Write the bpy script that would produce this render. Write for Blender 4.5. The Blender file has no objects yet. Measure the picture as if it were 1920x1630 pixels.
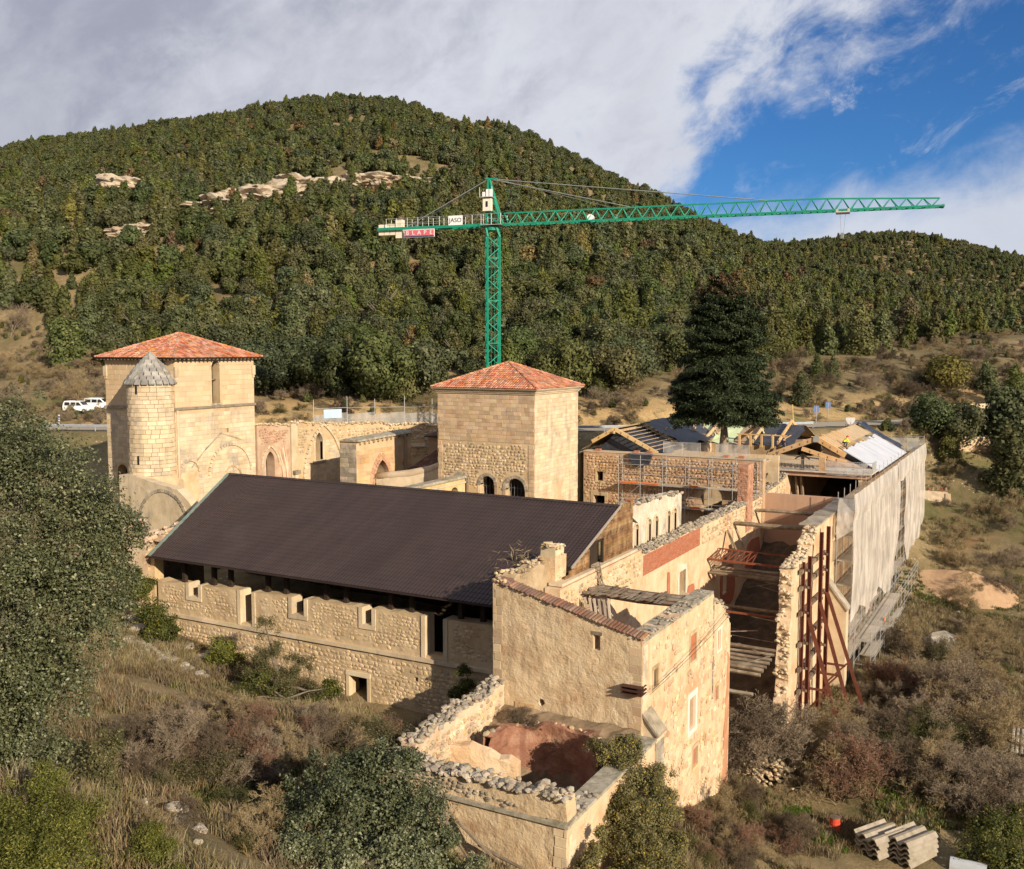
import bpy, bmesh, math, random
import numpy as np
from mathutils import Vector, noise as mnoise
from mathutils.geometry import delaunay_2d_cdt

scene = bpy.context.scene
COL = scene.collection
RAD = math.radians

# ------------------------------------------------------------------ camera
CAM_Z = 24.0
FPX, HZ = 1850.0, 655.0
PITCH = math.atan((815.0 - HZ) / FPX)
YAW = RAD(28.8)
cam_d = bpy.data.cameras.new('camera')
cam = bpy.data.objects.new('camera', cam_d)
COL.objects.link(cam)
cam.location = (0, 0, CAM_Z)
cam.rotation_euler = (math.pi / 2 - PITCH, 0, YAW)
cam_d.sensor_fit = 'HORIZONTAL'
cam_d.sensor_width = 36.0
cam_d.lens = 36.0 * FPX / 1920.0
cam_d.clip_start = 0.2
cam_d.clip_end = 6000
scene.camera = cam

# ------------------------------------------------------------------ sun, sky, exposure
SUN_AZ, SUN_EL = RAD(-26), RAD(22)
SUN = Vector((math.cos(SUN_EL) * math.cos(SUN_AZ), math.cos(SUN_EL) * math.sin(SUN_AZ), math.sin(SUN_EL)))
sun_d = bpy.data.lights.new('sun', 'SUN')
sun_d.energy = 4.5
sun_d.angle = RAD(0.55)
sun_d.color = (1.0, 0.85, 0.66)
sun_o = bpy.data.objects.new('sun', sun_d)
COL.objects.link(sun_o)
sun_o.rotation_euler = SUN.to_track_quat('Z', 'Y').to_euler()
scene.view_settings.view_transform = 'Standard'
scene.view_settings.look = 'None'
scene.view_settings.gamma = 1.0
scene.view_settings.exposure = 0.64
scene.view_settings.use_curve_mapping = False
scene.cycles.max_bounces = 4
scene.cycles.diffuse_bounces = 3
scene.cycles.glossy_bounces = 2
scene.cycles.transmission_bounces = 3
scene.cycles.transparent_max_bounces = 12
scene.cycles.use_adaptive_sampling = True
scene.cycles.adaptive_threshold = 0.02
scene.cycles.use_denoising = True
scene.cycles.caustics_reflective = False
scene.cycles.caustics_refractive = False

FW = Vector((-math.sin(YAW) * math.cos(PITCH), math.cos(YAW) * math.cos(PITCH), -math.sin(PITCH)))
RT = Vector((math.cos(YAW), math.sin(YAW), 0))
UP = RT.cross(FW)


def ray(px, py):
 return FW + RT * ((px - 960) / FPX) - UP * ((py - 815) / FPX)


def at(px, py, D=None, X=None, Y=None, Z=None):
 """survey a point of the place from the photograph: sight line + one known coordinate"""
 d = ray(px, py)
 if X is not None:
  t = X / d.x
 elif Y is not None:
  t = Y / d.y
 elif Z is not None:
  t = (Z - CAM_Z) / d.z
 else:
  t = D
 return Vector((d.x * t, d.y * t, d.z * t + CAM_Z))


# ------------------------------------------------------------------ node helpers
class NT:
 def __init__(self, tree):
  self.t = tree
  self.n = tree.nodes
  self.l = tree.links

 def new(self, typ, **kw):
  n = self.n.new(typ)
  for k, v in kw.items():
   setattr(n, k, v)
  return n

 def link(self, a, b):
  self.l.new(a, b)

 def val(self, sock, v):
  if hasattr(v, 'is_linked') or isinstance(v, bpy.types.NodeSocket):
   self.l.new(v, sock)
  else:
   sock.default_value = v

 def math(self, op, a, b=0.0, c=None, clamp=False):
  n = self.n.new('ShaderNodeMath')
  n.operation = op
  n.use_clamp = clamp
  self.val(n.inputs[0], a)
  self.val(n.inputs[1], b)
  if c is not None:
   self.val(n.inputs[2], c)
  return n.outputs[0]

 def mix(self, fac, a, b, blend='MIX'):
  n = self.n.new('ShaderNodeMix')
  n.data_type = 'RGBA'
  n.blend_type = blend
  self.val(n.inputs[0], fac)
  self.val(n.inputs[6], a if not isinstance(a, tuple) else (*a[:3], 1))
  self.val(n.inputs[7], b if not isinstance(b, tuple) else (*b[:3], 1))
  return n.outputs[2]

 def noise(self, vec, scale, detail=4.0, rough=0.55, dist=0.0):
  n = self.n.new('ShaderNodeTexNoise')
  n.inputs['Scale'].default_value = scale
  n.inputs['Detail'].default_value = detail
  n.inputs['Roughness'].default_value = rough
  n.inputs['Distortion'].default_value = dist
  if vec is not None:
   self.l.new(vec, n.inputs['Vector'])
  return n.outputs[0]

 def ramp(self, fac, stops, interp='LINEAR'):
  n = self.n.new('ShaderNodeValToRGB')
  cr = n.color_ramp
  cr.interpolation = interp
  while len(cr.elements) < len(stops):
   cr.elements.new(0.5)
  for e, (p, c) in zip(cr.elements, stops):
   e.position = p
   e.color = (*c[:3], 1) if isinstance(c, (tuple, list)) else (c, c, c, 1)
  self.l.new(fac, n.inputs[0])
  return n.outputs[0]

 def maprange(self, v, a, b, c=0.0, d=1.0, smooth=True):
  n = self.n.new('ShaderNodeMapRange')
  n.interpolation_type = 'SMOOTHSTEP' if smooth else 'LINEAR'
  n.clamp = True
  self.val(n.inputs[0], v)
  for i, x in enumerate((a, b, c, d)):
   self.val(n.inputs[i + 1], x)
  return n.outputs[0]

 def mapping(self, vec, scale=(1, 1, 1), rot=(0, 0, 0), loc=(0, 0, 0)):
  n = self.n.new('ShaderNodeMapping')
  n.inputs['Scale'].default_value = scale
  n.inputs['Rotation'].default_value = rot
  n.inputs['Location'].default_value = loc
  self.l.new(vec, n.inputs['Vector'])
  return n.outputs[0]


# ------------------------------------------------------------------ world: blue sky with two cloud banks
def build_world():
 w = bpy.data.worlds.new('World')
 scene.world = w
 w.use_nodes = True
 t = NT(w.node_tree)
 t.n.clear()
 out = t.new('ShaderNodeOutputWorld')
 bg = t.new('ShaderNodeBackground')
 t.link(bg.outputs[0], out.inputs[0])
 sky = t.new('ShaderNodeTexSky', sky_type='NISHITA')
 sky.sun_disc = False
 sky.sun_elevation = SUN_EL
 sky.sun_rotation = math.atan2(SUN.x, SUN.y)
 sky.altitude = 900
 sky.air_density = 1.0
 sky.dust_density = 0.25
 sky.ozone_density = 3.5
 tc = t.new('ShaderNodeTexCoord')
 g = tc.outputs['Generated']
 nrm = t.new('ShaderNodeVectorMath', operation='NORMALIZE')
 t.link(g, nrm.inputs[0])
 d = nrm.outputs[0]

 def dotn(v):
  n = t.new('ShaderNodeVectorMath', operation='DOT_PRODUCT')
  t.link(d, n.inputs[0])
  n.inputs[1].default_value = v
  return n.outputs['Value']
 # stretched cloud coordinates: the streaks run up to the right
 n1 = ray(1130, 335).normalized().cross(ray(1760, -20).normalized()).normalized()
 if n1.dot(ray(400, 100)) < 0:
  n1 = -n1
 n2 = ray(1440, 405).normalized().cross(ray(1920, 270).normalized()).normalized()
 if n2.dot(ray(1800, 500)) < 0:
  n2 = -n2
 along = n1.cross(ray(1400, 150).normalized()).normalized()
 dx = dotn(along)
 dy = dotn(n1)
 cmb = t.new('ShaderNodeCombineXYZ')
 t.link(t.math('MULTIPLY', dx, 0.85), cmb.inputs[0])
 t.link(t.math('MULTIPLY', dy, 1.25), cmb.inputs[1])
 t.link(t.math('MULTIPLY', dotn(n1.cross(along)), 0.8), cmb.inputs[2])
 cv = cmb.outputs[0]
 big = t.noise(cv, 6.0, 8.0, 0.60, 0.3)
 fine = t.noise(cv, 19.0, 9.0, 0.64, 0.35)
 nz = t.math('ADD', t.math('MULTIPLY', big, 0.62), t.math('MULTIPLY', fine, 0.38))
 nzc = t.math('SUBTRACT', nz, 0.5)
 e1 = t.math('ADD', dotn(n1), t.math('MULTIPLY', nzc, 0.62))
 m1 = t.maprange(e1, -0.075, 0.05)
 e2 = t.math('ADD', dotn(n2), t.math('MULTIPLY', nzc, 0.20))
 m2 = t.maprange(e2, -0.03, 0.05, 0.0, 0.9)
 wisp = t.math('MULTIPLY', t.maprange(t.noise(cv, 12.0, 9.0, 0.7, 0.8), 0.52, 0.74, 0.0, 0.75), t.maprange(e1, -.28, -.06))
 mask = t.math('MAXIMUM', t.math('MAXIMUM', m1, m2), wisp)
 # body of the cloud: thin bright edge, greyer where thick
 thick = t.maprange(t.math('ADD', dotn(n1), t.math('MULTIPLY', nzc, 1.3)), 0.02, 0.42)
 ccol = t.mix(thick, (0.45, 0.465, 0.51), (0.235, 0.245, 0.305))
 lump = t.maprange(t.noise(cv, 9.0, 7.0, 0.6, 0.5), 0.36, 0.68)
 ccol = t.mix(t.math('MULTIPLY', lump, 0.55), ccol, (0.40, 0.41, 0.455))
 skyc = t.mix(1.0, sky.outputs[0], (0.40, 0.76, 1.14), 'MULTIPLY')
 sc = t.new('ShaderNodeVectorMath', operation='SCALE')
 t.link(skyc, sc.inputs[0])
 sc.inputs['Scale'].default_value = 0.056
 col = t.mix(mask, sc.outputs[0], ccol)
 t.link(col, bg.inputs['Color'])
 bg.inputs['Strength'].default_value = 1.0


build_world()

# ------------------------------------------------------------------ objects
ROOT = {}


def thing(name, label, cat, loc=(0, 0, 0), group=None):
 o = bpy.data.objects.new(name, None)
 COL.objects.link(o)
 o.location = loc
 o.empty_display_size = 0.3
 tag(o, label, cat, group, 'thing')
 ROOT[o.name] = Vector(loc)
 return o


def tag(o, label=None, cat=None, group=None, kind=None):
 if label:
  o['label'] = label
 if cat:
  o['category'] = cat
 if group:
  o['group'] = group
 if kind:
  o['kind'] = kind
 return o


def mesh_np(name, v, f, smooth=False):
 """mesh from numpy arrays; f is (n,3) or (n,4) or list"""
 me = bpy.data.meshes.new(name)
 if isinstance(f, np.ndarray):
  n, k = f.shape
  me.vertices.add(len(v))
  me.vertices.foreach_set('co', np.ascontiguousarray(v, dtype=np.float32).ravel())
  me.loops.add(n * k)
  me.loops.foreach_set('vertex_index', np.ascontiguousarray(f, dtype=np.int32).ravel())
  me.polygons.add(n)
  me.polygons.foreach_set('loop_start', np.arange(0, n * k, k, dtype=np.int32))
  if smooth:
   me.polygons.foreach_set('use_smooth', np.ones(n, dtype=bool))
  me.update(calc_edges=True)
 else:
  me.from_pydata([tuple(x) for x in v], [], f)
  if smooth:
   for p in me.polygons:
    p.use_smooth = True
  me.update()
 return me


def link_mesh(name, me, mat=None, parent=None, loc=None):
 o = bpy.data.objects.new(name, me)
 COL.objects.link(o)
 if mat is not None and not me.materials:
  me.materials.append(mat)
 if parent is not None:
  o.parent = parent
  ROOT[o.name] = ROOT[parent.name]
  if loc is not None:
   o.location = loc
 elif loc is not None:
  o.location = loc
  ROOT[o.name] = Vector(loc)
 else:
  ROOT[o.name] = Vector((0, 0, 0))
 return o


class MB:
 """collects shapes in world coordinates"""

 def __init__(self):
  self.v = []
  self.f = []

 def add(self, vs, fs):
  b = len(self.v)
  self.v.extend([tuple(x) for x in vs])
  self.f.extend([tuple(i + b for i in q) for q in fs])
  return self

 def box(self, a, b, jit=0.0, rng=random):
  x0, y0, z0 = a
  x1, y1, z1 = b
  vs = [(x0, y0, z0), (x1, y0, z0), (x1, y1, z0), (x0, y1, z0), (x0, y0, z1), (x1, y0, z1), (x1, y1, z1), (x0, y1, z1)]
  if jit:
   vs = [tuple(c + rng.uniform(-jit, jit) for c in p) for p in vs]
  return self.add(vs, [(3, 2, 1, 0), (4, 5, 6, 7), (0, 1, 5, 4), (1, 2, 6, 5), (2, 3, 7, 6), (3, 0, 4, 7)])

 def beam(self, p, q, w, h=None, up=(0, 0, 1)):
  """rectangular bar from p to q"""
  p, q = Vector(p), Vector(q)
  h = h or w
  d = (q - p).normalized()
  u = Vector(up)
  s = d.cross(u)
  if s.length < 1e-4:
   s = d.cross(Vector((1, 0, 0)))
  s.normalize()
  u = s.cross(d).normalized()
  vs = []
  for c in (p, q):
   for a, b in ((-1, -1), (1, -1), (1, 1), (-1, 1)):
    vs.append(c + s * (a * w / 2) + u * (b * h / 2))
  return self.add(vs, [(3, 2, 1, 0), (4, 5, 6, 7), (0, 1, 5, 4), (1, 2, 6, 5), (2, 3, 7, 6), (3, 0, 4, 7)])

 def tube(self, pts, r, n=6, cap=True):
  pts = [Vector(p) for p in pts]
  rs = r if isinstance(r, (list, tuple)) else [r] * len(pts)
  rings = []
  for i, p in enumerate(pts):
   d = (pts[min(i + 1, len(pts) - 1)] - pts[max(i - 1, 0)]).normalized()
   s = d.cross(Vector((0, 0, 1)))
   if s.length < 1e-3:
    s = Vector((1, 0, 0))
   s.normalize()
   u = s.cross(d).normalized()
   rings.append([p + (s * math.cos(2 * math.pi * k / n) + u * math.sin(2 * math.pi * k / n)) * rs[i] for k in range(n)])
  vs = [x for r_ in rings for x in r_]
  fs = []
  for i in range(len(pts) - 1):
   for k in range(n):
    a, b = i * n + k, i * n + (k + 1) % n
    fs.append((a, b, b + n, a + n))
  if cap:
   fs.append(tuple(range(n - 1, -1, -1)))
   fs.append(tuple((len(pts) - 1) * n + k for k in range(n)))
  return self.add(vs, fs)

 def prism(self, poly, vec):
  """closed polygon (3D points) extruded by vec"""
  n = len(poly)
  vec = Vector(vec)
  vs = [Vector(p) for p in poly] + [Vector(p) + vec for p in poly]
  fs = [tuple(range(n - 1, -1, -1)), tuple(range(n, 2 * n))]
  for k in range(n):
   fs.append((k, (k + 1) % n, n + (k + 1) % n, n + k))
  return self.add(vs, fs)

 def mesh(self, name, off=(0, 0, 0), smooth=False, merge=False):
  off = Vector(off)
  me = bpy.data.meshes.new(name)
  me.from_pydata([(x[0] - off.x, x[1] - off.y, x[2] - off.z) for x in self.v], [], self.f)
  bm = bmesh.new()
  bm.from_mesh(me)
  if merge:
   bmesh.ops.remove_doubles(bm, verts=bm.verts, dist=1e-4)
  bmesh.ops.recalc_face_normals(bm, faces=bm.faces)
  bm.to_mesh(me)
  bm.free()
  if smooth:
   for p in me.polygons:
    p.use_smooth = True
  me.update()
  return me

 def part(self, name, mat, parent, smooth=False, merge=False, kind=None):
  o = link_mesh(name, self.mesh(name, ROOT[parent.name], smooth, merge), mat, parent)
  if kind:
   o['kind'] = kind
  return o

 def single(self, name, mat, label, cat, loc=None, group=None, smooth=False):
  if loc is None:
   a = np.array(self.v)
   loc = (float(a[:, 0].mean()), float(a[:, 1].mean()), float(a[:, 2].min()))
  o = link_mesh(name, self.mesh(name, loc, smooth), mat, None, loc)
  return tag(o, label, cat, group, 'thing')
# ------------------------------------------------------------------ materials
MATS = {}


def mat(name, cols, scale=1.5, rough=0.85, bump=0.25, bscale=None, rnd=0.0, metal=0.0, stain=None, streak=None, det=5.0, spec=0.25, bdist=0.03):
 """procedural surface: colour ramp over world-space noise, tint per piece, fine relief"""
 if name in MATS:
  return MATS[name]
 m = bpy.data.materials.new(name)
 m.use_nodes = True
 t = NT(m.node_tree)
 t.n.clear()
 out = t.new('ShaderNodeOutputMaterial')
 p = t.new('ShaderNodeBsdfPrincipled')
 t.link(p.outputs[0], out.inputs[0])
 geo = t.new('ShaderNodeNewGeometry')
 pos = geo.outputs['Position']
 nz = t.noise(pos, scale, det, 0.6, 0.2)
 nz = t.maprange(nz, 0.28, 0.72, 0, 1, False)
 k = len(cols)
 if k == 1:
  c = t.mix(nz, tuple(x * 0.88 for x in cols[0]), tuple(min(1, x * 1.08) for x in cols[0]))
 else:
  c = t.ramp(nz, [(i / (k - 1), cols[i]) for i in range(k)])
 if rnd:
  oi = t.new('ShaderNodeObjectInfo')
  r = t.math('FRACT', t.math('ADD', t.math('MULTIPLY', oi.outputs['Random'], 7.13), t.math('MULTIPLY', geo.outputs['Random Per Island'], 3.7)))
  v = t.maprange(r, 0, 1, 1 - rnd, 1 + rnd * 0.7, False)
  hs = t.new('ShaderNodeHueSaturation')
  t.link(t.math('ADD', 0.5, t.math('MULTIPLY', t.math('SUBTRACT', t.math('FRACT', t.math('MULTIPLY', r, 5.3)), 0.5), rnd * 0.09)), hs.inputs['Hue'])
  t.link(v, hs.inputs['Value'])
  t.link(t.maprange(t.math('FRACT', t.math('MULTIPLY', r, 9.7)), 0, 1, 1 - rnd * 0.5, 1 + rnd * 0.5, False), hs.inputs['Saturation'])
  t.link(c, hs.inputs['Color'])
  c = hs.outputs[0]
 if stain:
  col, amt, ssc = stain
  s = t.maprange(t.noise(pos, ssc, 6.0, 0.65, 0.6), 0.52, 0.70, 0, amt)
  c = t.mix(s, c, col)
 if streak:
  col, amt, ssc = streak
  mp = t.mapping(pos, (1, 1, 0.12))
  s = t.maprange(t.noise(mp, ssc, 4.0, 0.6), 0.54, 0.72, 0, amt)
  c = t.mix(s, c, col)
 t.link(c, p.inputs['Base Color'])
 p.inputs['Roughness'].default_value = rough
 p.inputs['Metallic'].default_value = metal
 p.inputs['Specular IOR Level'].default_value = spec
 if bump:
  b = t.new('ShaderNodeBump')
  b.inputs['Strength'].default_value = bump
  b.inputs['Distance'].default_value = bdist
  t.link(t.noise(pos, bscale or scale * 6, 6.0, 0.65), b.inputs['Height'])
  t.link(b.outputs[0], p.inputs['Normal'])
 MATS[name] = m
 return m


def foliage(name, dark, light, alt=None, altamt=0.12, trans=0.25, nscale=0.6, rough=0.6, objrnd=0.0, gloss=0.2):
 if name in MATS:
  return MATS[name]
 m = bpy.data.materials.new(name)
 m.use_nodes = True
 t = NT(m.node_tree)
 t.n.clear()
 out = t.new('ShaderNodeOutputMaterial')
 p = t.new('ShaderNodeBsdfPrincipled')
 tr = t.new('ShaderNodeBsdfTranslucent')
 mx = t.new('ShaderNodeMixShader')
 mx.inputs[0].default_value = trans
 geo = t.new('ShaderNodeNewGeometry')
 oi = t.new('ShaderNodeObjectInfo')
 rp = geo.outputs['Random Per Island']
 nz = t.maprange(t.noise(geo.outputs['Position'], nscale, 3.0, 0.6), 0.3, 0.7, 0, 1, False)
 f = t.math('ADD', t.math('MULTIPLY', rp, 0.42), t.math('MULTIPLY', nz, 0.58), clamp=True)
 c = t.mix(f, dark, light)
 if alt:
  a = t.math('GREATER_THAN', t.math('FRACT', t.math('MULTIPLY', rp, 17.3)), 1 - altamt)
  c = t.mix(a, c, alt)
 if objrnd:
  hs = t.new('ShaderNodeHueSaturation')
  r = oi.outputs['Random']
  t.link(t.math('ADD', 0.5, t.math('MULTIPLY', t.math('SUBTRACT', r, 0.62), 0.10 * objrnd)), hs.inputs['Hue'])
  t.link(t.maprange(t.math('FRACT', t.math('MULTIPLY', r, 7.7)), 0, 1, 1 - 0.42 * objrnd, 1 + 0.38 * objrnd, False), hs.inputs['Value'])
  t.link(t.maprange(t.math('FRACT', t.math('MULTIPLY', r, 13.1)), 0, 1, 0.78, 1.1, False), hs.inputs['Saturation'])
  t.link(c, hs.inputs['Color'])
  c = hs.outputs[0]
 t.link(c, p.inputs['Base Color'])
 t.link(c, tr.inputs['Color'])
 p.inputs['Roughness'].default_value = rough
 p.inputs['Specular IOR Level'].default_value = gloss
 t.link(p.outputs[0], mx.inputs[1])
 t.link(tr.outputs[0], mx.inputs[2])
 t.link(mx.outputs[0], out.inputs[0])
 MATS[name] = m
 return m


# ------------------------------------------------------------------ terrain
SKYLINE = [(-500, 365, 560), (-250, 338, 560), (0, 312, 550), (130, 284, 545), (300, 264, 540), (430, 247, 535), (560, 225, 530), (660, 214, 525),
           (760, 226, 520), (900, 259, 515), (1000, 294, 508), (1100, 340, 500), (1200, 388, 490), (1300, 430, 478), (1400, 470, 462),
           (1500, 502, 445), (1600, 530, 428), (1700, 555, 410), (1800, 576, 392), (1920, 600, 372), (2150, 628, 350), (2500, 645, 330)]
ctrl = []


def cp(px, py, D):
 ctrl.append(tuple(at(px, py, D=D)))


for i, (px, py, D) in enumerate(SKYLINE):
 cp(px, py, D)
 foot = 165 if px < 1450 else 165 + (px - 1450) * 0.06
 zt = at(px, py, D=D).z
 for f_, k in ((0.72, 0.80), (0.45, 0.50), (0.2, 0.22)):
  Dm = foot + (D - foot) * f_
  p = at(px, 640, D=Dm)
  z0 = 19.0
  ctrl.append((p.x, p.y, z0 + (zt - z0) * k))
 p = at(px, 640, D=D * 1.25)
 ctrl.append((p.x, p.y, zt * (0.8 if px < 1300 else 0.55)))
for px, py in ((1350, 470), (1450, 468), (1560, 452), (1620, 444), (1690, 444), (1780, 466), (1920, 494), (2100, 505), (2500, 520)):
 cp(px, py, 900)
 p = at(px, 600, D=1300)
 ctrl.append((p.x, p.y, 60))
for X, Y, Z in ((-1500, 700, 60), (-1200, 1500, 60), (0, 1800, 50), (1200, 1500, 40), (1500, 300, 5), (900, -300, 10), (0, -700, 30), (-900, -300, 40),
    (-600, 80, 40), (500, 100, 0), (300, 250, 12), (-350, 60, 30)):
 ctrl.append((X, Y, Z))
# level road shelf, car park, meadow
for px, D, Z in ((-150, 128, 14), (105, 126, 14), (400, 124, 14), (700, 123, 14), (1000, 123, 14), (1250, 124, 14), (1500, 130, 14), (1700, 137, 14), (1900, 146, 14), (2200, 160, 14)):
 p = at(px, 800, D=D)
 ctrl.append((p.x, p.y, Z))
cp(140, 776, 151); cp(250, 776, 151); cp(60, 760, 160); cp(100, 700, 185); cp(20, 652, 215); cp(200, 690, 190); cp(-120, 640, 220)
for px in (420, 560, 700, 850, 1000, 1150, 1300):
 cp(px, 768, 134); cp(px, 742, 141); cp(px, 712, 150)
cp(1450, 775, 141); cp(1600, 770, 146); cp(1750, 772, 152); cp(1900, 765, 158)
cp(1450, 735, 152); cp(1600, 720, 160); cp(1750, 715, 168); cp(1900, 700, 175)
cp(1480, 690, 170); cp(1620, 678, 182); cp(1760, 662, 192); cp(1850, 640, 205); cp(1950, 630, 215)
cp(1500, 660, 190); cp(1620, 655, 196); cp(1750, 640, 212)
# monastery platform
for X, Y, Z in ((-35, 75, 8.5), (-30, 100, 8.5), (-52, 70, 8.5), (-60, 90, 8.8), (-80, 75, 9.0), (-90, 60, 9.5), (-70, 50, 8.0), (-58, 45, 6.6), (-40, 52, 5.5), (-28, 52, 5.0),
    (-50, 42.5, 5.6), (-44, 42.5, 4.6), (-36, 43.5, 3.5), (-29, 43.8, 3.2), (-45, 100, 10), (-75, 105, 11.5), (-30, 118, 11), (-20, 95, 2.0), (-20, 118, 7.5),
    (-18.5, 75, -2.2), (-18.5, 64, -2.4), (-20, 86, -0.5), (-19, 100, 2.0), (-8, 130, 3.5), (-12, 126, 1.0),
    (-24, 38, 3.8), (-20, 38, 2.8), (-15.5, 31.5, 3.2), (-20, 30.5, 3.9), (-25, 30.5, 4.3), (-14.0, 38, 1.2), (-14.8, 46, -0.6), (-14.8, 57, -3.0), (-16, 62, -2.8),
    (-12, 70, -2.8), (-12, 85, -2.8), (-11.5, 100, -2.6), (-11, 115, -1.2), (-9, 122, 0.5),
    (-6, 60, -3.5), (0, 60, -4.5), (8, 70, -5.0), (5, 90, -4.2), (0, 105, -3.0), (12, 110, -4.0), (25, 130, -3.0), (2, 128, 2.0), (10, 140, 5.0), (28, 150, 7), (40, 120, -4),
    (-8, 45, -3.0), (-3, 45, -4.0), (5, 50, -5), (20, 80, -6), (-10, 33, -1.0), (-5, 35, -3.0)):
 ctrl.append((X, Y, Z))
# the slope below the viewpoint
for px, py, D in ((0, 1640, 24), (200, 1640, 25), (100, 1500, 31), (350, 1630, 27), (240, 1480, 36), (330, 1520, 34), (300, 1350, 46), (220, 1260, 54), (420, 1330, 48),
                  (540, 1420, 42), (560, 1340, 49), (700, 1400, 45), (480, 1560, 33), (650, 1640, 31), (700, 1560, 35), (850, 1640, 33), (-200, 1500, 30), (-250, 1300, 40), (-150, 1150, 55),
                  (150, 1180, 62), (60, 1050, 75), (-100, 960, 90)):
 cp(px, py, D)
for X, Y, Z in ((0, 0, 21.8), (-4, 7, 15.5), (-9, 14, 10.5), (-13.5, 10, 12.0), (-24, 16, 12.0), (-13, 21, 7.2), (6, 8, 15), (10, 20, 4), (-20, 8, 14.0), (-16, 16, 10.8), (20, 30, -4.5), (-45, 10, 15), (-70, 25, 14), (15, -10, 20), (-15, -15, 23), (40, 10, -2)):
 ctrl.append((X, Y, Z))
C = np.array(ctrl)


def _phi(r2):
 return np.where(r2 > 1e-9, 0.5 * r2 * np.log(np.maximum(r2, 1e-9)), 0.0)


_sc = 100.0
_P = C[:, :2] / _sc
_n = len(C)
_A = np.zeros((_n + 3, _n + 3))
_d2 = ((_P[:, None, :] - _P[None, :, :]) ** 2).sum(-1)
_A[:_n, :_n] = _phi(_d2) + np.eye(_n) * 1e-5
_A[:_n, _n] = 1
_A[:_n, _n + 1:] = _P
_A[_n:, :_n] = _A[:_n, _n:].T
_w = np.linalg.solve(_A, np.concatenate([C[:, 2], np.zeros(3)]))

# road centre line (a level shelf), and the dirt track on the right-hand slope
ROAD = [at(px, 800, D=D) for px, D in ((-420, 132), (-150, 128), (105, 126), (400, 124), (700, 123), (1000, 123), (1250, 124), (1500, 130), (1700, 137), (1900, 146), (2150, 158), (2500, 178))]
ROAD = np.array([(p.x, p.y) for p in ROAD])


def seg_dist(x, y, line):
 best = np.full(np.shape(x), 1e9)
 for a, b in zip(line[:-1], line[1:]):
  ab = b - a
  t = np.clip(((x - a[0]) * ab[0] + (y - a[1]) * ab[1]) / (ab @ ab), 0, 1)
  best = np.minimum(best, np.hypot(x - a[0] - t * ab[0], y - a[1] - t * ab[1]))
 return best


def vnoise(x, y, s, seed):
 """cheap smooth value noise"""
 x = np.asarray(x, float) / s + seed * 17.3
 y = np.asarray(y, float) / s + seed * 9.1
 xi, yi = np.floor(x), np.floor(y)
 fx, fy = x - xi, y - yi
 fx, fy = fx * fx * (3 - 2 * fx), fy * fy * (3 - 2 * fy)

 def h(a, b):
  v = np.sin(a * 127.1 + b * 311.7 + seed * 74.7) * 43758.5453
  return v - np.floor(v)
 return (h(xi, yi) * (1 - fx) + h(xi + 1, yi) * fx) * (1 - fy) + (h(xi, yi + 1) * (1 - fx) + h(xi + 1, yi + 1) * fx) * fy


def terrain(x, y):
 x = np.asarray(x, float)
 y = np.asarray(y, float)
 sh = x.shape
 xf, yf = x.ravel(), y.ravel()
 z = np.empty(xf.size)
 for i in range(0, xf.size, 20000):
  q = np.stack([xf[i:i + 20000], yf[i:i + 20000]], 1) / _sc
  d2 = ((q[:, None, :] - _P[None, :, :]) ** 2).sum(-1)
  z[i:i + 20000] = _phi(d2) @ _w[:_n] + _w[_n] + q @ _w[_n + 1:]
 far = np.clip((np.hypot(xf, yf) - 170) / 150, 0, 1)
 z += far * ((vnoise(xf, yf, 60, 1) - 0.5) * 6 + (vnoise(xf, yf, 24, 2) - 0.5) * 3)
 z += (vnoise(xf, yf, 5.0, 3) - 0.5) * 0.35 + (vnoise(xf, yf, 1.7, 4) - 0.5) * 0.16
 d = seg_dist(xf, yf, ROAD)
 k = np.clip((9.0 - d) / 4.0, 0, 1)
 k = k * k * (3 - 2 * k)
 z = z * (1 - k) + 13.9 * k
 return z.reshape(sh)


def tz(x, y):
 return float(terrain(np.array([x]), np.array([y]))[0])


def lines(a, b, step, lo, hi, grow):
 c = list(np.arange(a, b + 1e-6, step))
 s, p = step, a
 left = []
 while p > lo:
  s *= grow
  p -= s
  left.append(p)
 s, p = step, b
 right = []
 while p < hi:
  s *= grow
  p += s
  right.append(p)
 return np.array(left[::-1] + c + right)


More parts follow.
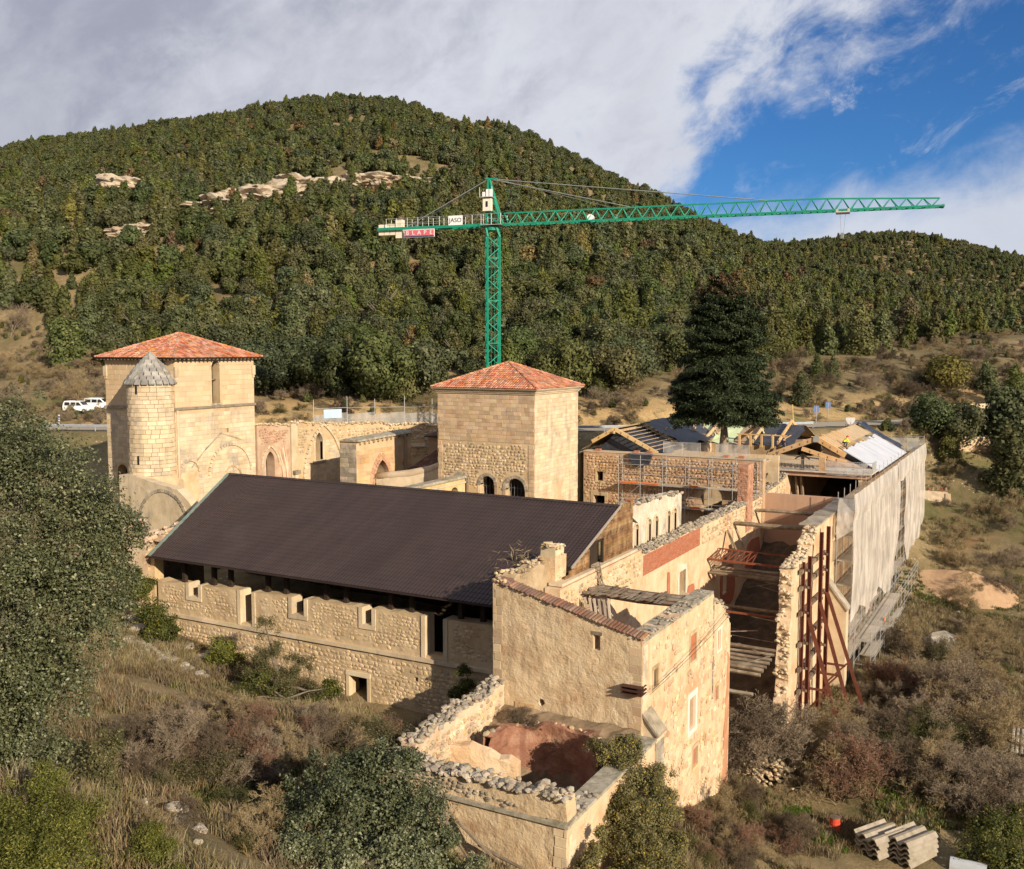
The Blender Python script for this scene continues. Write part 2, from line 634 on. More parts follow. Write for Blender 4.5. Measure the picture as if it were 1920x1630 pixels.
def ground_mat():
 m = bpy.data.materials.new('ground_soil_and_grass')
 m.use_nodes = True
 t = NT(m.node_tree)
 p = t.n['Principled BSDF']
 geo = t.new('ShaderNodeNewGeometry')
 pos = geo.outputs['Position']
 a = t.noise(pos, 0.11, 5.0, 0.6, 0.4)
 b = t.noise(pos, 0.9, 6.0, 0.65, 0.3)
 c = t.noise(pos, 5.0, 6.0, 0.7)
 f = t.math('ADD', t.math('MULTIPLY', a, 0.5), t.math('ADD', t.math('MULTIPLY', b, 0.3), t.math('MULTIPLY', c, 0.2)))
 col = t.ramp(f, [(0.28, (0.05, 0.055, 0.02)), (0.40, (0.105, 0.10, 0.042)), (0.48, (0.16, 0.125, 0.066)), (0.58, (0.25, 0.19, 0.10)), (0.72, (0.32, 0.25, 0.145))])
 # bare ochre soil
 s = t.maprange(t.noise(pos, 0.055, 5.0, 0.6, 0.8), 0.60, 0.70, 0, 0.8)
 col = t.mix(s, col, (0.30, 0.185, 0.095))
 at_ = t.new('ShaderNodeAttribute', attribute_name='soil')
 col = t.mix(t.math('MULTIPLY', at_.outputs['Fac'], t.maprange(t.noise(pos, 0.35, 5.0, 0.65, .5), .36, .52)), col, t.ramp(c, [(.3, (.26, .16, .07)), (.6, (.46, .33, .16)), (.75, (.52, .44, .32))]))
 # fresh grass in patches
 g = t.maprange(t.noise(pos, 0.045, 4.0, 0.6, 0.3), 0.60, 0.69, 0, 0.5)
 col = t.mix(g, col, (0.075, 0.105, 0.022))
 # pale limestone rubble lying about
 vo = t.new('ShaderNodeTexVoronoi')
 vo.inputs['Scale'].default_value = 1.6
 t.link(pos, vo.inputs['Vector'])
 r = t.math('MULTIPLY', t.math('LESS_THAN', vo.outputs['Distance'], 0.16), t.maprange(t.noise(pos, 0.2, 4.0), 0.52, 0.60))
 col = t.mix(r, col, (0.42, 0.36, 0.27))
 t.link(col, p.inputs['Base Color'])
 p.inputs['Roughness'].default_value = 0.95
 p.inputs['Specular IOR Level'].default_value = 0.1
 bm = t.new('ShaderNodeBump')
 bm.inputs['Strength'].default_value = 0.6
 bm.inputs['Distance'].default_value = 0.12
 t.link(t.math('ADD', b, c), bm.inputs['Height'])
 t.link(bm.outputs[0], p.inputs['Normal'])
 return m


def build_ground():
 xs = lines(-78, 26, 0.95, -1700, 1700, 1.045)
 ys = lines(14, 150, 0.95, -800, 2000, 1.045)
 X, Y = np.meshgrid(xs, ys)
 Z = terrain(X, Y)
 v = np.stack([X, Y, Z], -1).reshape(-1, 3)
 nx, ny = len(xs), len(ys)
 i = (np.arange(ny - 1)[:, None] * nx + np.arange(nx - 1)[None, :]).ravel()
 f = np.stack([i, i + 1, i + nx + 1, i + nx], 1)
 me = mesh_np('ground', v, f, True)
 xr, yr = v[:, 0], v[:, 1]
 d = seg_dist(xr, yr, ROAD)
 north = (xr * FW.x + yr * FW.y) > np.interp(xr * RT.x + yr * RT.y, ROAD @ np.array(RT[:2]), ROAD @ np.array(FW[:2]))
 soil = np.where(north, np.clip((19 - d) / 6, 0, 1) * np.clip((d - 3.5) / 2, 0, 1), 0) * (vnoise(xr, yr, 9, 31) > .3)
 me.attributes.new('soil', 'FLOAT', 'POINT').data.foreach_set('value', soil.astype(np.float32))
 o = link_mesh('ground', me, ground_mat())
 tag(o, 'dry grass and ochre soil of the valley floor and hillsides', kind='structure')
 print('ground verts', len(v))


build_ground()


def build_road():
 asphalt = mat('road_asphalt', [(0.30, 0.26, 0.20), (0.36, 0.32, 0.25)], 0.6, 0.9, 0.1)
 pts = []
 for a, b in zip(ROAD[:-1], ROAD[1:]):
  n = max(2, int(np.linalg.norm(b - a) / 6))
  for k in range(n):
   pts.append(a + (b - a) * k / n)
 pts.append(ROAD[-1])
 pts = np.array(pts)
 for _ in range(6):
  pts[1:-1] = (pts[:-2] + 2 * pts[1:-1] + pts[2:]) / 4
 mb = MB()
 ed = MB()
 d = np.gradient(pts, axis=0)
 nrm = np.stack([-d[:, 1], d[:, 0]], 1) / np.linalg.norm(d, axis=1)[:, None]
 L, R = pts - nrm * 3.1, pts + nrm * 3.1
 z = 13.99
 for i in range(len(pts) - 1):
  mb.add([(*L[i], z), (*L[i + 1], z), (*R[i + 1], z), (*R[i], z)], [(0, 1, 2, 3)])
 o = link_mesh('road', mb.mesh('road', merge=True), asphalt)
 tag(o, 'pale asphalt country road running behind the monastery', kind='structure')
 # edge lines
 wm = mat('road_paint', [(0.7, 0.7, 0.66)], 3, 0.7, 0)
 for sgn in (-1, 1):
  e0, e1 = pts + nrm * sgn * 2.75, pts + nrm * sgn * 2.87
  for i in range(len(pts) - 1):
   ed.add([(*e0[i], z + .004), (*e0[i + 1], z + .004), (*e1[i + 1], z + .004), (*e1[i], z + .004)], [(0, 1, 2, 3)])
 ed_o = ed.part('edge_line', wm, o)
 # steel guard rail on the near side
 steel = mat('galvanised_steel', [(0.34, 0.38, 0.42), (0.44, 0.48, 0.52)], 2, 0.5, 0, metal=0.35)
 post = MB().box((-.05, -.05, 0), (.05, .05, .78)).mesh('rail_post')
 post.materials.append(steel)
 t = thing('guard_rail', 'long galvanised steel guard rail along the near edge of the road', 'guard rail', (*L[len(L) // 2], z - .1))
 g = pts - nrm * 3.55
 w = [0.0, .06, .06, 0.0, .06, .06, 0.0]
 hz = [.42, .47, .55, .58, .61, .69, .74]
 rail = MB()
 lo, hi = 0, len(g) - 1
 ends = [at(90, 800, D=126), at(1530, 800, D=131)]
 lo = int(np.argmin(np.hypot(g[:, 0] - ends[0].x, g[:, 1] - ends[0].y)))
 hi = int(np.argmin(np.hypot(g[:, 0] - ends[1].x, g[:, 1] - ends[1].y)))
 for i in range(lo, hi):
  for k in range(6):
   a0 = g[i] - nrm[i] * w[k]
   a1 = g[i] - nrm[i] * w[k + 1]
   b0 = g[i + 1] - nrm[i + 1] * w[k]
   b1 = g[i + 1] - nrm[i + 1] * w[k + 1]
   rail.add([(*a0, z + hz[k]), (*b0, z + hz[k]), (*b1, z + hz[k + 1]), (*a1, z + hz[k + 1])], [(0, 1, 2, 3)])
 rail.part('rail', steel, t, merge=True)
 r0 = ROOT[t.name]
 for i in range(lo, hi + 1):
  link_mesh('post', post, None, t, (g[i][0] - r0.x, g[i][1] - r0.y, z - .1 - r0.z))
 return pts, nrm


ROADPTS, ROADN = build_road()

# ------------------------------------------------------------------ vegetation generators
def leaf_quads(rng, pos, nrm, size, droop=0.0, aspect=0.55, jit=0.5):
 """one small pointed leaf (or leaf spray) per point, as a folded quad"""
 n = len(pos)
 t = rng.normal(size=(n, 3))
 nn = nrm + rng.normal(size=(n, 3)) * jit
 nn /= np.linalg.norm(nn, axis=1)[:, None] + 1e-9
 t -= nn * (t * nn).sum(1)[:, None]
 t /= np.linalg.norm(t, axis=1)[:, None] + 1e-9
 b = np.cross(nn, t)
 s = (size * rng.uniform(0.6, 1.35, n))[:, None]
 w = s * aspect
 v = np.stack([pos - t * s * .5, pos + b * w * .5 + nn * s * .08, pos + t * s * .5, pos - b * w * .5 + nn * s * .08], 1)
 v[:, 2, 2] -= droop * s[:, 0]
 v = v.reshape(-1, 3)
 f = np.arange(4 * n).reshape(n, 4)
 return v, f


def sphere_dirs(rng, n):
 d = rng.normal(size=(n, 3))
 return d / (np.linalg.norm(d, axis=1)[:, None] + 1e-9)


def lobes_crown(rng, lobes, n, size, shell=0.55, aspect=0.6, up=0.3, rag=0.25, tuft=1):
 """leaves spread through a set of ellipsoid lobes (cx,cy,cz,rx,ry,rz), thickest towards each lobe's skin"""
 L = np.array(lobes, float)
 vol = (L[:, 3] * L[:, 4] * L[:, 5]) ** (2 / 3)
 k = rng.choice(len(L), n // tuft, p=vol / vol.sum())
 d = sphere_dirs(rng, n // tuft)
 r = 1 - (rng.uniform(0, 1, n // tuft) ** 1.6) * (1 - shell)
 r *= 1 + rag * rng.normal(size=n // tuft) * 0.5
 c = L[k, :3] + d * L[k, 3:] * r[:, None]
 if tuft > 1:
  c = np.repeat(c, tuft, 0) + rng.normal(size=(len(c) * tuft, 3)) * size * 0.9
  d = np.repeat(d, tuft, 0)
 nn = d + np.array([0, 0, up])
 return leaf_quads(rng, c, nn, size, aspect=aspect)


def blob(rng, lobes, k=0.72, sub=1):
 """dim inner mass of twigs behind the leaves"""
 bm = bmesh.new()
 for cx, cy, cz, rx, ry, rz in lobes:
  r = bmesh.ops.create_icosphere(bm, subdivisions=sub, radius=1.0)
  for v in r['verts']:
   q = k * rng.uniform(0.75, 1.1)
   v.co = Vector((cx + v.co.x * rx * q, cy + v.co.y * ry * q, cz + v.co.z * rz * q))
 v = np.array([x.co[:] for x in bm.verts])
 bm.verts.index_update()
 f = np.array([[q.index for q in x.verts] for x in bm.faces])
 bm.free()
 return v, f


def join_vf(parts):
 """parts with quads and tris -> (v, faces as quads; tris repeated are avoided by list)"""
 vs, fs, b = [], [], 0
 for v, f in parts:
  vs.append(v)
  fs.extend((f + b).tolist())
  b += len(v)
 return np.concatenate(vs), fs


def crown_mesh(name, parts, material):
 q = [(v, f) for v, f in parts if f.shape[1] == 4]
 tr = [(v, f) for v, f in parts if f.shape[1] == 3]
 vs, fq, b = [], [], 0
 me = bpy.data.meshes.new(name)
 allv = np.concatenate([v for v, f in q + tr])
 loops, starts, tot = [], [], 0
 for v, f in q + tr:
  loops.append((f + b).ravel())
  starts.append(tot + np.arange(len(f)) * f.shape[1])
  tot += f.size
  b += len(v)
 loops = np.concatenate(loops).astype(np.int32)
 starts = np.concatenate(starts).astype(np.int32)
 me.vertices.add(len(allv))
 me.vertices.foreach_set('co', allv.astype(np.float32).ravel())
 me.loops.add(len(loops))
 me.loops.foreach_set('vertex_index', loops)
 me.polygons.add(len(starts))
 me.polygons.foreach_set('loop_start', starts)
 me.update(calc_edges=True)
 me.materials.append(material)
 return me


def twig_strips(segs):
 """thin three-sided twigs from an array of (p0, p1, r0, r1)"""
 p0 = segs[:, 0:3]
 p1 = segs[:, 3:6]
 r0 = segs[:, 6:7]
 r1 = segs[:, 7:8]
 d = p1 - p0
 d /= np.linalg.norm(d, axis=1)[:, None] + 1e-9
 ref = np.where(np.abs(d[:, 2:3]) > 0.9, np.array([[1.0, 0, 0]]), np.array([[0, 0, 1.0]]))
 s = np.cross(d, ref)
 s /= np.linalg.norm(s, axis=1)[:, None] + 1e-9
 u = np.cross(s, d)
 ring = []
 for p, r in ((p0, r0), (p1, r1)):
  for a in (0, 2.094, 4.189):
   ring.append(p + (s * math.cos(a) + u * math.sin(a)) * r)
 v = np.stack(ring, 1).reshape(-1, 3)
 n = len(segs)
 base = (np.arange(n) * 6)[:, None]
 q = np.concatenate([base + np.array([[0, 1, 4, 3]]), base + np.array([[1, 2, 5, 4]]), base + np.array([[2, 0, 3, 5]])], 0)
 return v, q


def branch_segs(rng, base, height, spread, nstem=7, levels=4, r=0.03, kids=3, wob=0.35, upright=0.6, shrink=0.62):
 """recursive bare branching; returns (n,8) segment array and tips"""
 segs, tips = [], []
 stack = []
 for i in range(nstem):
  a = rng.uniform(0, 2 * math.pi)
  lean = rng.uniform(0.1, 1.0) * spread
  d = np.array([math.cos(a) * lean, math.sin(a) * lean, 1.0])
  d /= np.linalg.norm(d)
  b = np.array(base, float) + np.array([math.cos(a), math.sin(a), 0]) * rng.uniform(0, 0.25) * spread
  stack.append((b, d, height * rng.uniform(0.35, 0.55), r, 0))
 while stack:
  p, d, ln, rr, lv = stack.pop()
  n = 3
  for k in range(n):
   d2 = d + rng.normal(size=3) * wob * 0.5
   d2[2] += upright * 0.06
   d2 /= np.linalg.norm(d2)
   q = p + d2 * ln / n
   segs.append((*p, *q, rr, rr * 0.82))
   rr *= 0.82
   p, d = q, d2
   if lv < levels and k >= 0:
    for _ in range(kids if k == n - 1 else max(1, kids - 2)):
     dd = d + rng.normal(size=3) * 0.62
     dd[2] += upright * 0.25
     dd /= np.linalg.norm(dd)
     stack.append((p.copy(), dd, ln * shrink * rng.uniform(0.7, 1.15), rr * 0.62, lv + 1))
  if lv >= levels - 1:
   tips.append(p)
 return np.array(segs), np.array(tips)
# ------------------------------------------------------------------ trees on the hill
BARK = mat('bark_grey', [(0.10, 0.08, 0.06), (0.20, 0.165, 0.125)], 3.0, 0.95, 0.6, 14)
FOL_HOLM = foliage('foliage_holm_oak', (0.036, 0.047, 0.016), (0.112, 0.132, 0.046), (0.15, 0.165, 0.07), 0.06, 0.2, 0.5, objrnd=.6)
FOL_JUN = foliage('foliage_juniper', (0.044, 0.055, 0.014), (0.138, 0.150, 0.042), (0.17, 0.165, 0.055), 0.06, 0.2, 0.5, objrnd=.6)
FOL_BROWN = foliage('foliage_autumn_oak', (0.075, 0.066, 0.02), (0.20, 0.16, 0.058), (0.25, 0.19, 0.075), 0.15, 0.2, 0.5, objrnd=0.8)


def trunk_mesh(name, h, r, rng, limbs=4, spread=0.8):
 mb = MB()
 pts = [(0, 0, -0.4)]
 x = y = 0.0
 for k in range(1, 5):
  x += rng.normal() * 0.06 * h / 4
  y += rng.normal() * 0.06 * h / 4
  pts.append((x, y, h * k / 4))
 mb.tube(pts, [r * 1.25, r, r * .85, r * .7, r * .5], 7)
 for i in range(limbs):
  a = rng.uniform(0, 6.28)
  s = pts[rng.integers(2, 4)]
  e = (s[0] + math.cos(a) * spread * h * .5, s[1] + math.sin(a) * spread * h * .5, s[2] + h * rng.uniform(.3, .6))
  mb.tube([s, ((s[0] + e[0]) / 2, (s[1] + e[1]) / 2, (s[2] + e[2]) / 2 + .1 * h * .3), e], [r * .5, r * .35, r * .15], 5)
 me = mb.mesh(name, smooth=True)
 me.materials.append(BARK)
 return me


def tree_lobes(rng, kind):
 """crown about 1 wide (radius) standing on z=0, unit height scale in metres set by caller"""
 L = []
 if kind == 'holm':
  L.append((0, 0, 2.3, 1.7, 1.7, 1.5))
  for k in range(13):
   a = rng.uniform(0, 6.28)
   e = rng.uniform(-0.3, 1.25)
   r = rng.uniform(1.2, 1.75)
   L.append((math.cos(a) * math.cos(e) * r, math.sin(a) * math.cos(e) * r, 2.35 + math.sin(e) * r * .95, *(rng.uniform(.6, 1.0, 3))))
 elif kind == 'juniper':
  H = 5.0
  for k in range(13):
   z = 0.7 + (H - 1.2) * k / 12
   rr = 1.25 * (1 - (z / H) ** 1.7) + 0.22
   a = rng.uniform(0, 6.28)
   o = rr * 0.4
   L.append((math.cos(a) * o, math.sin(a) * o, z, rr * .85, rr * .85, .75))
 elif kind == 'dome':
  for k in range(14):
   a = rng.uniform(0, 6.28)
   z = rng.uniform(.7, 3.7)
   rr = 1.35 * math.sqrt(max(.08, 1 - ((z - 1.7) / 2.6) ** 2))
   o = rng.uniform(.3, .9) * rr
   L.append((math.cos(a) * o, math.sin(a) * o, z, rng.uniform(.55, .9), rng.uniform(.55, .9), rng.uniform(.55, .85)))
  L.append((0, 0, 1.9, 1.3, 1.3, 1.6))
 return L


rng = np.random.default_rng(11)
HILL_KINDS = []   # (kind, crown mesh, trunk mesh)
for kind, m, cnt in (('holm', FOL_HOLM, 3), ('juniper', FOL_JUN, 3), ('dome', FOL_HOLM, 2), ('dome', FOL_JUN, 1), ('holm', FOL_BROWN, 1), ('juniper', FOL_BROWN, 1)):
 for i in range(cnt):
  L = tree_lobes(rng, kind)
  near = crown_mesh('crown_near', [lobes_crown(rng, L, 5200, 0.23, 0.62, 0.62, 0.25, 0.3), blob(rng, L, .72, 1)], m)
  far = crown_mesh('crown_far', [lobes_crown(rng, L, 1200, 0.44, 0.74, 0.75, 0.3, 0.22), blob(rng, L, .84, 1)], m)
  HILL_KINDS.append((kind, m, near, far, trunk_mesh('trunk', 1.9 if kind != 'juniper' else 3.0, .16, rng)))

FOOT = []   # footprints kept free of trees: filled below


def visible_px(x, y, z):
 v = np.stack([x, y, z - CAM_Z], -1)
 d = v @ np.array(FW)
 return 960 + FPX * (v @ np.array(RT)) / d, 815 - FPX * (v @ np.array(UP)) / d, d


def build_forest():
 rng = np.random.default_rng(5)
 # candidates by jittered polar-free grid over the hill
 pts = []
 for step, dlo, dhi in ((4.5, 138, 300), (4.1, 300, 640), (5.0, 640, 1060)):
  gx = np.arange(-820, 700, step)
  gy = np.arange(40, 1060, step)
  X, Y = np.meshgrid(gx, gy)
  X = X + rng.uniform(-.48, .48, X.shape) * step
  Y = Y + rng.uniform(-.48, .48, X.shape) * step
  D = X * FW.x + Y * FW.y
  k = (D > dlo) & (D <= dhi)
  pts.append(np.stack([X[k], Y[k]], 1))
 P = np.concatenate(pts)
 Z = terrain(P[:, 0], P[:, 1])
 px, py, D = visible_px(P[:, 0], P[:, 1], Z)
 keep = (px > -140) & (px < 2060)
 # forest edge: the wood starts behind the road bank, later on the right where the scrub slope and track lie
 edge = np.interp(px, [-200, 60, 250, 420, 520, 900, 1150, 1280, 1420, 1500, 1600, 1760, 1880, 2050], [235, 225, 176, 150, 138, 140, 147, 158, 166, 184, 190, 204, 226, 240])
 keep &= D > edge + rng.normal(size=len(P)) * 3
 # clearings: the limestone band and soil scars
 dens = vnoise(P[:, 0], P[:, 1], 34, 8) * 0.6 + vnoise(P[:, 0], P[:, 1], 13, 9) * 0.4
 thin = np.interp(D, [150, 250, 420, 560, 900], [0.02, 0.05, 0.22, 0.2, 0.1])
 keep &= dens > thin + 0.08
 for (rx, ry, w, h) in ((475, 384, 100, 24), (560, 356, 55, 20), (715, 356, 75, 18), (228, 362, 42, 19), (690, 290, 22, 9), (262, 442, 32, 15), (330, 300, 20, 8), (640, 335, 25, 18)):
  keep &= ~((((px - rx) / w) ** 2 + ((py - ry) / h) ** 2 < 1) & (rng.uniform(size=len(P)) < 0.8))
 P, Z, px, py, D, edge = P[keep], Z[keep], px[keep], py[keep], D[keep], edge[keep]
 n = len(P)
 # kind by zone: junipers low on the hill and to the right, oaks above and near the foot
 zone = np.clip((D - 200) / 250, 0, 1)
 u = rng.uniform(size=n)
 jun = np.interp(D, [140, 160, 230, 330, 480, 600], [0.15, 0.45, 0.66, 0.55, 0.25, 0.2]) + np.where(px > 1300, 0.22, 0)
 idx = np.where(u < jun, rng.choice([3, 4, 5, 8, 10], n, p=[.28, .28, .28, .12, .04]), rng.choice([0, 1, 2, 6, 7, 9], n, p=[.24, .24, .23, .13, .13, .03]))
 scl = np.interp(D, [140, 200, 300, 450, 600, 900], [1.55, 1.35, 1.05, .80, .75, 1.15]) * np.clip(rng.normal(1.0, 0.3, n), 0.42, 1.75)
 rot = rng.uniform(0, 6.28, n)
 order = np.argsort(D / scl)
 near, far = order[:292], order[292:]
 names = {'holm': ('holm_oak', 'round-headed evergreen oak'), 'juniper': ('juniper_tree', 'pointed olive-green juniper'), 'dome': ('evergreen_tree', 'dense domed evergreen')}
 spots = [(250, 'left of the bell tower'), (500, 'behind the bell tower'), (680, 'above the chapel block'), (900, 'left of the crane mast'), (1100, 'behind the square tower'),
             (1280, 'between square tower and fir'), (1480, 'behind the fir'), (1700, 'above the new roofs'), (9999, 'above the dirt track')]
 for i in near:
  kind, m, nm, fm, tm = HILL_KINDS[idx[i]]
  nme, lab = names[kind]
  if m is FOL_BROWN:
   lab = 'bronze-brown ' + ('oak' if kind == 'holm' else 'juniper')
  row = 'at the wood edge' if D[i] < edge[i] + 9 else ('just inside the wood' if D[i] < edge[i] + 24 else 'higher up the slope')
  lab = '%s%s %s, %s' % ('large ' if scl[i] > 1.75 else ('small ' if scl[i] < 1.15 else ''), lab, row, next(w for x, w in spots if px[i] < x))
  o = thing(nme, lab, 'tree', (P[i, 0], P[i, 1], Z[i] - .1), 'hill trees: ' + lab)
  c = link_mesh('crown', nm, None, o)
  c.rotation_euler = (0, 0, rot[i])
  c.scale = (scl[i], scl[i], scl[i] * (1 + 0.12 * math.sin(i)))
  c.location.z = -.55 * scl[i]
  c = link_mesh('trunk', tm, None, o)
  c.rotation_euler = (0, 0, rot[i])
  c.scale = (scl[i],) * 3
 gn_scatter('hillside_woodland', np.concatenate([P[far], (Z[far] - .5 * scl[far])[:, None]], 1), idx[far], rot[far], scl[far], [k[3] for k in HILL_KINDS],
               'dense evergreen oak and juniper wood covering the hillsides', 'woodland')
 print('forest', n)


def gn_scatter(name, P, idx, rot, scl, meshes, label, cat):
 """one mass of instances: points + pick-by-index geometry nodes"""
 coll = bpy.data.collections.new(name + '_kinds')
 for k, me in enumerate(meshes):
  coll.objects.link(bpy.data.objects.new('%s_%02d' % (name, k), me))
 me = bpy.data.meshes.new(name)
 me.vertices.add(len(P))
 me.vertices.foreach_set('co', P.astype(np.float32).ravel())
 for an, arr, ty in (('pick', idx.astype(np.int32), 'INT'), ('turn', rot.astype(np.float32), 'FLOAT'), ('size', scl.astype(np.float32), 'FLOAT')):
  a = me.attributes.new(an, ty, 'POINT')
  a.data.foreach_set('value', arr)
 o = link_mesh(name, me)
 g = bpy.data.node_groups.new(name, 'GeometryNodeTree')
 g.interface.new_socket('Geometry', in_out='INPUT', socket_type='NodeSocketGeometry')
 g.interface.new_socket('Geometry', in_out='OUTPUT', socket_type='NodeSocketGeometry')
 gi, go = g.nodes.new('NodeGroupInput'), g.nodes.new('NodeGroupOutput')
 ip = g.nodes.new('GeometryNodeInstanceOnPoints')
 ci = g.nodes.new('GeometryNodeCollectionInfo')
 ci.inputs['Collection'].default_value = coll
 ci.inputs['Separate Children'].default_value = True
 ci.inputs['Reset Children'].default_value = True
 ip.inputs['Pick Instance'].default_value = True

 def na(n, ty):
  a = g.nodes.new('GeometryNodeInputNamedAttribute')
  a.data_type = ty
  a.inputs['Name'].default_value = n
  return a.outputs['Attribute']
 cx = g.nodes.new('ShaderNodeCombineXYZ')
 g.links.new(na('turn', 'FLOAT'), cx.inputs[2])
 g.links.new(gi.outputs[0], ip.inputs['Points'])
 g.links.new(ci.outputs[0], ip.inputs['Instance'])
 g.links.new(na('pick', 'INT'), ip.inputs['Instance Index'])
 g.links.new(cx.outputs[0], ip.inputs['Rotation'])
 g.links.new(na('size', 'FLOAT'), ip.inputs['Scale'])
 g.links.new(ip.outputs[0], go.inputs[0])
 md = o.modifiers.new('scatter', 'NODES')
 md.node_group = g
 tag(o, label, cat, kind='stuff')
 return o


build_forest()
# ------------------------------------------------------------------ masonry
STONE = mat('limestone_ochre', [(0.38, 0.265, 0.145), (0.52, 0.385, 0.225), (0.60, 0.465, 0.29)], 0.9, 0.92, 0.5, 9.0, rnd=0.30, stain=((0.30, 0.27, 0.22), 0.5, 0.5), streak=((0.28, 0.20, 0.13), 0.45, 1.6))
STONE_W = mat('limestone_pale', [(0.46, 0.355, 0.225), (0.56, 0.45, 0.30), (0.62, 0.51, 0.36)], 0.8, 0.92, 0.5, 9.0, rnd=0.15, stain=((0.27, 0.25, 0.22), 0.65, 0.45), streak=((0.26, 0.23, 0.19), 0.5, 1.3))
STONE_G = mat('limestone_weathered_grey', [(0.21, 0.18, 0.135), (0.32, 0.275, 0.21), (0.43, 0.37, 0.285)], 1.6, 0.95, 0.6, 10.0, rnd=0.32, stain=((0.10, 0.095, 0.08), 0.7, 1.4))
RUBBLE = mat('rubble_stone', [(0.36, 0.27, 0.165), (0.49, 0.375, 0.235), (0.60, 0.485, 0.32)], 1.2, 0.95, 0.6, 9.0, rnd=0.38, stain=((0.29, 0.26, 0.21), 0.5, 0.8))
MORTAR = mat('lime_mortar', [(0.40, 0.29, 0.165), (0.50, 0.375, 0.225), (0.57, 0.445, 0.285)], 0.7, 0.97, 0.8, 6.0, stain=((0.25, 0.17, 0.10), 0.45, 0.35), streak=((0.28, 0.205, 0.13), 0.4, 1.1))
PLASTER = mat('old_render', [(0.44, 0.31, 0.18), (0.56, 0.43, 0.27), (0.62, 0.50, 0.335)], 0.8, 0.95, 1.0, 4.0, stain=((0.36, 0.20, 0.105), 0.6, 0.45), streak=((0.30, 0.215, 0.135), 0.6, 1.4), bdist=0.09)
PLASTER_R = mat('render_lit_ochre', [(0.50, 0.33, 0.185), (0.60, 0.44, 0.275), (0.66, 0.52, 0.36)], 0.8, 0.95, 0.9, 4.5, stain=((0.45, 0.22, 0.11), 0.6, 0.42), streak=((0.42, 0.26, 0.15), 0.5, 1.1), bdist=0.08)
PINK = mat('pink_render', [(0.40, 0.25, 0.165), (0.46, 0.30, 0.20)], 0.5, 0.95, 0.3, 8.0, streak=((0.33, 0.205, 0.14), 0.4, 1.2))
BRICK = mat('red_brick', [(0.34, 0.12, 0.065), (0.42, 0.17, 0.095)], 2.0, 0.9, 0.4, 20, rnd=0.14)
BRICK_M = mat('brick_mortar', [(0.42, 0.25, 0.16), (0.48, 0.31, 0.21)], 2.0, 0.95, 0.3, 20)
REDPLASTER = mat('red_ochre_paint', [(0.34, 0.115, 0.06), (0.42, 0.17, 0.10)], 1.2, 0.95, 0.3, 8)
TILE = mat('clay_tile', [(0.33, 0.125, 0.07), (0.44, 0.19, 0.11), (0.52, 0.27, 0.165)], 1.3, 0.9, 0.3, 12, rnd=0.45, stain=((0.50, 0.42, 0.30), 0.55, 1.1))
TILE_OLD = mat('clay_tile_old', [(0.13, 0.07, 0.05), (0.21, 0.115, 0.075), (0.29, 0.18, 0.125)], 1.3, 0.95, 0.4, 12, rnd=0.3, stain=((0.16, 0.13, 0.09), 0.6, 1.0))
SLATE = mat('cone_stone', [(0.17, 0.165, 0.15), (0.27, 0.26, 0.24), (0.36, 0.34, 0.30)], 1.5, 0.95, 0.5, 10, rnd=0.30, stain=((0.55, 0.48, 0.36), 0.75, 1.3))
WOOD_OLD = mat('weathered_timber', [(0.12, 0.085, 0.055), (0.21, 0.16, 0.11), (0.30, 0.25, 0.19)], 2.0, 0.95, 0.6, 16, rnd=0.3)
WOOD_AND_SHADE = mat('dark_timber_and_shade', [(0.022, 0.015, 0.01), (0.045, 0.03, 0.02)], 2.0, 0.9, 0.4, 16)  # real dark timber, and the painted shade of the hall interior
WOOD_NEW = mat('new_pine_timber', [(0.52, 0.33, 0.145), (0.64, 0.44, 0.22)], 1.2, 0.75, 0.15, 14, rnd=0.18)
IRON = mat('black_iron', [(0.02, 0.02, 0.02)], 2, 0.6, 0)
VOID = mat('recess_shade', [(0.10, 0.075, 0.05), (0.15, 0.11, 0.075)], 1, 0.95, 0.3)  # dark brown that puts the shade of hollows into the colour
MOSS = mat('lichen_top', [(0.17, 0.15, 0.10), (0.32, 0.285, 0.215), (0.46, 0.42, 0.34)], 2.2, 0.97, 0.9, 8, stain=((0.09, 0.095, 0.04), 0.7, 1.1))


class Frame:
 """vertical plane: s runs left to right seen from outside, z up, n outwards"""

 def __init__(self, O, N):
  self.O = Vector((O[0], O[1], 0))
  self.N = Vector((N[0], N[1], 0)).normalized()
  self.S = Vector((0, 0, 1)).cross(self.N).normalized()
  self.ang = math.atan2(self.S.y, self.S.x)

 def p(self, s, z, n=0.0):
  return self.O + self.S * s + self.N * n + Vector((0, 0, z))

 def s_of(self, x, y):
  return (Vector((x, y, 0)) - self.O).dot(self.S)


def in_poly(pts, poly):
 x, y = pts[:, 0], pts[:, 1]
 r = np.zeros(len(pts), bool)
 n = len(poly)
 for i in range(n):
  x0, y0 = poly[i]
  x1, y1 = poly[(i + 1) % n]
  c = ((y0 > y) != (y1 > y)) & (x < (x1 - x0) * (y - y0) / ((y1 - y0) or 1e-12) + x0)
  r ^= c
 return r


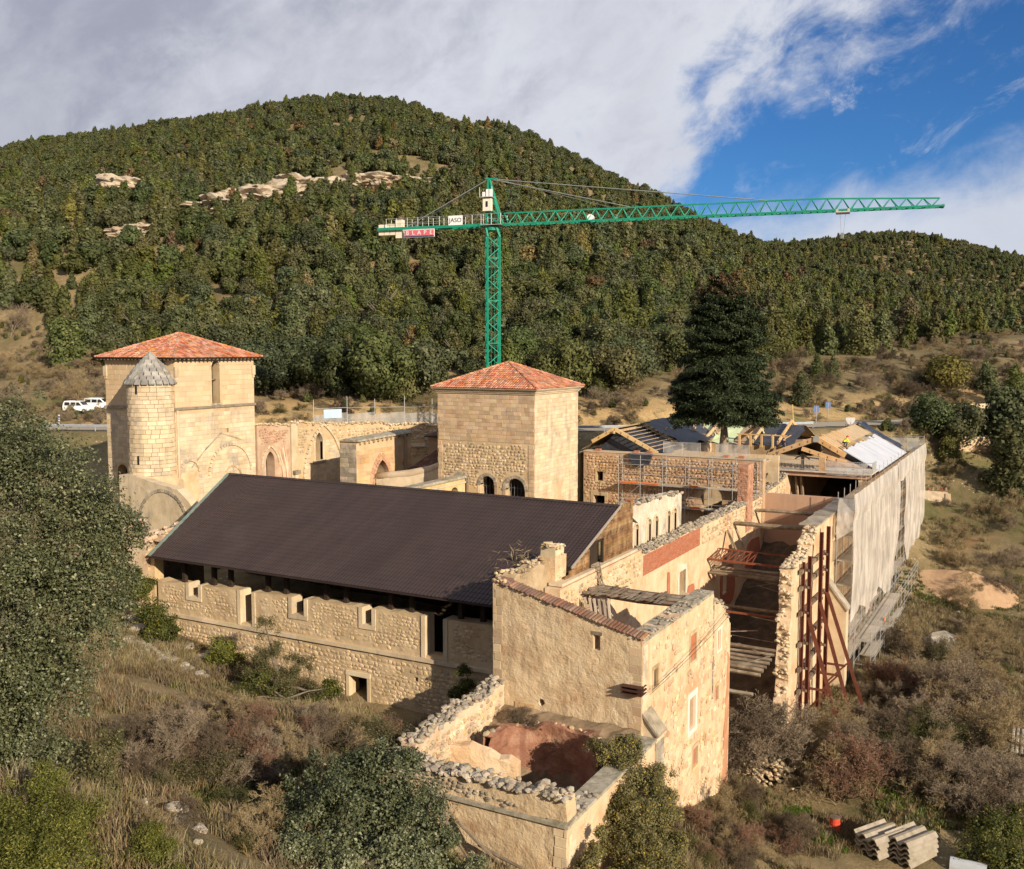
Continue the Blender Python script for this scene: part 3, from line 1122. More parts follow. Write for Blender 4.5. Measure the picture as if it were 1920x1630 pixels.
def arch(s0, s1, z0, zs, pointed=False, n=10):
 """opening outline: jambs from z0 to the springing zs, then a round or pointed head"""
 w = s1 - s0
 pts = [(s0, z0), (s1, z0), (s1, zs)]
 if pointed:
  r = w * 1.0
  for k in range(1, n):
   a = math.acos(0.5) * k / n
   pts.append((s0 + r * math.cos(a), zs + r * math.sin(a)))
  pts.append(((s0 + s1) / 2, zs + r * math.sin(math.acos(.5))))
  for k in range(n - 1, 0, -1):
   a = math.acos(0.5) * k / n
   pts.append((s1 - r * math.cos(a), zs + r * math.sin(a)))
 else:
  for k in range(1, n * 2):
   a = math.pi * k / (n * 2)
   pts.append(((s0 + s1) / 2 + w / 2 * math.cos(a), zs + w / 2 * math.sin(a)))
 pts.append((s0, zs))
 return pts


def rect(s0, s1, z0, z1):
 return [(s0, z0), (s1, z0), (s1, z1), (s0, z1)]


def ragged(s0, z0, s1, z1, rng, amp=0.15, step=0.45, mid=None):
 """broken wall-top line from (s0,z0) to (s1,z1)"""
 n = max(2, int(abs(s1 - s0) / step))
 out = []
 for k in range(n + 1):
  t = k / n
  z = z0 + (z1 - z0) * t
  if mid:
   z = np.interp(s0 + (s1 - s0) * t, [m[0] for m in mid], [m[1] for m in mid]) if s1 > s0 else np.interp(s0 + (s1 - s0) * t, [m[0] for m in mid][::-1], [m[1] for m in mid][::-1])
  out.append((s0 + (s1 - s0) * t, float(z) + rng.uniform(-amp, amp)))
 return out


def solid_wall(mb, fr, outline, holes=(), th=0.8, rough=0.04, step=0.5, seed=0, back_rough=None):
 """wall with real thickness, openings cut through, uneven faces"""
 rng = np.random.default_rng(seed + 1)
 loops = [list(outline)] + [list(h) for h in holes]
 pts, edges = [], []
 for lp in loops:
  # subdivide long edges
  d = []
  for i in range(len(lp)):
   a, b = lp[i], lp[(i + 1) % len(lp)]
   ln = math.hypot(b[0] - a[0], b[1] - a[1])
   k = max(1, int(ln / (step * 1.5)))
   for j in range(k):
    d.append((a[0] + (b[0] - a[0]) * j / k, a[1] + (b[1] - a[1]) * j / k))
  base = len(pts)
  pts.extend(d)
  edges.extend([(base + i, base + (i + 1) % len(d)) for i in range(len(d))])
 bl = np.array(pts)
 o = np.array(outline)
 gx = np.arange(o[:, 0].min() + step / 2, o[:, 0].max(), step)
 gz = np.arange(o[:, 1].min() + step / 2, o[:, 1].max(), step)
 G = np.stack(np.meshgrid(gx, gz), -1).reshape(-1, 2)
 if len(G):
  G = G + rng.uniform(-.3, .3, G.shape) * step
  ok = in_poly(G, loops[0])
  for h in loops[1:]:
   ok &= ~in_poly(G, h)
  G = G[ok]
  if len(G):
   dm = np.min(np.hypot(G[:, None, 0] - bl[None, :, 0], G[:, None, 1] - bl[None, :, 1]), 1)
   G = G[dm > step * 0.45]
  pts = pts + [tuple(g) for g in G]
 V, E, F, *_ = delaunay_2d_cdt([Vector(p) for p in pts], edges, [], 0, 1e-5)
 VA = np.array([(v.x, v.y) for v in V])
 FA = np.array([list(f) for f in F if len(f) == 3])
 cen = VA[FA].mean(1)
 ok = in_poly(cen, loops[0])
 for h in loops[1:]:
  ok &= ~in_poly(cen, h)
 FA = FA[ok]
 # orientation: counter-clockwise seen from outside (s right, z up)
 a, b, c = VA[FA[:, 0]], VA[FA[:, 1]], VA[FA[:, 2]]
 cr = (b[:, 0] - a[:, 0]) * (c[:, 1] - a[:, 1]) - (b[:, 1] - a[:, 1]) * (c[:, 0] - a[:, 0])
 FA[cr < 0] = FA[cr < 0][:, ::-1]
 cnt = {}
 for f in FA:
  for i in range(3):
   e = (int(f[i]), int(f[(i + 1) % 3]))
   cnt[e] = cnt.get(e, 0) + 1
 bnd = [e for e in cnt if (e[1], e[0]) not in cnt]
 onb = set(i for e in bnd for i in e)
 nV = len(VA)
 vs = []
 br = rough if back_rough is None else back_rough
 for side, amp in ((0, rough), (1, br)):
  for i, (s, z) in enumerate(VA):
   n = 0.0
   if amp:
    q = fr.p(s, z)
    n = (mnoise.noise(q * 1.1 + Vector((seed, 0, side * 7))) * 0.7 + mnoise.noise(q * 3.1) * 0.5) * amp
    if i in onb:
     n *= 0.4
   vs.append(fr.p(s, z, n if side == 0 else -th - n))
 fs = [tuple(f) for f in FA] + [tuple(int(i) + nV for i in f[::-1]) for f in FA]
 for a_, b_ in bnd:
  fs.append((b_, a_, a_ + nV, b_ + nV))
 mb.add(vs, fs)
 return mb


# --- stones
def stone_pool(kind, n, seed):
 rng = random.Random(seed)
 out = []
 for k in range(n):
  bm = bmesh.new()
  if kind == 'rubble':
   m = rng.choice((5, 6, 6, 7, 8))
   a0 = rng.uniform(0, 6.28)
   base, front = [], []
   for i in range(m):
    a = a0 + 6.283 * i / m + rng.uniform(-.25, .25)
    # superellipse so neighbours pack closely
    ca, sa = math.cos(a), math.sin(a)
    r = (abs(ca) ** 3 + abs(sa) ** 3) ** (-1 / 3) * 0.5 * rng.uniform(.86, 1.06)
    base.append((ca * r, 1.2, sa * r))
    k2 = rng.uniform(.68, .86)
    front.append((ca * r * k2, -rng.uniform(.65, 1.15), sa * r * k2))
   B = [bm.verts.new(p) for p in base]
   Fv = [bm.verts.new(p) for p in front]
   c = bm.verts.new((0, -1.25, 0))
   for i in range(m):
    j = (i + 1) % m
    bm.faces.new((B[i], B[j], Fv[j], Fv[i]))
    bm.faces.new((Fv[i], Fv[j], c))
  elif kind == 'ashlar':
   j = lambda: rng.uniform(-.012, .012)
   e = .035
   B = [bm.verts.new((x * .5, 1.0, z * .5)) for x, z in ((-1, -1), (1, -1), (1, 1), (-1, 1))]
   M_ = [bm.verts.new((x * .5, -.55, z * .5)) for x, z in ((-1, -1), (1, -1), (1, 1), (-1, 1))]
   Fv = [bm.verts.new((x * (.5 - e) + j(), -1 + rng.uniform(-.25, .25), z * (.5 - e * 1.6) + j())) for x, z in ((-1, -1), (1, -1), (1, 1), (-1, 1))]
   for i in range(4):
    q = (i + 1) % 4
    bm.faces.new((B[i], B[q], M_[q], M_[i]))
    bm.faces.new((M_[i], M_[q], Fv[q], Fv[i]))
   bm.faces.new(Fv)
  elif kind == 'loose':
   r = bmesh.ops.create_icosphere(bm, subdivisions=1, radius=0.5)
   for v in r['verts']:
    v.co *= rng.uniform(.72, 1.15)
   for v in bm.verts:
    v.co.z *= .85
  bmesh.ops.recalc_face_normals(bm, faces=bm.faces)
  me = bpy.data.meshes.new('stone')
  bm.to_mesh(me)
  bm.free()
  out.append(me)
 return out


POOL = {}


def pool(kind, m):
 key = (kind, m.name)
 if key not in POOL:
  ms = stone_pool(kind, 10, hash(kind) % 97 if False else len(kind) * 13 + len(POOL))
  for me in ms:
   me.materials.append(m)
  POOL[key] = ms
 return POOL[key]


def place_stones(parent, items, ms, nmax, name='stone', rest='stone_facing'):
 """items: (loc world, rot euler, scale); the nmax largest are pieces of their own, the rest one mass"""
 r0 = ROOT[parent.name]
 items = sorted(items, key=lambda q: -(q[2][0] * q[2][2]))
 for i, (p, e, sc) in enumerate(items[:nmax]):
  o = link_mesh(name, ms[i % len(ms)], None, parent, Vector(p) - r0)
  o.rotation_euler = e
  o.scale = sc
 if len(items) > nmax:
  vs, fs, b = [], [], 0
  from mathutils import Euler, Matrix
  cache = [(np.array([v.co[:] for v in me.vertices]), [tuple(q.vertices) for q in me.polygons]) for me in ms]
  for i, (p, e, sc) in enumerate(items[nmax:]):
   v, f = cache[i % len(ms)]
   R = np.array(Euler(e).to_matrix())
   w = (v * np.array(sc)) @ R.T + np.array(Vector(p) - r0)
   vs.append(w)
   fs.extend([tuple(k + b for k in q) for q in f])
   b += len(v)
  me = bpy.data.meshes.new(rest)
  me.from_pydata(np.concatenate(vs).tolist(), [], fs)
  me.materials.append(ms[0].materials[0])
  o = link_mesh(rest, me, None, parent)
  o['kind'] = 'stuff'


def face_items(fr, outline, holes, kind, row, ln, proud, seed, fill=1.0, margin=0.03, n=0.0, gap=0.011):
 rng = random.Random(seed)
 o = np.array(outline)
 items = []
 z = o[:, 1].min()
 zmax = o[:, 1].max()
 smin, smax = o[:, 0].min(), o[:, 0].max()
 while z < zmax:
  h = rng.uniform(*row)
  s = smin - rng.uniform(0, ln[1])
  while s < smax:
   w = rng.uniform(*ln)
   if kind == 'ashlar':
    cs, cz, ws, hs = s + w / 2, z + h / 2, w - gap, h - gap
   else:
    cs, cz = s + w / 2 + rng.uniform(-.04, .04), z + h / 2 + rng.uniform(-.05, .05)
    ws, hs = w * rng.uniform(.86, 1.06), h * rng.uniform(.8, 1.15)
   s += w
   if rng.random() > fill:
    continue
   if kind == 'ashlar':   # trim at the ends of the course
    a, b = max(cs - ws / 2, smin + .01), min(cs + ws / 2, smax - .01)
    if b - a < .12:
     continue
    cs, ws = (a + b) / 2, b - a
   q = np.array([(cs + dx * ws / 2 * .96, cz + dz * hs / 2 * .96) for dx in (-1, 0, 1) for dz in (-1, 0, 1)])
   if not in_poly(q, outline).all():
    continue
   if any(in_poly(q, h_).any() for h_ in holes):
    continue
   rot = 0.0 if kind == 'ashlar' else rng.uniform(-.14, .14)
   items.append((fr.p(cs, cz, n), (0, rot, fr.ang), (ws, proud * rng.uniform(.7, 1.3), hs)))
  z += h
 return items


def coping_items(fr, line, th, rng, size=(.18, .42), layers=1, dens=1.0, n0=0.0):
 """loose stones bedded along a broken wall top; line is a list of (s,z)"""
 items = []
 line = sorted(line)
 S = [q[0] for q in line]
 Z = [q[1] for q in line]
 s = S[0]
 while s < S[-1]:
  across = -0.05
  while across < th:
   w = rng.uniform(*size)
   if rng.uniform(0, 1) < dens:
    z = float(np.interp(s, S, Z))
    items.append((fr.p(s + rng.uniform(-.1, .1), z + w * .12 + rng.uniform(-.05, .10), n0 - across), (rng.uniform(-.4, .4), rng.uniform(-.4, .4), rng.uniform(0, 6.28)),
                              (w * rng.uniform(.9, 1.5), w * rng.uniform(.8, 1.2), w * rng.uniform(.7, 1.0))))
   across += w * .85
  s += rng.uniform(*size) * .9
 return items


def surround(parent, fr, s0, s1, z0, z1, w=0.16, proud=0.05, m=None, top=True, sill=True, depth=.3):
 """dressed-stone frame round an opening, jambs, lintel and sill as separate blocks"""
 m = m or STONE
 s0, s1, z0, z1 = s0 + .018, s1 - .018, z0 + .018 * sill, z1 - .018
 for a, b in ((s0 - w, s0), (s1, s1 + w)):
  o = MB()
  o.add([fr.p(a, z0, proud), fr.p(b, z0, proud), fr.p(b, z1, proud), fr.p(a, z1, proud), fr.p(a, z0, -depth), fr.p(b, z0, -depth), fr.p(b, z1, -depth), fr.p(a, z1, -depth)],
              [(0, 1, 2, 3), (7, 6, 5, 4), (0, 4, 5, 1), (1, 5, 6, 2), (2, 6, 7, 3), (3, 7, 4, 0)])
  o.part('jamb', m, parent)
 bars = []
 if top:
  bars.append(('lintel', z1, z1 + w * 1.2))
 if sill:
  bars.append(('sill', z0 - w, z0))
 for nm, a, b in bars:
  o = MB()
  s_0, s_1 = s0 - w * 1.05, s1 + w * 1.05
  p2 = proud + .02
  o.add([fr.p(s_0, a, p2), fr.p(s_1, a, p2), fr.p(s_1, b, p2), fr.p(s_0, b, p2), fr.p(s_0, a, -depth), fr.p(s_1, a, -depth), fr.p(s_1, b, -depth), fr.p(s_0, b, -depth)],
              [(0, 1, 2, 3), (7, 6, 5, 4), (0, 4, 5, 1), (1, 5, 6, 2), (2, 6, 7, 3), (3, 7, 4, 0)])
  o.part(nm, m, parent)


def fr_box(mb, fr, s0, s1, z0, z1, n0, n1):
 mb.add([fr.p(s0, z0, n1), fr.p(s1, z0, n1), fr.p(s1, z1, n1), fr.p(s0, z1, n1), fr.p(s0, z0, n0), fr.p(s1, z0, n0), fr.p(s1, z1, n0), fr.p(s0, z1, n0)],
           [(0, 1, 2, 3), (7, 6, 5, 4), (0, 4, 5, 1), (1, 5, 6, 2), (2, 6, 7, 3), (3, 7, 4, 0)])
 return mb


def voussoirs(parent, fr, s0, s1, zs, w=.28, proud=.05, depth=.35, m=None, pointed=False, n=11, name='voussoir'):
 """ring of wedge stones round an arch head"""
 m = m or STONE
 s0, s1 = s0 + .02, s1 - .02
 r = (s1 - s0) / 2
 c = (s0 + s1) / 2
 segs = []
 if not pointed:
  for k in range(n):
   a0, a1 = math.pi * k / n + .012, math.pi * (k + 1) / n - .012
   segs.append([(c + rr * math.cos(a), zs + rr * math.sin(a)) for rr, a in ((r, a0), (r + w, a0), (r + w, a1), (r, a1))])
 else:
  R = s1 - s0
  h = n // 2
  am = math.acos(.5)
  for side in (0, 1):
   for k in range(h):
    a0, a1 = am * k / h + .008, am * (k + 1) / h - .008
    q = []
    for rr, a in ((R, a0), (R + w, a0 if k else a0), (R + w, min(a1, math.acos(R * .5 / (R + w)))), (R, a1)):
     x = rr * math.cos(a)
     q.append(((s0 + x) if side == 0 else (s1 - x), zs + rr * math.sin(a)))
    segs.append(q)
 for q in segs:
  o = MB()
  o.add([fr.p(s, z, proud) for s, z in q] + [fr.p(s, z, -depth) for s, z in q], [(0, 1, 2, 3), (7, 6, 5, 4), (0, 4, 5, 1), (1, 5, 6, 2), (2, 6, 7, 3), (3, 7, 4, 0)])
  o.part(name, m, parent)


def tile_plane(mb, a, b, c, d, rng, pitch=.24, tl=.42, r=.1):
 """rows of half-round tiles on the quad: eave a->b, ridge d->c (a under d, b under c); a triangle has c==d"""
 a, b, c, d = map(Vector, (a, b, c, d))
 n = (b - a).cross(d - a)
 if n.length < 1e-6:
  n = (b - a).cross(c - a)
 n.normalize()
 if n.z < 0:
  n = -n
 L = (b - a).length
 u = (b - a).normalized()
 # up-slope direction in plane, perpendicular to the eave
 g = n.cross(u)
 if g.z < 0:
  g = -g
 H = max((d - a).dot(g), (c - a).dot(g))
 sd, sc = (d - a).dot(u), (c - a).dot(u)
 k = 0
 cols = int(L / pitch)
 prof = [(math.cos(t), math.sin(t)) for t in (0.15, 1.05, 2.09, 2.99)]
 for i in range(cols):
  x = (i + .5) * L / cols
  # height of this column
  if x < sd:
   h = H * x / sd
  elif x > sc:
   h = H * (L - x) / max(1e-6, L - sc)
  else:
   h = H
  m = max(1, int(h / tl))
  y = -0.06
  xx = x + rng.uniform(-.015, .015)
  for j in range(m + 1):
   y1 = min(y + tl * rng.uniform(.9, 1.1), h)
   if y1 - y < .08:
    break
   lift0, lift1 = .055 + rng.uniform(-.008, .012), .02
   r0, r1 = r * 1.06, r * .9
   vs = []
   for yy, lf, rr in ((y, lift0, r0), (y1 + .03, lift1, r1)):
    base = a + u * xx + g * yy + n * lf
    for cx_, sy_ in prof:
     vs.append(base + u * cx_ * rr + n * sy_ * rr * .8)
   mb.add(vs, [(0, 1, 5, 4), (1, 2, 6, 5), (2, 3, 7, 6), (0, 3, 2, 1)])
   y = y1
   if y >= h:
    break
 # flat underlay
 q = [a, b, c] if (c - d).length < 1e-6 else [a, b, c, d]
 mb.add([p + n * .012 for p in q], [tuple(range(len(q)))])
 return mb


def ridge_tiles(mb, p, q, rng, tl=.42, r=.13):
 p, q = Vector(p), Vector(q)
 n = max(1, int((q - p).length / tl))
 d = (q - p).normalized()
 s = d.cross(Vector((0, 0, 1))).normalized()
 u = s.cross(d).normalized()
 for i in range(n):
  a = p + (q - p) * (i / n) + u * (.05 + rng.uniform(0, .015))
  b = p + (q - p) * ((i + 1.08) / n) + u * .03
  vs = []
  for base, rr in ((a, r * 1.08), (b, r * .9)):
   for t in (0.0, .8, 1.57, 2.35, 3.14):
    vs.append(base + s * math.cos(t) * rr + u * math.sin(t) * rr)
  mb.add(vs, [(0, 1, 6, 5), (1, 2, 7, 6), (2, 3, 8, 7), (3, 4, 9, 8), (4, 3, 2, 1, 0)])


def hip_roof(parent, x0, x1, y0, y1, ze, apex, m, seed, over=.5, pitch=.25, under=WOOD_AND_SHADE):
 rng = random.Random(seed)
 x0, x1, y0, y1 = x0 - over, x1 + over, y0 - over, y1 + over
 A, B, Cc, D = (x0, y0, ze), (x1, y0, ze), (x1, y1, ze), (x0, y1, ze)
 roof = MB()
 for a, b in ((A, B), (B, Cc), (Cc, D), (D, A)):
  tile_plane(roof, a, b, apex, apex, rng, pitch)
 o = roof.part('roof_tiles', m, parent, kind='stuff')
 hips = MB()
 for a in (A, B, Cc, D):
  ridge_tiles(hips, a, apex, rng)
 h = hips.part('hip_tiles', m, parent, kind='stuff')
 bd = MB()
 bd.add([A, B, Cc, D, (x0, y0, ze - .08), (x1, y0, ze - .08), (x1, y1, ze - .08), (x0, y1, ze - .08)], [(0, 1, 5, 4), (1, 2, 6, 5), (2, 3, 7, 6), (3, 0, 4, 7), (4, 5, 6, 7)])
 bd.part('eaves_board', under, parent)
 return o


# ------------------------------------------------------------------ bell tower with round stair turret
def build_bell_tower():
 X0, X1, Y0, Y1, ZB, ZT = -75.3, -66.5, 60.6, 70.2, 7.5, 23.25
 t = thing('bell_tower', 'square pale stone tower with red hipped roof and conical stair turret at its corner', 'tower', (-70.9, 65.4, ZB))
 frS = Frame((X0, Y0), (0, -1))
 frE = Frame((X1, Y0), (1, 0))
 frN = Frame((X1, Y1), (0, 1))
 frW = Frame((X0, Y1), (-1, 0))
 W, Dp = X1 - X0, Y1 - Y0
 slit = rect(6.0, 6.16, 16.2, 16.75)
 tall = arch(4.28, 5.25, 19.1, 22.55)
 holesE = [tall, slit, rect(4.62, 4.76, 16.1, 16.75), arch(1.05, 2.1, 11.0, 13.2)]
 wS = MB()
 solid_wall(wS, frS, rect(0, W, ZB, ZT), [arch(1.2, 2.5, 11.2, 13.0)], .9, .02, .9, 1)
 wS.part('wall', MORTAR, t)
 wE = MB()
 solid_wall(wE, frE, rect(.9, Dp - .9, ZB, ZT), [[(s, z) for s, z in h] for h in holesE[:3]], .9, .02, .9, 2)
 wE.part('wall', MORTAR, t)
 for fr, w in ((frN, W), (frW, Dp - 1.8)):
  m = MB()
  solid_wall(m, fr, rect(0 if fr is frN else .9, (W if fr is frN else Dp - .9), ZB, ZT), [], .9, .02, 2.0, 3)
  m.part('wall', MORTAR, t)
 # corner edges of the east face (beyond the returns)
 # upper stage: smooth rendered ashlar, lower stage: coursed blocks
 up = mat('tower_upper_ashlar', [(0.52, 0.385, 0.235), (0.58, 0.435, 0.275)], 0.5, 0.92, 0.35, 7, rnd=0.10, streak=((0.36, 0.27, 0.17), .35, 1.2))
 its = face_items(frE, rect(0, Dp, 18.95, 23.1), [tall], 'ashlar', (.42, .5), (.7, 1.2), .025, 4)
 its += face_items(frS, rect(0, W, 18.95, 23.1), [], 'ashlar', (.42, .5), (.7, 1.2), .025, 5)
 place_stones(t, its, pool('ashlar', up), 130, 'ashlar_block', 'ashlar_facing')
 its = face_items(frE, rect(0, Dp, ZB, 18.7), [holesE[1], holesE[2]], 'ashlar', (.33, .45), (.45, 1.0), .03, 6)
 its += face_items(frS, rect(0, W, ZB, 18.7), [arch(1.2, 2.5, 11.2, 13.0)], 'ashlar', (.33, .45), (.45, 1.0), .03, 7)
 place_stones(t, its, pool('ashlar', STONE_W), 170, 'ashlar_block', 'ashlar_facing')
 # string course
 for fr, w in ((frS, W), (frE, Dp)):
  fr_box(MB(), fr, -.12, w + .12, 18.72, 18.93, -.05, .13).part('string_course', STONE_G, t)
 # tall belfry window: reveal, bar, inner shade
 for fr, s0, s1 in ((frE, 4.28, 5.25),):
  voussoirs(t, fr, s0, s1, 22.55, .16, .03, .3, STONE_W, n=7)
  fr_box(MB(), fr, s0 - .1, s1 + .1, 18.98, 19.12, -.5, .08).part('window_sill', STONE_G, t)
  fr_box(MB(), fr, s0 + .05, s1 - .02, 21.25, 21.33, -.5, -.4).part('tie_beam', WOOD_OLD, t)
 # corbels carved at the upper corners
 for fr, s in ((frE, .12), (frE, Dp - .15), (frS, .1)):
  m = MB()
  fr_box(m, fr, s - .18, s + .22, 21.6, 22.5, 0, .16)
  fr_box(m, fr, s - .12, s + .16, 21.35, 21.6, 0, .1)
  m.part('corner_corbel', STONE_W, t)
 # blind arches low on the east face
 for s0, s1, zs, zb in ((.35, 2.35, 13.2, ZB), (3.7, 8.8, 12.65, ZB)):
  voussoirs(t, frE, s0, s1, zs, .24, .16, .05, STONE_W, n=13 if s1 - s0 < 3 else 23)
 its = []
 fr_box(MB(), frE, .35, 2.35, ZB, 13.2, .0, .05).part('blind_arch_panel', STONE, t)
 voussoirs(t, frE, 5.6, 7.5, 12.2, .2, .1, .02, STONE, n=11)
 # rain-water scar of the old nave roof (raised weathering line)
 m = MB()
 for a, b in (((1.6, 13.6), (3.2, 15.0)), ((3.2, 15.0), (5.2, 16.4)), ((5.2, 16.4), (7.8, 15.6))):
  p, q = frE.p(*a, .03), frE.p(*b, .03)
  m.beam(p, q, .12, .12)
 m.part('roof_scar', STONE_G, t)
 # slender shaft beside the corner
 MB().tube([frE.p(.12, ZB, .1), frE.p(.12, 18.7, .1)], .11, 8).part('angle_shaft', STONE, t, smooth=True)
 # rafters under the eaves
 m = MB()
 for k in range(22):
  s = -.3 + (Dp + .6) * k / 21
  fr_box(m, frE, s - .06, s + .06, ZT - .2, ZT - .02, -.2, .55)
  s = -.3 + (W + .6) * k / 21
  fr_box(m, frS, s - .06, s + .06, ZT - .2, ZT - .02, -.2, .55)
 m.part('rafter_ends', WOOD_OLD, t, kind='stuff')
 hip_roof(t, X0, X1, Y0, Y1, ZT, (-70.9, 65.4, 25.45), TILE, 21, .6)
 # stair turret
 cx, cy, r = -68.45, 59.75, 1.98
 m = MB()
 n = 40
 ring = [(math.cos(6.2832 * k / n), math.sin(6.2832 * k / n)) for k in range(n)]
 prof = [(r + .5, 7.5), (r + .5, 12.6), (r + .12, 13.0), (r - .03, 13.15), (r - .03, 21.1)]
 vs = [(cx + c * rr, cy + s * rr, z) for rr, z in prof for c, s in ring]
 m.add(vs, [(i * n + k, i * n + (k + 1) % n, (i + 1) * n + (k + 1) % n, (i + 1) * n + k) for i in range(len(prof) - 1) for k in range(n)])
 tur = m.part('stair_turret', MORTAR, t, smooth=True)
 # its coursed blocks
 rg = random.Random(8)
 items = []
 z = 13.2
 while z < 21.0:
  h = rg.uniform(.30, .42)
  a = rg.uniform(0, .3)
  while a < 6.28 + .1:
   w = rg.uniform(.45, .85)
   da = w / r
   am = a + da / 2
   nx, ny = math.cos(am), math.sin(am)
   if ny < .35 and min(z + h, 21.08) - z > .1:
    items.append(((cx + nx * (r + .0), cy + ny * (r + .0), z + h / 2), (0, 0, am + math.pi / 2), (w - .02, .035, h - .02)))
   a += da
  z += h
 place_stones(tur, items, pool('ashlar', STONE_W), 120, 'ashlar_block', 'ashlar_facing')
 for px, zz in ((275, 20.2), (271, 14.2)):
  a = math.atan2(-1.0, .22)
  nx, ny = math.cos(a), math.sin(a)
  f2 = Frame((cx + nx * r, cy + ny * r), (nx, ny))
  fr_box(MB(), f2, -.09, .09, zz, zz + .75, -.1, .07).part('slit_shade_strip', IRON, tur)  # black strip set on the turret to paint the slit's inner shade
 # cone of stone slabs
 c2 = MB()
 zz0, zz1 = 21.1, 23.75
 items = []
 rows = 8
 for i in range(rows):
  f0, f1 = i / rows, (i + 1) / rows
  bul = lambda f: (1 - f) ** .82
  r0, r1 = 2.22 * bul(f0) + .05, 2.22 * bul(f1) + .12
  k = max(6, int(6.28 * r0 / .6))
  for j in range(k):
   a0, a1 = 6.2832 * j / k + .02, 6.2832 * (j + 1) / k - .02
   lift = rg.uniform(0, .025)
   q = []
   for a in (a0, a1):
    q.append((cx + math.cos(a) * (r0 + lift), cy + math.sin(a) * (r0 + lift), zz0 + (zz1 - zz0) * f0 + lift))
   for a in (a1, a0):
    q.append((cx + math.cos(a) * r1, cy + math.sin(a) * r1, zz0 + (zz1 - zz0) * f1 + .03))
   b = MB()
   if i > 4:
    c2.add(q, [(0, 1, 2, 3)])
    continue
   b.add(q + [(x, y, z_ - .1) for x, y, z_ in q], [(0, 1, 2, 3), (7, 6, 5, 4), (0, 4, 5, 1), (1, 5, 6, 2), (2, 6, 7, 3), (3, 7, 4, 0)])
   b.part('roof_slab', SLATE, tur)
 c2.add([(cx + math.cos(6.2832 * k / 24) * rr, cy + math.sin(6.2832 * k / 24) * rr, z) for rr, z in ((2.1, zz0 - .02), (.12, zz1 - .06)) for k in range(24)],
           [(k, (k + 1) % 24, 24 + (k + 1) % 24, 24 + k) for k in range(24)])
 c2.tube([(cx, cy, zz1 - .25), (cx, cy, zz1 + .02)], [.32, .1], 12)
 c2.part('cone_tip', SLATE, tur)
 # old nave wall with a half-round lunette below the turret
 frL = Frame((-69.8, 57.2), (0, -1))
 m = MB()
 solid_wall(m, frL, [(0, 7), (9.2, 7), (9.2, 10.4), (8.2, 11.6), (6.9, 12.5), (4.2, 12.9), (2.0, 13.3), (0, 13.3)], [], .9, .05, .6, 9)
 m.part('nave_wall_stump', STONE_W, t)
 voussoirs(t, frL, 2.6, 8.0, 9.5, .26, .1, .02, STONE_G, n=21)


build_bell_tower()


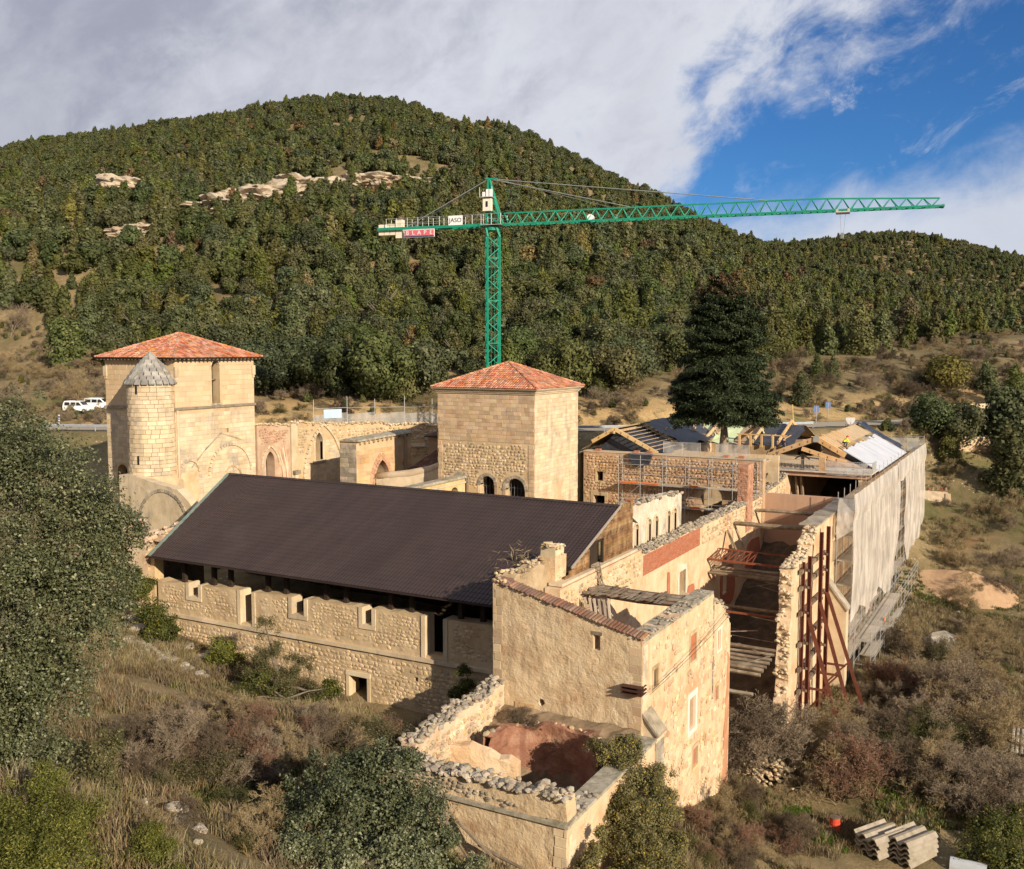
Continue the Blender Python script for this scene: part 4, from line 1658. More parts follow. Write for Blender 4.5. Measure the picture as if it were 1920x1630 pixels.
# ------------------------------------------------------------------ square tower with tiled hipped roof
def build_square_tower():
 X0, X1, Y0, Y1, ZB, ZT = -50.35, -40.15, 77.2, 86.2, 7.5, 20.0
 t = thing('square_tower', 'cube-shaped stone tower with low red tiled roof and arched ground floor beside the scaffolded wall', 'tower', (-45.2, 81.7, ZB))
 frS, frE, frN, frW = Frame((X0, Y0), (0, -1)), Frame((X1, Y0), (1, 0)), Frame((X1, Y1), (0, 1)), Frame((X0, Y1), (-1, 0))
 W, Dp = X1 - X0, Y1 - Y0
 A1, A2, A3 = arch(7.25, 9.25, ZB, 11.45), arch(4.62, 6.1, ZB, 11.75), arch(2.0, 3.1, ZB, 11.9)
 m = MB()
 solid_wall(m, frS, rect(0, W, ZB, ZT), [A1, A2, A3], .9, .03, .6, 31)
 m.part('wall', MORTAR, t)
 m = MB()
 solid_wall(m, frE, rect(.9, Dp - .9, ZB, ZT), [], .9, .03, .9, 32)
 m.part('wall', MORTAR, t)
 m = MB()
 solid_wall(m, frN, rect(0, W, ZB, ZT), [], .9, .0, 3, 33)
 m.part('wall', MORTAR, t)
 m = MB()
 solid_wall(m, frW, rect(.9, Dp - .9, ZB, ZT), [], .9, .0, 3, 34)
 m.part('wall', MORTAR, t)
 blk = mat('tower_block_stone', [(0.40, 0.285, 0.175), (0.49, 0.36, 0.23), (0.55, 0.415, 0.27)], 0.7, 0.92, 0.5, 9, rnd=0.22, streak=((0.34, 0.25, 0.16), .3, 1.2))
 its = face_items(frS, rect(0, W, 15.6, 19.98), [], 'ashlar', (.32, .38), (.42, .78), .03, 35)
 place_stones(t, its, pool('ashlar', blk), 160, 'ashlar_block', 'ashlar_facing')
 its = face_items(frE, rect(0, Dp, ZB, 19.98), [rect(4.2, 5.1, 8, 11.4)], 'ashlar', (.32, .40), (.5, .9), .028, 36)
 place_stones(t, its, pool('ashlar', STONE_W), 140, 'ashlar_block', 'ashlar_facing')
 # quoins and rubble below on the south face
 its = face_items(frS, [(.5, 11.2), (W - .6, 11.2), (W - .6, 15.5), (.5, 15.5)], [arch(6.9, 9.6, ZB, 11.45), arch(4.3, 6.4, ZB, 11.75), arch(1.7, 3.4, ZB, 11.9)], 'rubble', (.2, .34), (.24, .5), .05, 37)
 place_stones(t, its, pool('rubble', RUBBLE), 120, 'stone', 'rubble_facing')
 its = face_items(frS, rect(W - .62, W, ZB, 15.55), [], 'ashlar', (.34, .42), (.62, .62), .04, 38)
 its += face_items(frS, rect(0, .5, ZB, 15.55), [], 'ashlar', (.34, .42), (.5, .5), .04, 39)
 place_stones(t, its, pool('ashlar', blk), 60, 'quoin', 'quoin_facing')
 for (s0, s1, zs) in ((7.25, 9.25, 11.45), (4.62, 6.1, 11.75), (2.0, 3.1, 11.9)):
  voussoirs(t, frS, s0, s1, zs, .3, .07, .5, STONE_G, n=13)
  fr_box(MB(), frS, s0 - .32, s0, zs - .12, zs + .02, -.5, .1).part('impost', STONE_G, t)
  fr_box(MB(), frS, s1, s1 + .32, zs - .12, zs + .02, -.5, .1).part('impost', STONE_G, t)
  fr_box(MB(), frS, s0 - .3, s0 - .02, ZB, zs - .12, -.4, .05).part('pier', STONE, t)
  fr_box(MB(), frS, s1 + .02, s1 + .3, ZB, zs - .12, -.4, .05).part('pier', STONE, t)
  g = MB()
  k = int((s1 - s0) / .32)
  for j in range(1, k):
   s = s0 + (s1 - s0) * j / k
   g.tube([frS.p(s, ZB, -.45), frS.p(s, zs + math.sqrt(max(0, ((s1 - s0) / 2) ** 2 - (s - (s0 + s1) / 2) ** 2)), -.45)], .022, 4)
  for z in (9.5, 10.6, 11.5):
   g.tube([frS.p(s0, z, -.45), frS.p(s1, z, -.45)], .022, 4)
  g.part('window_grille', mat('grille_iron', [(0.12, 0.12, 0.13)], 2, .6, 0), t)
 # moulded cornice
 for i, (a, b, pj) in enumerate(((19.98, 20.12, .10), (20.12, 20.30, .20), (20.30, 20.46, .34))):
  m = MB()
  m.box((X0 - pj, Y0 - pj, a), (X1 + pj, Y1 + pj, b))
  m.part('cornice', STONE_W, t)
 hip_roof(t, X0, X1, Y0, Y1, 20.48, (-45.25, 81.7, 22.75), TILE, 41, .46, under=STONE)


build_square_tower()
# ------------------------------------------------------------------ ruined church beyond the brown roof
def build_church():
 t = thing('church_ruin', 'roofless ruined church wall with pointed lancet window and broken vault springers beside the tower', 'ruin', (-66.0, 80.0, 8.0))
 rng = random.Random(51)
 fr = Frame((-66.3, 70.25), (1, 0))
 redst = mat('reddish_rubble', [(0.36, 0.20, 0.125), (0.46, 0.29, 0.19), (0.54, 0.40, 0.28)], 1.0, .95, .7, 7, rnd=.3, streak=((.30, .2, .13), .4, 1.2))
 topA = ragged(4.6, 16.5, 0, 16.75, rng, .08)
 m = MB()
 winA = arch(1.15, 2.35, 9, 13.1, True)
 solid_wall(m, fr, [(0, 8), (4.6, 8)] + topA, [winA], 1.0, .07, .45, 52)
 m.part('wall', redst, t)
 voussoirs(t, fr, .55, 2.9, 12.6, .2, .12, .05, STONE_W, True, 12)
 its = face_items(fr, [(0.1, 14.9), (4.5, 14.9), (4.4, 16.4), (.1, 16.5)], [], 'rubble', (.2, .3), (.25, .45), .06, 53)
 place_stones(t, its, pool('rubble', redst), 60)
 # engaged pier with capital and springers
 fr_box(MB(), fr, 4.6, 5.5, 8, 16.6, -1.0, .18).part('pier', STONE_W, t)
 fr_box(MB(), fr, 4.85, 5.3, 8, 11.6, .18, .42).part('shaft', STONE_W, t)
 fr_box(MB(), fr, 4.7, 5.45, 11.6, 11.95, .18, .6).part('capital', STONE_G, t)
 for k in range(5):
  q = MB()
  q.tube([fr.p(3.6 + .1 * k, 9.0, .1 + .05 * k), fr.p(3.4 + .18 * k, 12.2, .1), fr.p(2.7 + .28 * k, 14.0 + .12 * k, .0)], [.13, .12, .06], 6)
  q.part('vault_rib', STONE_W if k % 2 else redst, t, smooth=True)
 # pale wall with the lancet
 topB = ragged(13.4, 15.9, 5.5, 16.6, rng, .16)
 lanc = arch(8.35, 9.55, 12.6, 14.45, True)
 m = MB()
 solid_wall(m, fr, [(5.5, 8), (13.4, 8)] + topB, [lanc], 1.0, .04, .5, 54)
 m.part('wall', MORTAR, t)
 its = face_items(fr, [(6.6, 8.2), (12.6, 8.2), (12.6, 13.0), (11.6, 14.6), (9.0, 15.9), (7.6, 14.9), (6.6, 12.9)], [arch(7.9, 10.0, 12.4, 14.45, True)], 'ashlar', (.3, .42), (.42, .85), .035, 55)
 place_stones(t, its, pool('ashlar', STONE_W), 110, 'ashlar_block', 'ashlar_facing')
 its = face_items(fr, [(5.6, 13.2), (6.6, 13.4), (7.6, 15.2), (9, 16.1), (11.6, 14.9), (12.7, 13.2), (13.3, 13.2), (13.3, 15.6), (5.6, 16.2)], [], 'rubble', (.2, .34), (.25, .5), .07, 56)
 place_stones(t, its, pool('rubble', RUBBLE), 70)
 voussoirs(t, fr, 8.35, 9.55, 14.45, .22, .08, .3, STONE_W, True, 12)
 voussoirs(t, fr, 6.6, 12.6, 11.0, .22, .18, .05, STONE_W, True, 26, 'wall_rib')
 for s in (8.13, 9.55):
  fr_box(MB(), fr, s, s + .22, 12.55, 14.45, -.3, .08).part('jamb', STONE_W, t)
 fr_box(MB(), fr, 8.0, 9.9, 12.3, 12.56, -.4, .16).part('window_sill', STONE_G, t)
 fr_box(MB(), fr, 6.4, 12.7, 9.9, 10.1, 0, .2).part('string_course', STONE_G, t)
 for k in range(3):
  MB().tube([fr.p(12.75 + .16 * k, 8, .18), fr.p(12.75 + .16 * k, 13.4, .18)], .09, 7).part('clustered_shaft', STONE_W, t, smooth=True)
 # curved rubble apse wall behind
 pts = [(-66.3, 83.65), (-65.6, 87.0), (-63.4, 90.0), (-60.0, 92.0), (-56.5, 92.6)]
 hs = [15.9, 15.9, 15.7, 15.5, 15.0]
 line_items = []
 for i in range(4):
  a, b = Vector((*pts[i], 0)), Vector((*pts[i + 1], 0))
  d = (b - a).normalized()
  N = Vector((d.y, -d.x, 0))
  f2 = Frame(a, N)
  L = (b - a).length
  top = ragged(L, hs[i + 1], 0, hs[i], rng, .14)
  m = MB()
  solid_wall(m, f2, [(0, 8), (L, 8)] + top, [], .95, .07, .5, 60 + i)
  m.part('apse_wall', MORTAR, t)
  its = face_items(f2, [(0, 12), (L, 12), (L, hs[i + 1] - .15), (0, hs[i] - .15)], [], 'rubble', (.2, .36), (.28, .55), .09, 70 + i)
  place_stones(t, its, pool('rubble', RUBBLE), 22)
  line_items += coping_items(f2, top, .9, rng, (.2, .42))
 line_items += coping_items(fr, topB, .9, rng, (.2, .42)) + coping_items(fr, topA, .9, rng, (.18, .36))
 place_stones(t, line_items, pool('loose', RUBBLE), 90, 'coping_stone', 'coping_rubble')
 fr_box(MB(), Frame((-63.4, 90.0), (.51, -.86)), .5, 2.6, 13.2, 13.6, 0, .25).part('apse_niche_sill', STONE_W, t)
 voussoirs(t, Frame((-63.4, 90.0), (.51, -.86)), .5, 2.6, 13.9, .25, .12, .05, STONE_W, n=11)

 # free-standing gabled transept block with pointed doorway
 c = thing('chapel_block', 'square honey-coloured chapel wall with corbel table and tall pointed doorway', 'ruin', (-59, 79, 8.0))
 fE = Frame((-58.0, 74.75), (1, 0))
 door = arch(2.7, 5.2, 8, 11.0, True)
 m = MB()
 solid_wall(m, fE, [(0, 8), (9.1, 8), (9.1, 15.45), (0, 15.2)], [door], 2.0, .02, .7, 80)
 m.part('wall', MORTAR, c)
 its = face_items(fE, [(0, 8), (9.1, 8), (9.1, 14.85), (0, 14.7)], [arch(2.3, 5.6, 8, 11.0, True)], 'ashlar', (.38, .5), (.6, 1.1), .03, 81)
 place_stones(c, its, pool('ashlar', mat('chapel_block_stone', [(0.47, 0.30, 0.15), (0.54, 0.37, 0.20), (0.58, 0.43, 0.26)], .6, .92, .4, 9, rnd=.2, stain=((.33, .29, .23), .5, .4))), 120, 'ashlar_block', 'ashlar_facing')
 fS = Frame((-60.0, 74.75), (0, -1))
 its = face_items(fS, rect(0, 2.0, 8, 15.0), [], 'ashlar', (.38, .5), (.6, 1.0), .03, 82)
 place_stones(c, its, pool('ashlar', STONE_G), 40, 'ashlar_block', 'ashlar_facing')
 for w, pj in ((.22, .08), (.4, .0)):
  voussoirs(c, fE, 2.7 - (.22 if pj == 0 else 0), 5.2 + (.22 if pj == 0 else 0), 11.0, w, .06 + pj, .3, mat('pink_voussoir', [(.45, .25, .15), (.53, .33, .21)], 1, .9, .4, 8, rnd=.15), True, 14)
 for s in (2.48, 5.2):
  fr_box(MB(), fE, s, s + .22, 8, 11.0, -.3, .14).part('jamb', STONE, c)
 # coping and corbels
 cb = MB()
 for k in range(12):
  s = .5 + 7.9 * k / 11
  z = 15.2 + .25 * s / 9.1
  fr_box(MB(), fE, s - .1, s + .1, z - .28, z - .02, .0, .26).part('corbel', STONE, c)
 q = MB()
 q.add([fE.p(-.15, 15.2, .34), fE.p(9.2, 15.47, .34), fE.p(9.2, 15.62, .2), fE.p(-.15, 15.36, .2), fE.p(-.15, 15.2, -2.1), fE.p(9.2, 15.47, -2.1), fE.p(9.2, 15.75, -1.2), fE.p(-.15, 15.5, -1.2)],
          [(0, 1, 2, 3), (7, 6, 5, 4), (0, 4, 5, 1), (1, 5, 6, 2), (2, 6, 7, 3), (3, 7, 4, 0)])
 q.part('coping', MOSS, c)
 fr_box(MB(), fE, 7.75, 8.15, 8, 15.1, 0, .22).part('pilaster', STONE, c)
 # rubble seen inside the doorway
 m = MB()
 solid_wall(m, Frame((-60.05, 77.0), (1, 0)), [(0, 8), (3.4, 8)] + ragged(3.4, 12.6, 0, 12.4, rng, .2), [], .5, .1, .4, 83)
 m.part('inner_wall', RUBBLE, c)

 # low tiled sheds in the angle beside the square tower
 s = thing('tiled_shed', 'low stone shed with two steps of old brown tiled roof left of the square tower', 'shed', (-55, 87, 8.0))
 MB().box((-58.6, 88.0, 8), (-50.42, 94.5, 14.75)).part('wall', mat('shed_wall', [(.30, .21, .14), (.40, .29, .19)], .8, .95, .6, 7), s)
 r1 = MB()
 tile_plane(r1, (-58.8, 87.6, 14.8), (-50.4, 87.6, 14.8), (-50.4, 95.0, 17.2), (-56.2, 95.0, 16.6), rng, .27)
 r1.part('roof_tiles', TILE_OLD, s, kind='stuff')
 MB().beam((-58.8, 87.55, 14.72), (-50.4, 87.55, 14.72), .16, .1).part('gutter', IRON, s)
 r2 = MB()
 tile_plane(r2, (-57.6, 80.6, 11.2), (-50.4, 80.6, 11.2), (-50.4, 87.95, 13.2), (-57.6, 87.95, 13.2), rng, .27)
 r2.part('lower_roof_tiles', TILE_OLD, s, kind='stuff')
 MB().box((-57.4, 80.8, 8), (-50.42, 87.98, 11.1)).part('lower_wall', STONE, s)
 MB().beam((-57.6, 87.93, 13.25), (-50.4, 87.93, 13.25), .2, .12).part('flashing', STONE_G, s)

 # pale low wall with rounded top and an ochre coped wall in front
 w = thing('cloister_wall', 'low pale wall with rounded cap joined to an ochre wall before the square tower', 'wall', (-50, 75, 8))
 f3 = Frame((-57.6, 77.3), (.22, -1))
 m = MB()
 solid_wall(m, f3, [(0, 8), (7.6, 8), (7.6, 13.0), (6.8, 12.9), (5.5, 12.4), (3.5, 11.95), (1.5, 11.7), (0, 11.6)], [], .7, .04, .5, 84)
 m.part('wall', STONE_W, w)
 cap = MB()
 cap.tube([f3.p(a, z, -.35) for a, z in ((0, 11.6), (1.5, 11.72), (3.5, 12.0), (5.5, 12.45), (6.8, 12.95), (7.6, 13.05))], .42, 10)
 cap.part('rounded_cap', STONE_W, w, smooth=True)
 f4 = Frame((-47.2, 64.5), (1, 0))
 m = MB()
 solid_wall(m, f4, rect(0, 12.4, 8, 12.2), [arch(9.9, 11.2, 8, 10.9)], .6, .03, .6, 85)
 m.part('wall', STONE, w)
 fr_box(MB(), f4, -.1, 12.5, 12.2, 12.42, -.8, .2).part('coping', MOSS, w)
 fr_box(MB(), f4, 0, 12.4, 11.75, 11.9, 0, .1).part('string_course', STONE_W, w)


build_church()


# ------------------------------------------------------------------ great hall with brown metal roof
def build_hall():
 t = thing('great_hall', 'long stone hall with open bays along the wall top under a brown ribbed metal roof', 'building', (-38, 50, 3))
 X0, X1, Y = -51.6, -24.42, 45.1
 fr = Frame((X0, Y), (0, -1))
 L = X1 - X0
 s = lambda x: x - X0
 wins = [(-48.75, -47.85, 8.0), (-40.05, -39.05, 7.95), (-34.72, -34.0, 8.05)]
 doors = [(-44.25, -43.25, 6.85), (-30.35, -29.1, 6.85)]
 top = []
 rng = random.Random(91)
 ops = sorted([(a, b, z) for a, b, z in wins + doors] + [(-25.4, -24.6, 7.4)])
 # crenellated outline from right to left
 x = X1
 out = [(0, 0.5), (L, 0.5)]
 zt = lambda xx: np.interp(xx, [-51.6, -49, -40, -25], [8.7, 8.82, 9.0, 9.15])
 prev = X1
 for a, b, z in ops[::-1]:
  out += ragged(s(prev), zt(prev), s(b), zt(b), rng, .04, .6)
  out += [(s(b), z), (s(a), z)]
  prev = a
 out += ragged(s(prev), zt(prev), 0, zt(X0), rng, .08, .5)
 # drop degenerate first point when the last bay touches the house
 holes = [rect(s(-35.75), s(-34.4), 3.0, 4.9), rect(s(-31.1), s(-30.85), 5.25, 5.5), rect(s(-47.4), s(-46.4), 3.8, 5.0)]
 m = MB()
 solid_wall(m, fr, out, holes, .95, .05, .42, 92)
 m.part('front_wall', MORTAR, t)
 rub = mat('hall_rubble', [(0.42, 0.31, 0.18), (0.51, 0.385, 0.235), (0.61, 0.485, 0.32)], 1.2, .95, .6, 9, rnd=.24, stain=((.30, .22, .14), .4, .6))
 avoid = [rect(s(a) - .34, s(b) + .34, z - .35, 12) for a, b, z in ops] + [rect(s(-35.95), s(-34.2), 0, 5.15)] + holes
 up = [(0.1, 6.8), (L - .05, 6.8), (L - .05, 9.05), (12, 8.95), (3, 8.75), (.1, 8.55)]
 its = face_items(fr, up, avoid, 'rubble', (.17, .27), (.2, .42), .022, 93, .9)
 place_stones(t, its, pool('rubble', rub), 130, 'stone', 'rubble_facing')
 lo = [(0.1, 2.2), (L - .05, 1.5), (L - .05, 6.4), (.1, 6.4)]
 its = face_items(fr, lo, avoid, 'rubble', (.19, .32), (.22, .5), .03, 94, .92)
 place_stones(t, its, pool('rubble', rub), 150, 'stone', 'rubble_facing')
 # string course, cut where the door-height bays come down to it
 edges = [0] + [L]
 n = 0
 a = 0.0
 while a < L - .1:
  b = min(L, a + rng.uniform(.9, 1.6))
  fr_box(MB(), fr, a + .006, b - .006, 6.5, 6.72, -.05, .14 + rng.uniform(0, .015)).part('string_course_stone', STONE_W, t)
  a = b
 # dressed frames
 for a, b, z in ops:
  w = .24
  for e0, e1 in ((s(a) - w, s(a) + .025), (s(b) - .025, s(b) + w)):
   if e1 > L:
    continue
   zt_ = float(zt(a)) + .02
   fr_box(MB(), fr, e0, e1, z if z > 7 else 6.74, zt_, -.92, .06).part('jamb', STONE_W, t)
  if z > 7:
   fr_box(MB(), fr, s(a) - w, min(L, s(b) + w), z - .24, z + .02, -.9, .07).part('window_sill', STONE_W, t)
 surround(t, fr, s(-35.75), s(-34.4), 2.6, 4.9, .22, .05, STONE_W, True, False)
 # other walls of the hall, mostly under the roof
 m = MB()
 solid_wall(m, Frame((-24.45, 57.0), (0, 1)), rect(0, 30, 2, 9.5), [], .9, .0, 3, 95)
 m.part('rear_wall', WOOD_AND_SHADE, t)  # near-black instead of a masonry tone: interior shade put into the colour
 # ragged stone gable wall along the left verge
 A, B = Vector((-52.1, 44.3, 0)), Vector((-54.8, 52.2, 0))
 d = (B - A).normalized()
 f2 = Frame(A, (d.y, -d.x))
 LL = (B - A).length
 topg = ragged(LL, 12.6, 0, 11.6, rng, .12, .5, mid=[(0, 11.2), (1.2, 12.1), (5, 12.6), (LL, 12.7)])
 m = MB()
 solid_wall(m, f2, [(0, 2.5), (LL, 2.5)] + topg, [], 1.0, .09, .4, 96)
 gw = mat('pinkish_rubble', [(0.40, 0.27, 0.18), (0.50, 0.36, 0.25), (0.58, 0.46, 0.34)], .9, .95, .8, 7, rnd=.3, stain=((.33, .30, .26), .5, .6))
 m.part('gable_wall', gw, t)
 its = face_items(f2, [(.1, 9), (LL - .1, 9), (LL - .1, 12.3), (1.2, 11.8), (.1, 11)], [], 'rubble', (.2, .34), (.26, .5), .06, 97, .8)
 place_stones(t, its + coping_items(f2, topg, .95, rng, (.2, .4)), pool('rubble', gw), 60)
 f3 = Frame((-57.5, 44.6), (0.1, -1))
 m = MB()
 solid_wall(m, f3, [(0, 4), (5.6, 4), (5.6, 10.9)] + ragged(5.0, 10.4, 0, 9.3, rng, .15), [rect(1.6, 2.6, 8.2, 9.4), rect(3.8, 4.6, 7.8, 9.2)], .8, .06, .45, 98)
 m.part('side_wall', STONE, t)
 # roof structure
 Yr, Zr, Ye, Ze = 55.5, 14.45, 44.35, 10.5
 slope = (Zr - Ze) / (Yr - Ye)
 xl = lambda yy: -51.44 + (yy - Ye) / (Yr - Ye) * (-55.3 + 51.44)
 brown = mat('brown_sheet_metal', [(0.036, 0.023, 0.020), (0.046, 0.030, 0.026)], .5, .55, .08, 3, rnd=.10, spec=.3, stain=((.055, .040, .035), .6, .3), streak=((.03, .02, .018), .5, .5))
 P = .5
 x = -55.3
 k = 0
 Xv = -22.95
 while x < Xv - .02:
  x1 = min(x + P, Xv)
  # where the strip meets the slanting left verge, and the house on the right
  y0a = Ye if x > -51.44 else Ye + (-51.44 - x) / 3.86 * (Yr - Ye)
  y0b = Ye if x1 > -51.44 else Ye + (-51.44 - x1) / 3.86 * (Yr - Ye)
  if x1 > -24.44:
   y0a = y0b = 48.6
  m = MB()
  prof = [(0, 0), (.10, 0), (.125, .035), (.155, .035), (.18, 0), (.35, 0), (.375, .035), (.405, .035), (.43, 0), (.5, 0)]
  vs, fs = [], []
  for j, (u, h) in enumerate(prof):
   xx = x + u * (x1 - x) / P
   ya = y0a + (y0b - y0a) * u / P
   ya = min(ya, Yr - .02)
   for r_ in range(26):      # sheets pressed in shallow steps
    for e_, lf in ((r_, .016), (r_ + 1, 0)):
     yy = ya + (Yr - ya) * e_ / 26
     vs.append((xx, yy, Ze + (yy - Ye) * slope + h + lf))
  for j in range(len(prof) - 1):
   for r_ in range(51):
    fs.append((52 * j + r_, 52 * j + 52 + r_, 52 * j + 53 + r_, 52 * j + r_ + 1))
  m.add(vs, fs)
  m.part('roof_panel', brown, t)
  x += P
  k += 1
 back = MB()
 back.add([(-55.3, Yr, Zr), (Xv, Yr, Zr), (Xv, 66.2, 10.6), (-57, 66.2, 10.6), (-55.3, Yr, Zr - .05), (Xv, Yr, Zr - .05), (Xv, 66.2, 10.55), (-57, 66.2, 10.55)],
             [(0, 1, 2, 3), (7, 6, 5, 4), (0, 4, 5, 1), (1, 5, 6, 2), (2, 6, 7, 3), (3, 7, 4, 0)])
 # the far slope ends short of the arcade
 back.v = [(min(a_, -24.9) if b_ > 57 else a_, b_, c_) for a_, b_, c_ in back.v]
 back.part('rear_roof_slope', brown, t)
 rd = MB()
 for i in range(80):
  xa = -55.3 + (Xv + 55.3) * i / 80
  xb = -55.3 + (Xv + 55.3) * (i + 1) / 80
  rd.add([(xa, Yr - .22, Zr - .02), (xb - .02, Yr - .22, Zr - .02), (xb - .02, Yr, Zr + .09), (xa, Yr, Zr + .09), (xa, Yr + .22, Zr - .02), (xb - .02, Yr + .22, Zr - .02)], [(0, 1, 2, 3), (3, 2, 5, 4)])
 rd.part('ridge_cap', brown, t)
 cop = mat('verdigris_flashing', [(0.13, 0.19, 0.155), (0.22, 0.27, 0.22)], 2, .6, .1)
 v = MB()
 v.beam((-51.5, 44.35, 10.55), (-55.36, Yr, Zr + .05), .22, .06)
 v.part('verge_flashing', cop, t)
 gut = MB()
 gut.beam((-51.4, 44.35, 10.44), (-24.46, 44.35, 10.44), .05, .1)
 gut.part('eaves_trim', brown, t)
 for px in (-49.6, -46.94, -45.48, -42.35, -40.85, -37.73, -36.22, -32.99, -31.52, -28.27, -26.84):
  m = MB()
  m.box((px - .13, 45.45, 8.6), (px + .13, 45.71, 10.75))
  m.part('roof_post', WOOD_AND_SHADE, t)
  q = MB()
  q.beam((px, 44.45, 10.36), (px, Yr, Zr - .28), .16, .24)
  q.part('rafter', WOOD_AND_SHADE, t)
 MB().beam((-51.2, 45.58, 10.62), (-24.5, 45.58, 10.62), .2, .2).part('wall_plate', WOOD_AND_SHADE, t)
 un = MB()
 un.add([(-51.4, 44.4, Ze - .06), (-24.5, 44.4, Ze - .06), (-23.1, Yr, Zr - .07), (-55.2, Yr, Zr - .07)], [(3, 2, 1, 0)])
 un.part('roof_lining', WOOD_AND_SHADE, t)
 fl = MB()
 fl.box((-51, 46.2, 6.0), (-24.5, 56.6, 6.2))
 fl.part('floor_slab', WOOD_AND_SHADE, t)  # dark colour paints the hall's inner shade onto the floor
 # timber-clad gable on the right
 clad = mat('gable_boards', [(0.09, 0.045, 0.02), (0.22, 0.125, 0.055), (0.38, 0.245, 0.12)], 1.6, .85, .5, 10, rnd=.18, stain=((.04, .025, .015), .85, 1.3))
 Xg = -22.98
 z = 11.45
 fg = Frame((Xg, 46.0), (1, 0))
 roofz = lambda yy: Zr - (Yr - yy) * slope - .08
 while z < 14.3:
  h = .19
  ys = Yr - (Zr - .08 - z - h) / slope
  ye = 57.6
  zm = z
  segs = [(max(ys, 47.0), 51.0 if 12.1 < 99 and z < 12.75 else ye)]
  if z < 12.75:
   segs = [(max(ys, 47.0), 51.15), (52.95, ye)]
  for a, b in segs:
   if b - a < .15:
    continue
   m = MB()
   fr_box(m, fg, a - 46, b - 46, z + .006, z + h - .006, -.04, rng.uniform(0, .025))
   m.part('gable_board', clad, t)
  z += h
 for a, b in ((51.0, 51.15), (52.8, 52.95)):
  fr_box(MB(), fg, a - 46, b - 46, 11.45, 12.9, -.1, .05).part('door_post', WOOD_AND_SHADE, t)
 fr_box(MB(), fg, 5.1, 6.9, 12.78, 12.92, -.1, .05).part('door_head', WOOD_AND_SHADE, t)
 fr_box(MB(), fg, 5.0, 7.0, 11.4, 12.9, -.35, -.3).part('opening_shade_panel', WOOD_AND_SHADE, t)  # dark panel added behind the doorway to stand for its shade
 vg = MB()
 vg.beam((Xv + .03, 48.5, roofz(48.5) + .08), (Xv + .03, Yr, Zr), .06, .16)
 vg.part('verge_trim', mat('pale_trim', [(.30, .26, .22)], 2, .6, 0), t)
 fr_box(MB(), fg, .8, 11.7, 11.3, 11.46, -.5, .32).part('sill_plate', STONE_W, t)


build_hall()


# ------------------------------------------------------------------ white arcade wall
def build_arcade():
 t = thing('arcade_wall', 'pale carved wall with six blind round arches standing at the end of the brown roof', 'wall', (-24.3, 64, 8))
 fr = Frame((-24.0, 57.75), (1, 0))
 L = 12.1
 arches = []
 for c in (1.72, 3.0, 5.35, 6.7, 9.2, 10.55):
  arches.append((c - .43, c + .43))
 rng = random.Random(101)
 top = [(L, 13.35), (10.5, 13.55), (8, 13.65), (5, 13.75), (2, 13.8), (0, 13.75)]
 m = MB()
 solid_wall(m, fr, [(0, 8), (L, 8)] + top, [arch(a, b, 9.5, 12.0) for a, b in arches], .75, .03, .5, 102)
 m.part('wall', mat('carved_white_stone', [(.42, .36, .27), (.56, .49, .38), (.64, .57, .46)], .9, .93, .6, 9, stain=((.22, .205, .18), .75, .6), streak=((.25, .23, .2), .6, 1.0)), t)
 for a, b in arches:
  voussoirs(t, fr, a, b, 12.0, .14, .07, .2, STONE_W, n=9)
  for s in (a - .14, b):
   fr_box(MB(), fr, s, s + .14, 9.5, 12.0, -.25, .05).part('jamb', STONE_W, t)
  fr_box(MB(), fr, a, b, 9.5, 12.42, -.45, -.12).part('arch_infill', mat('arch_infill', [(.40, .33, .25), (.48, .4, .31)], 1, .95, .4, 8), t)
 its = coping_items(fr, [(0, 13.75), (5, 13.72), (L, 13.35)], .7, rng, (.2, .45), dens=.5)
 place_stones(t, its, pool('loose', STONE_G), 40, 'coping_stone', 'coping_rubble')
 # bead string of dentils at the near end
 for k in range(20):
  fr_box(MB(), fr, -.1, .04, 10.6 + k * .15, 10.68 + k * .15, -.1, .08).part('dentil', STONE_G, t)


build_arcade()


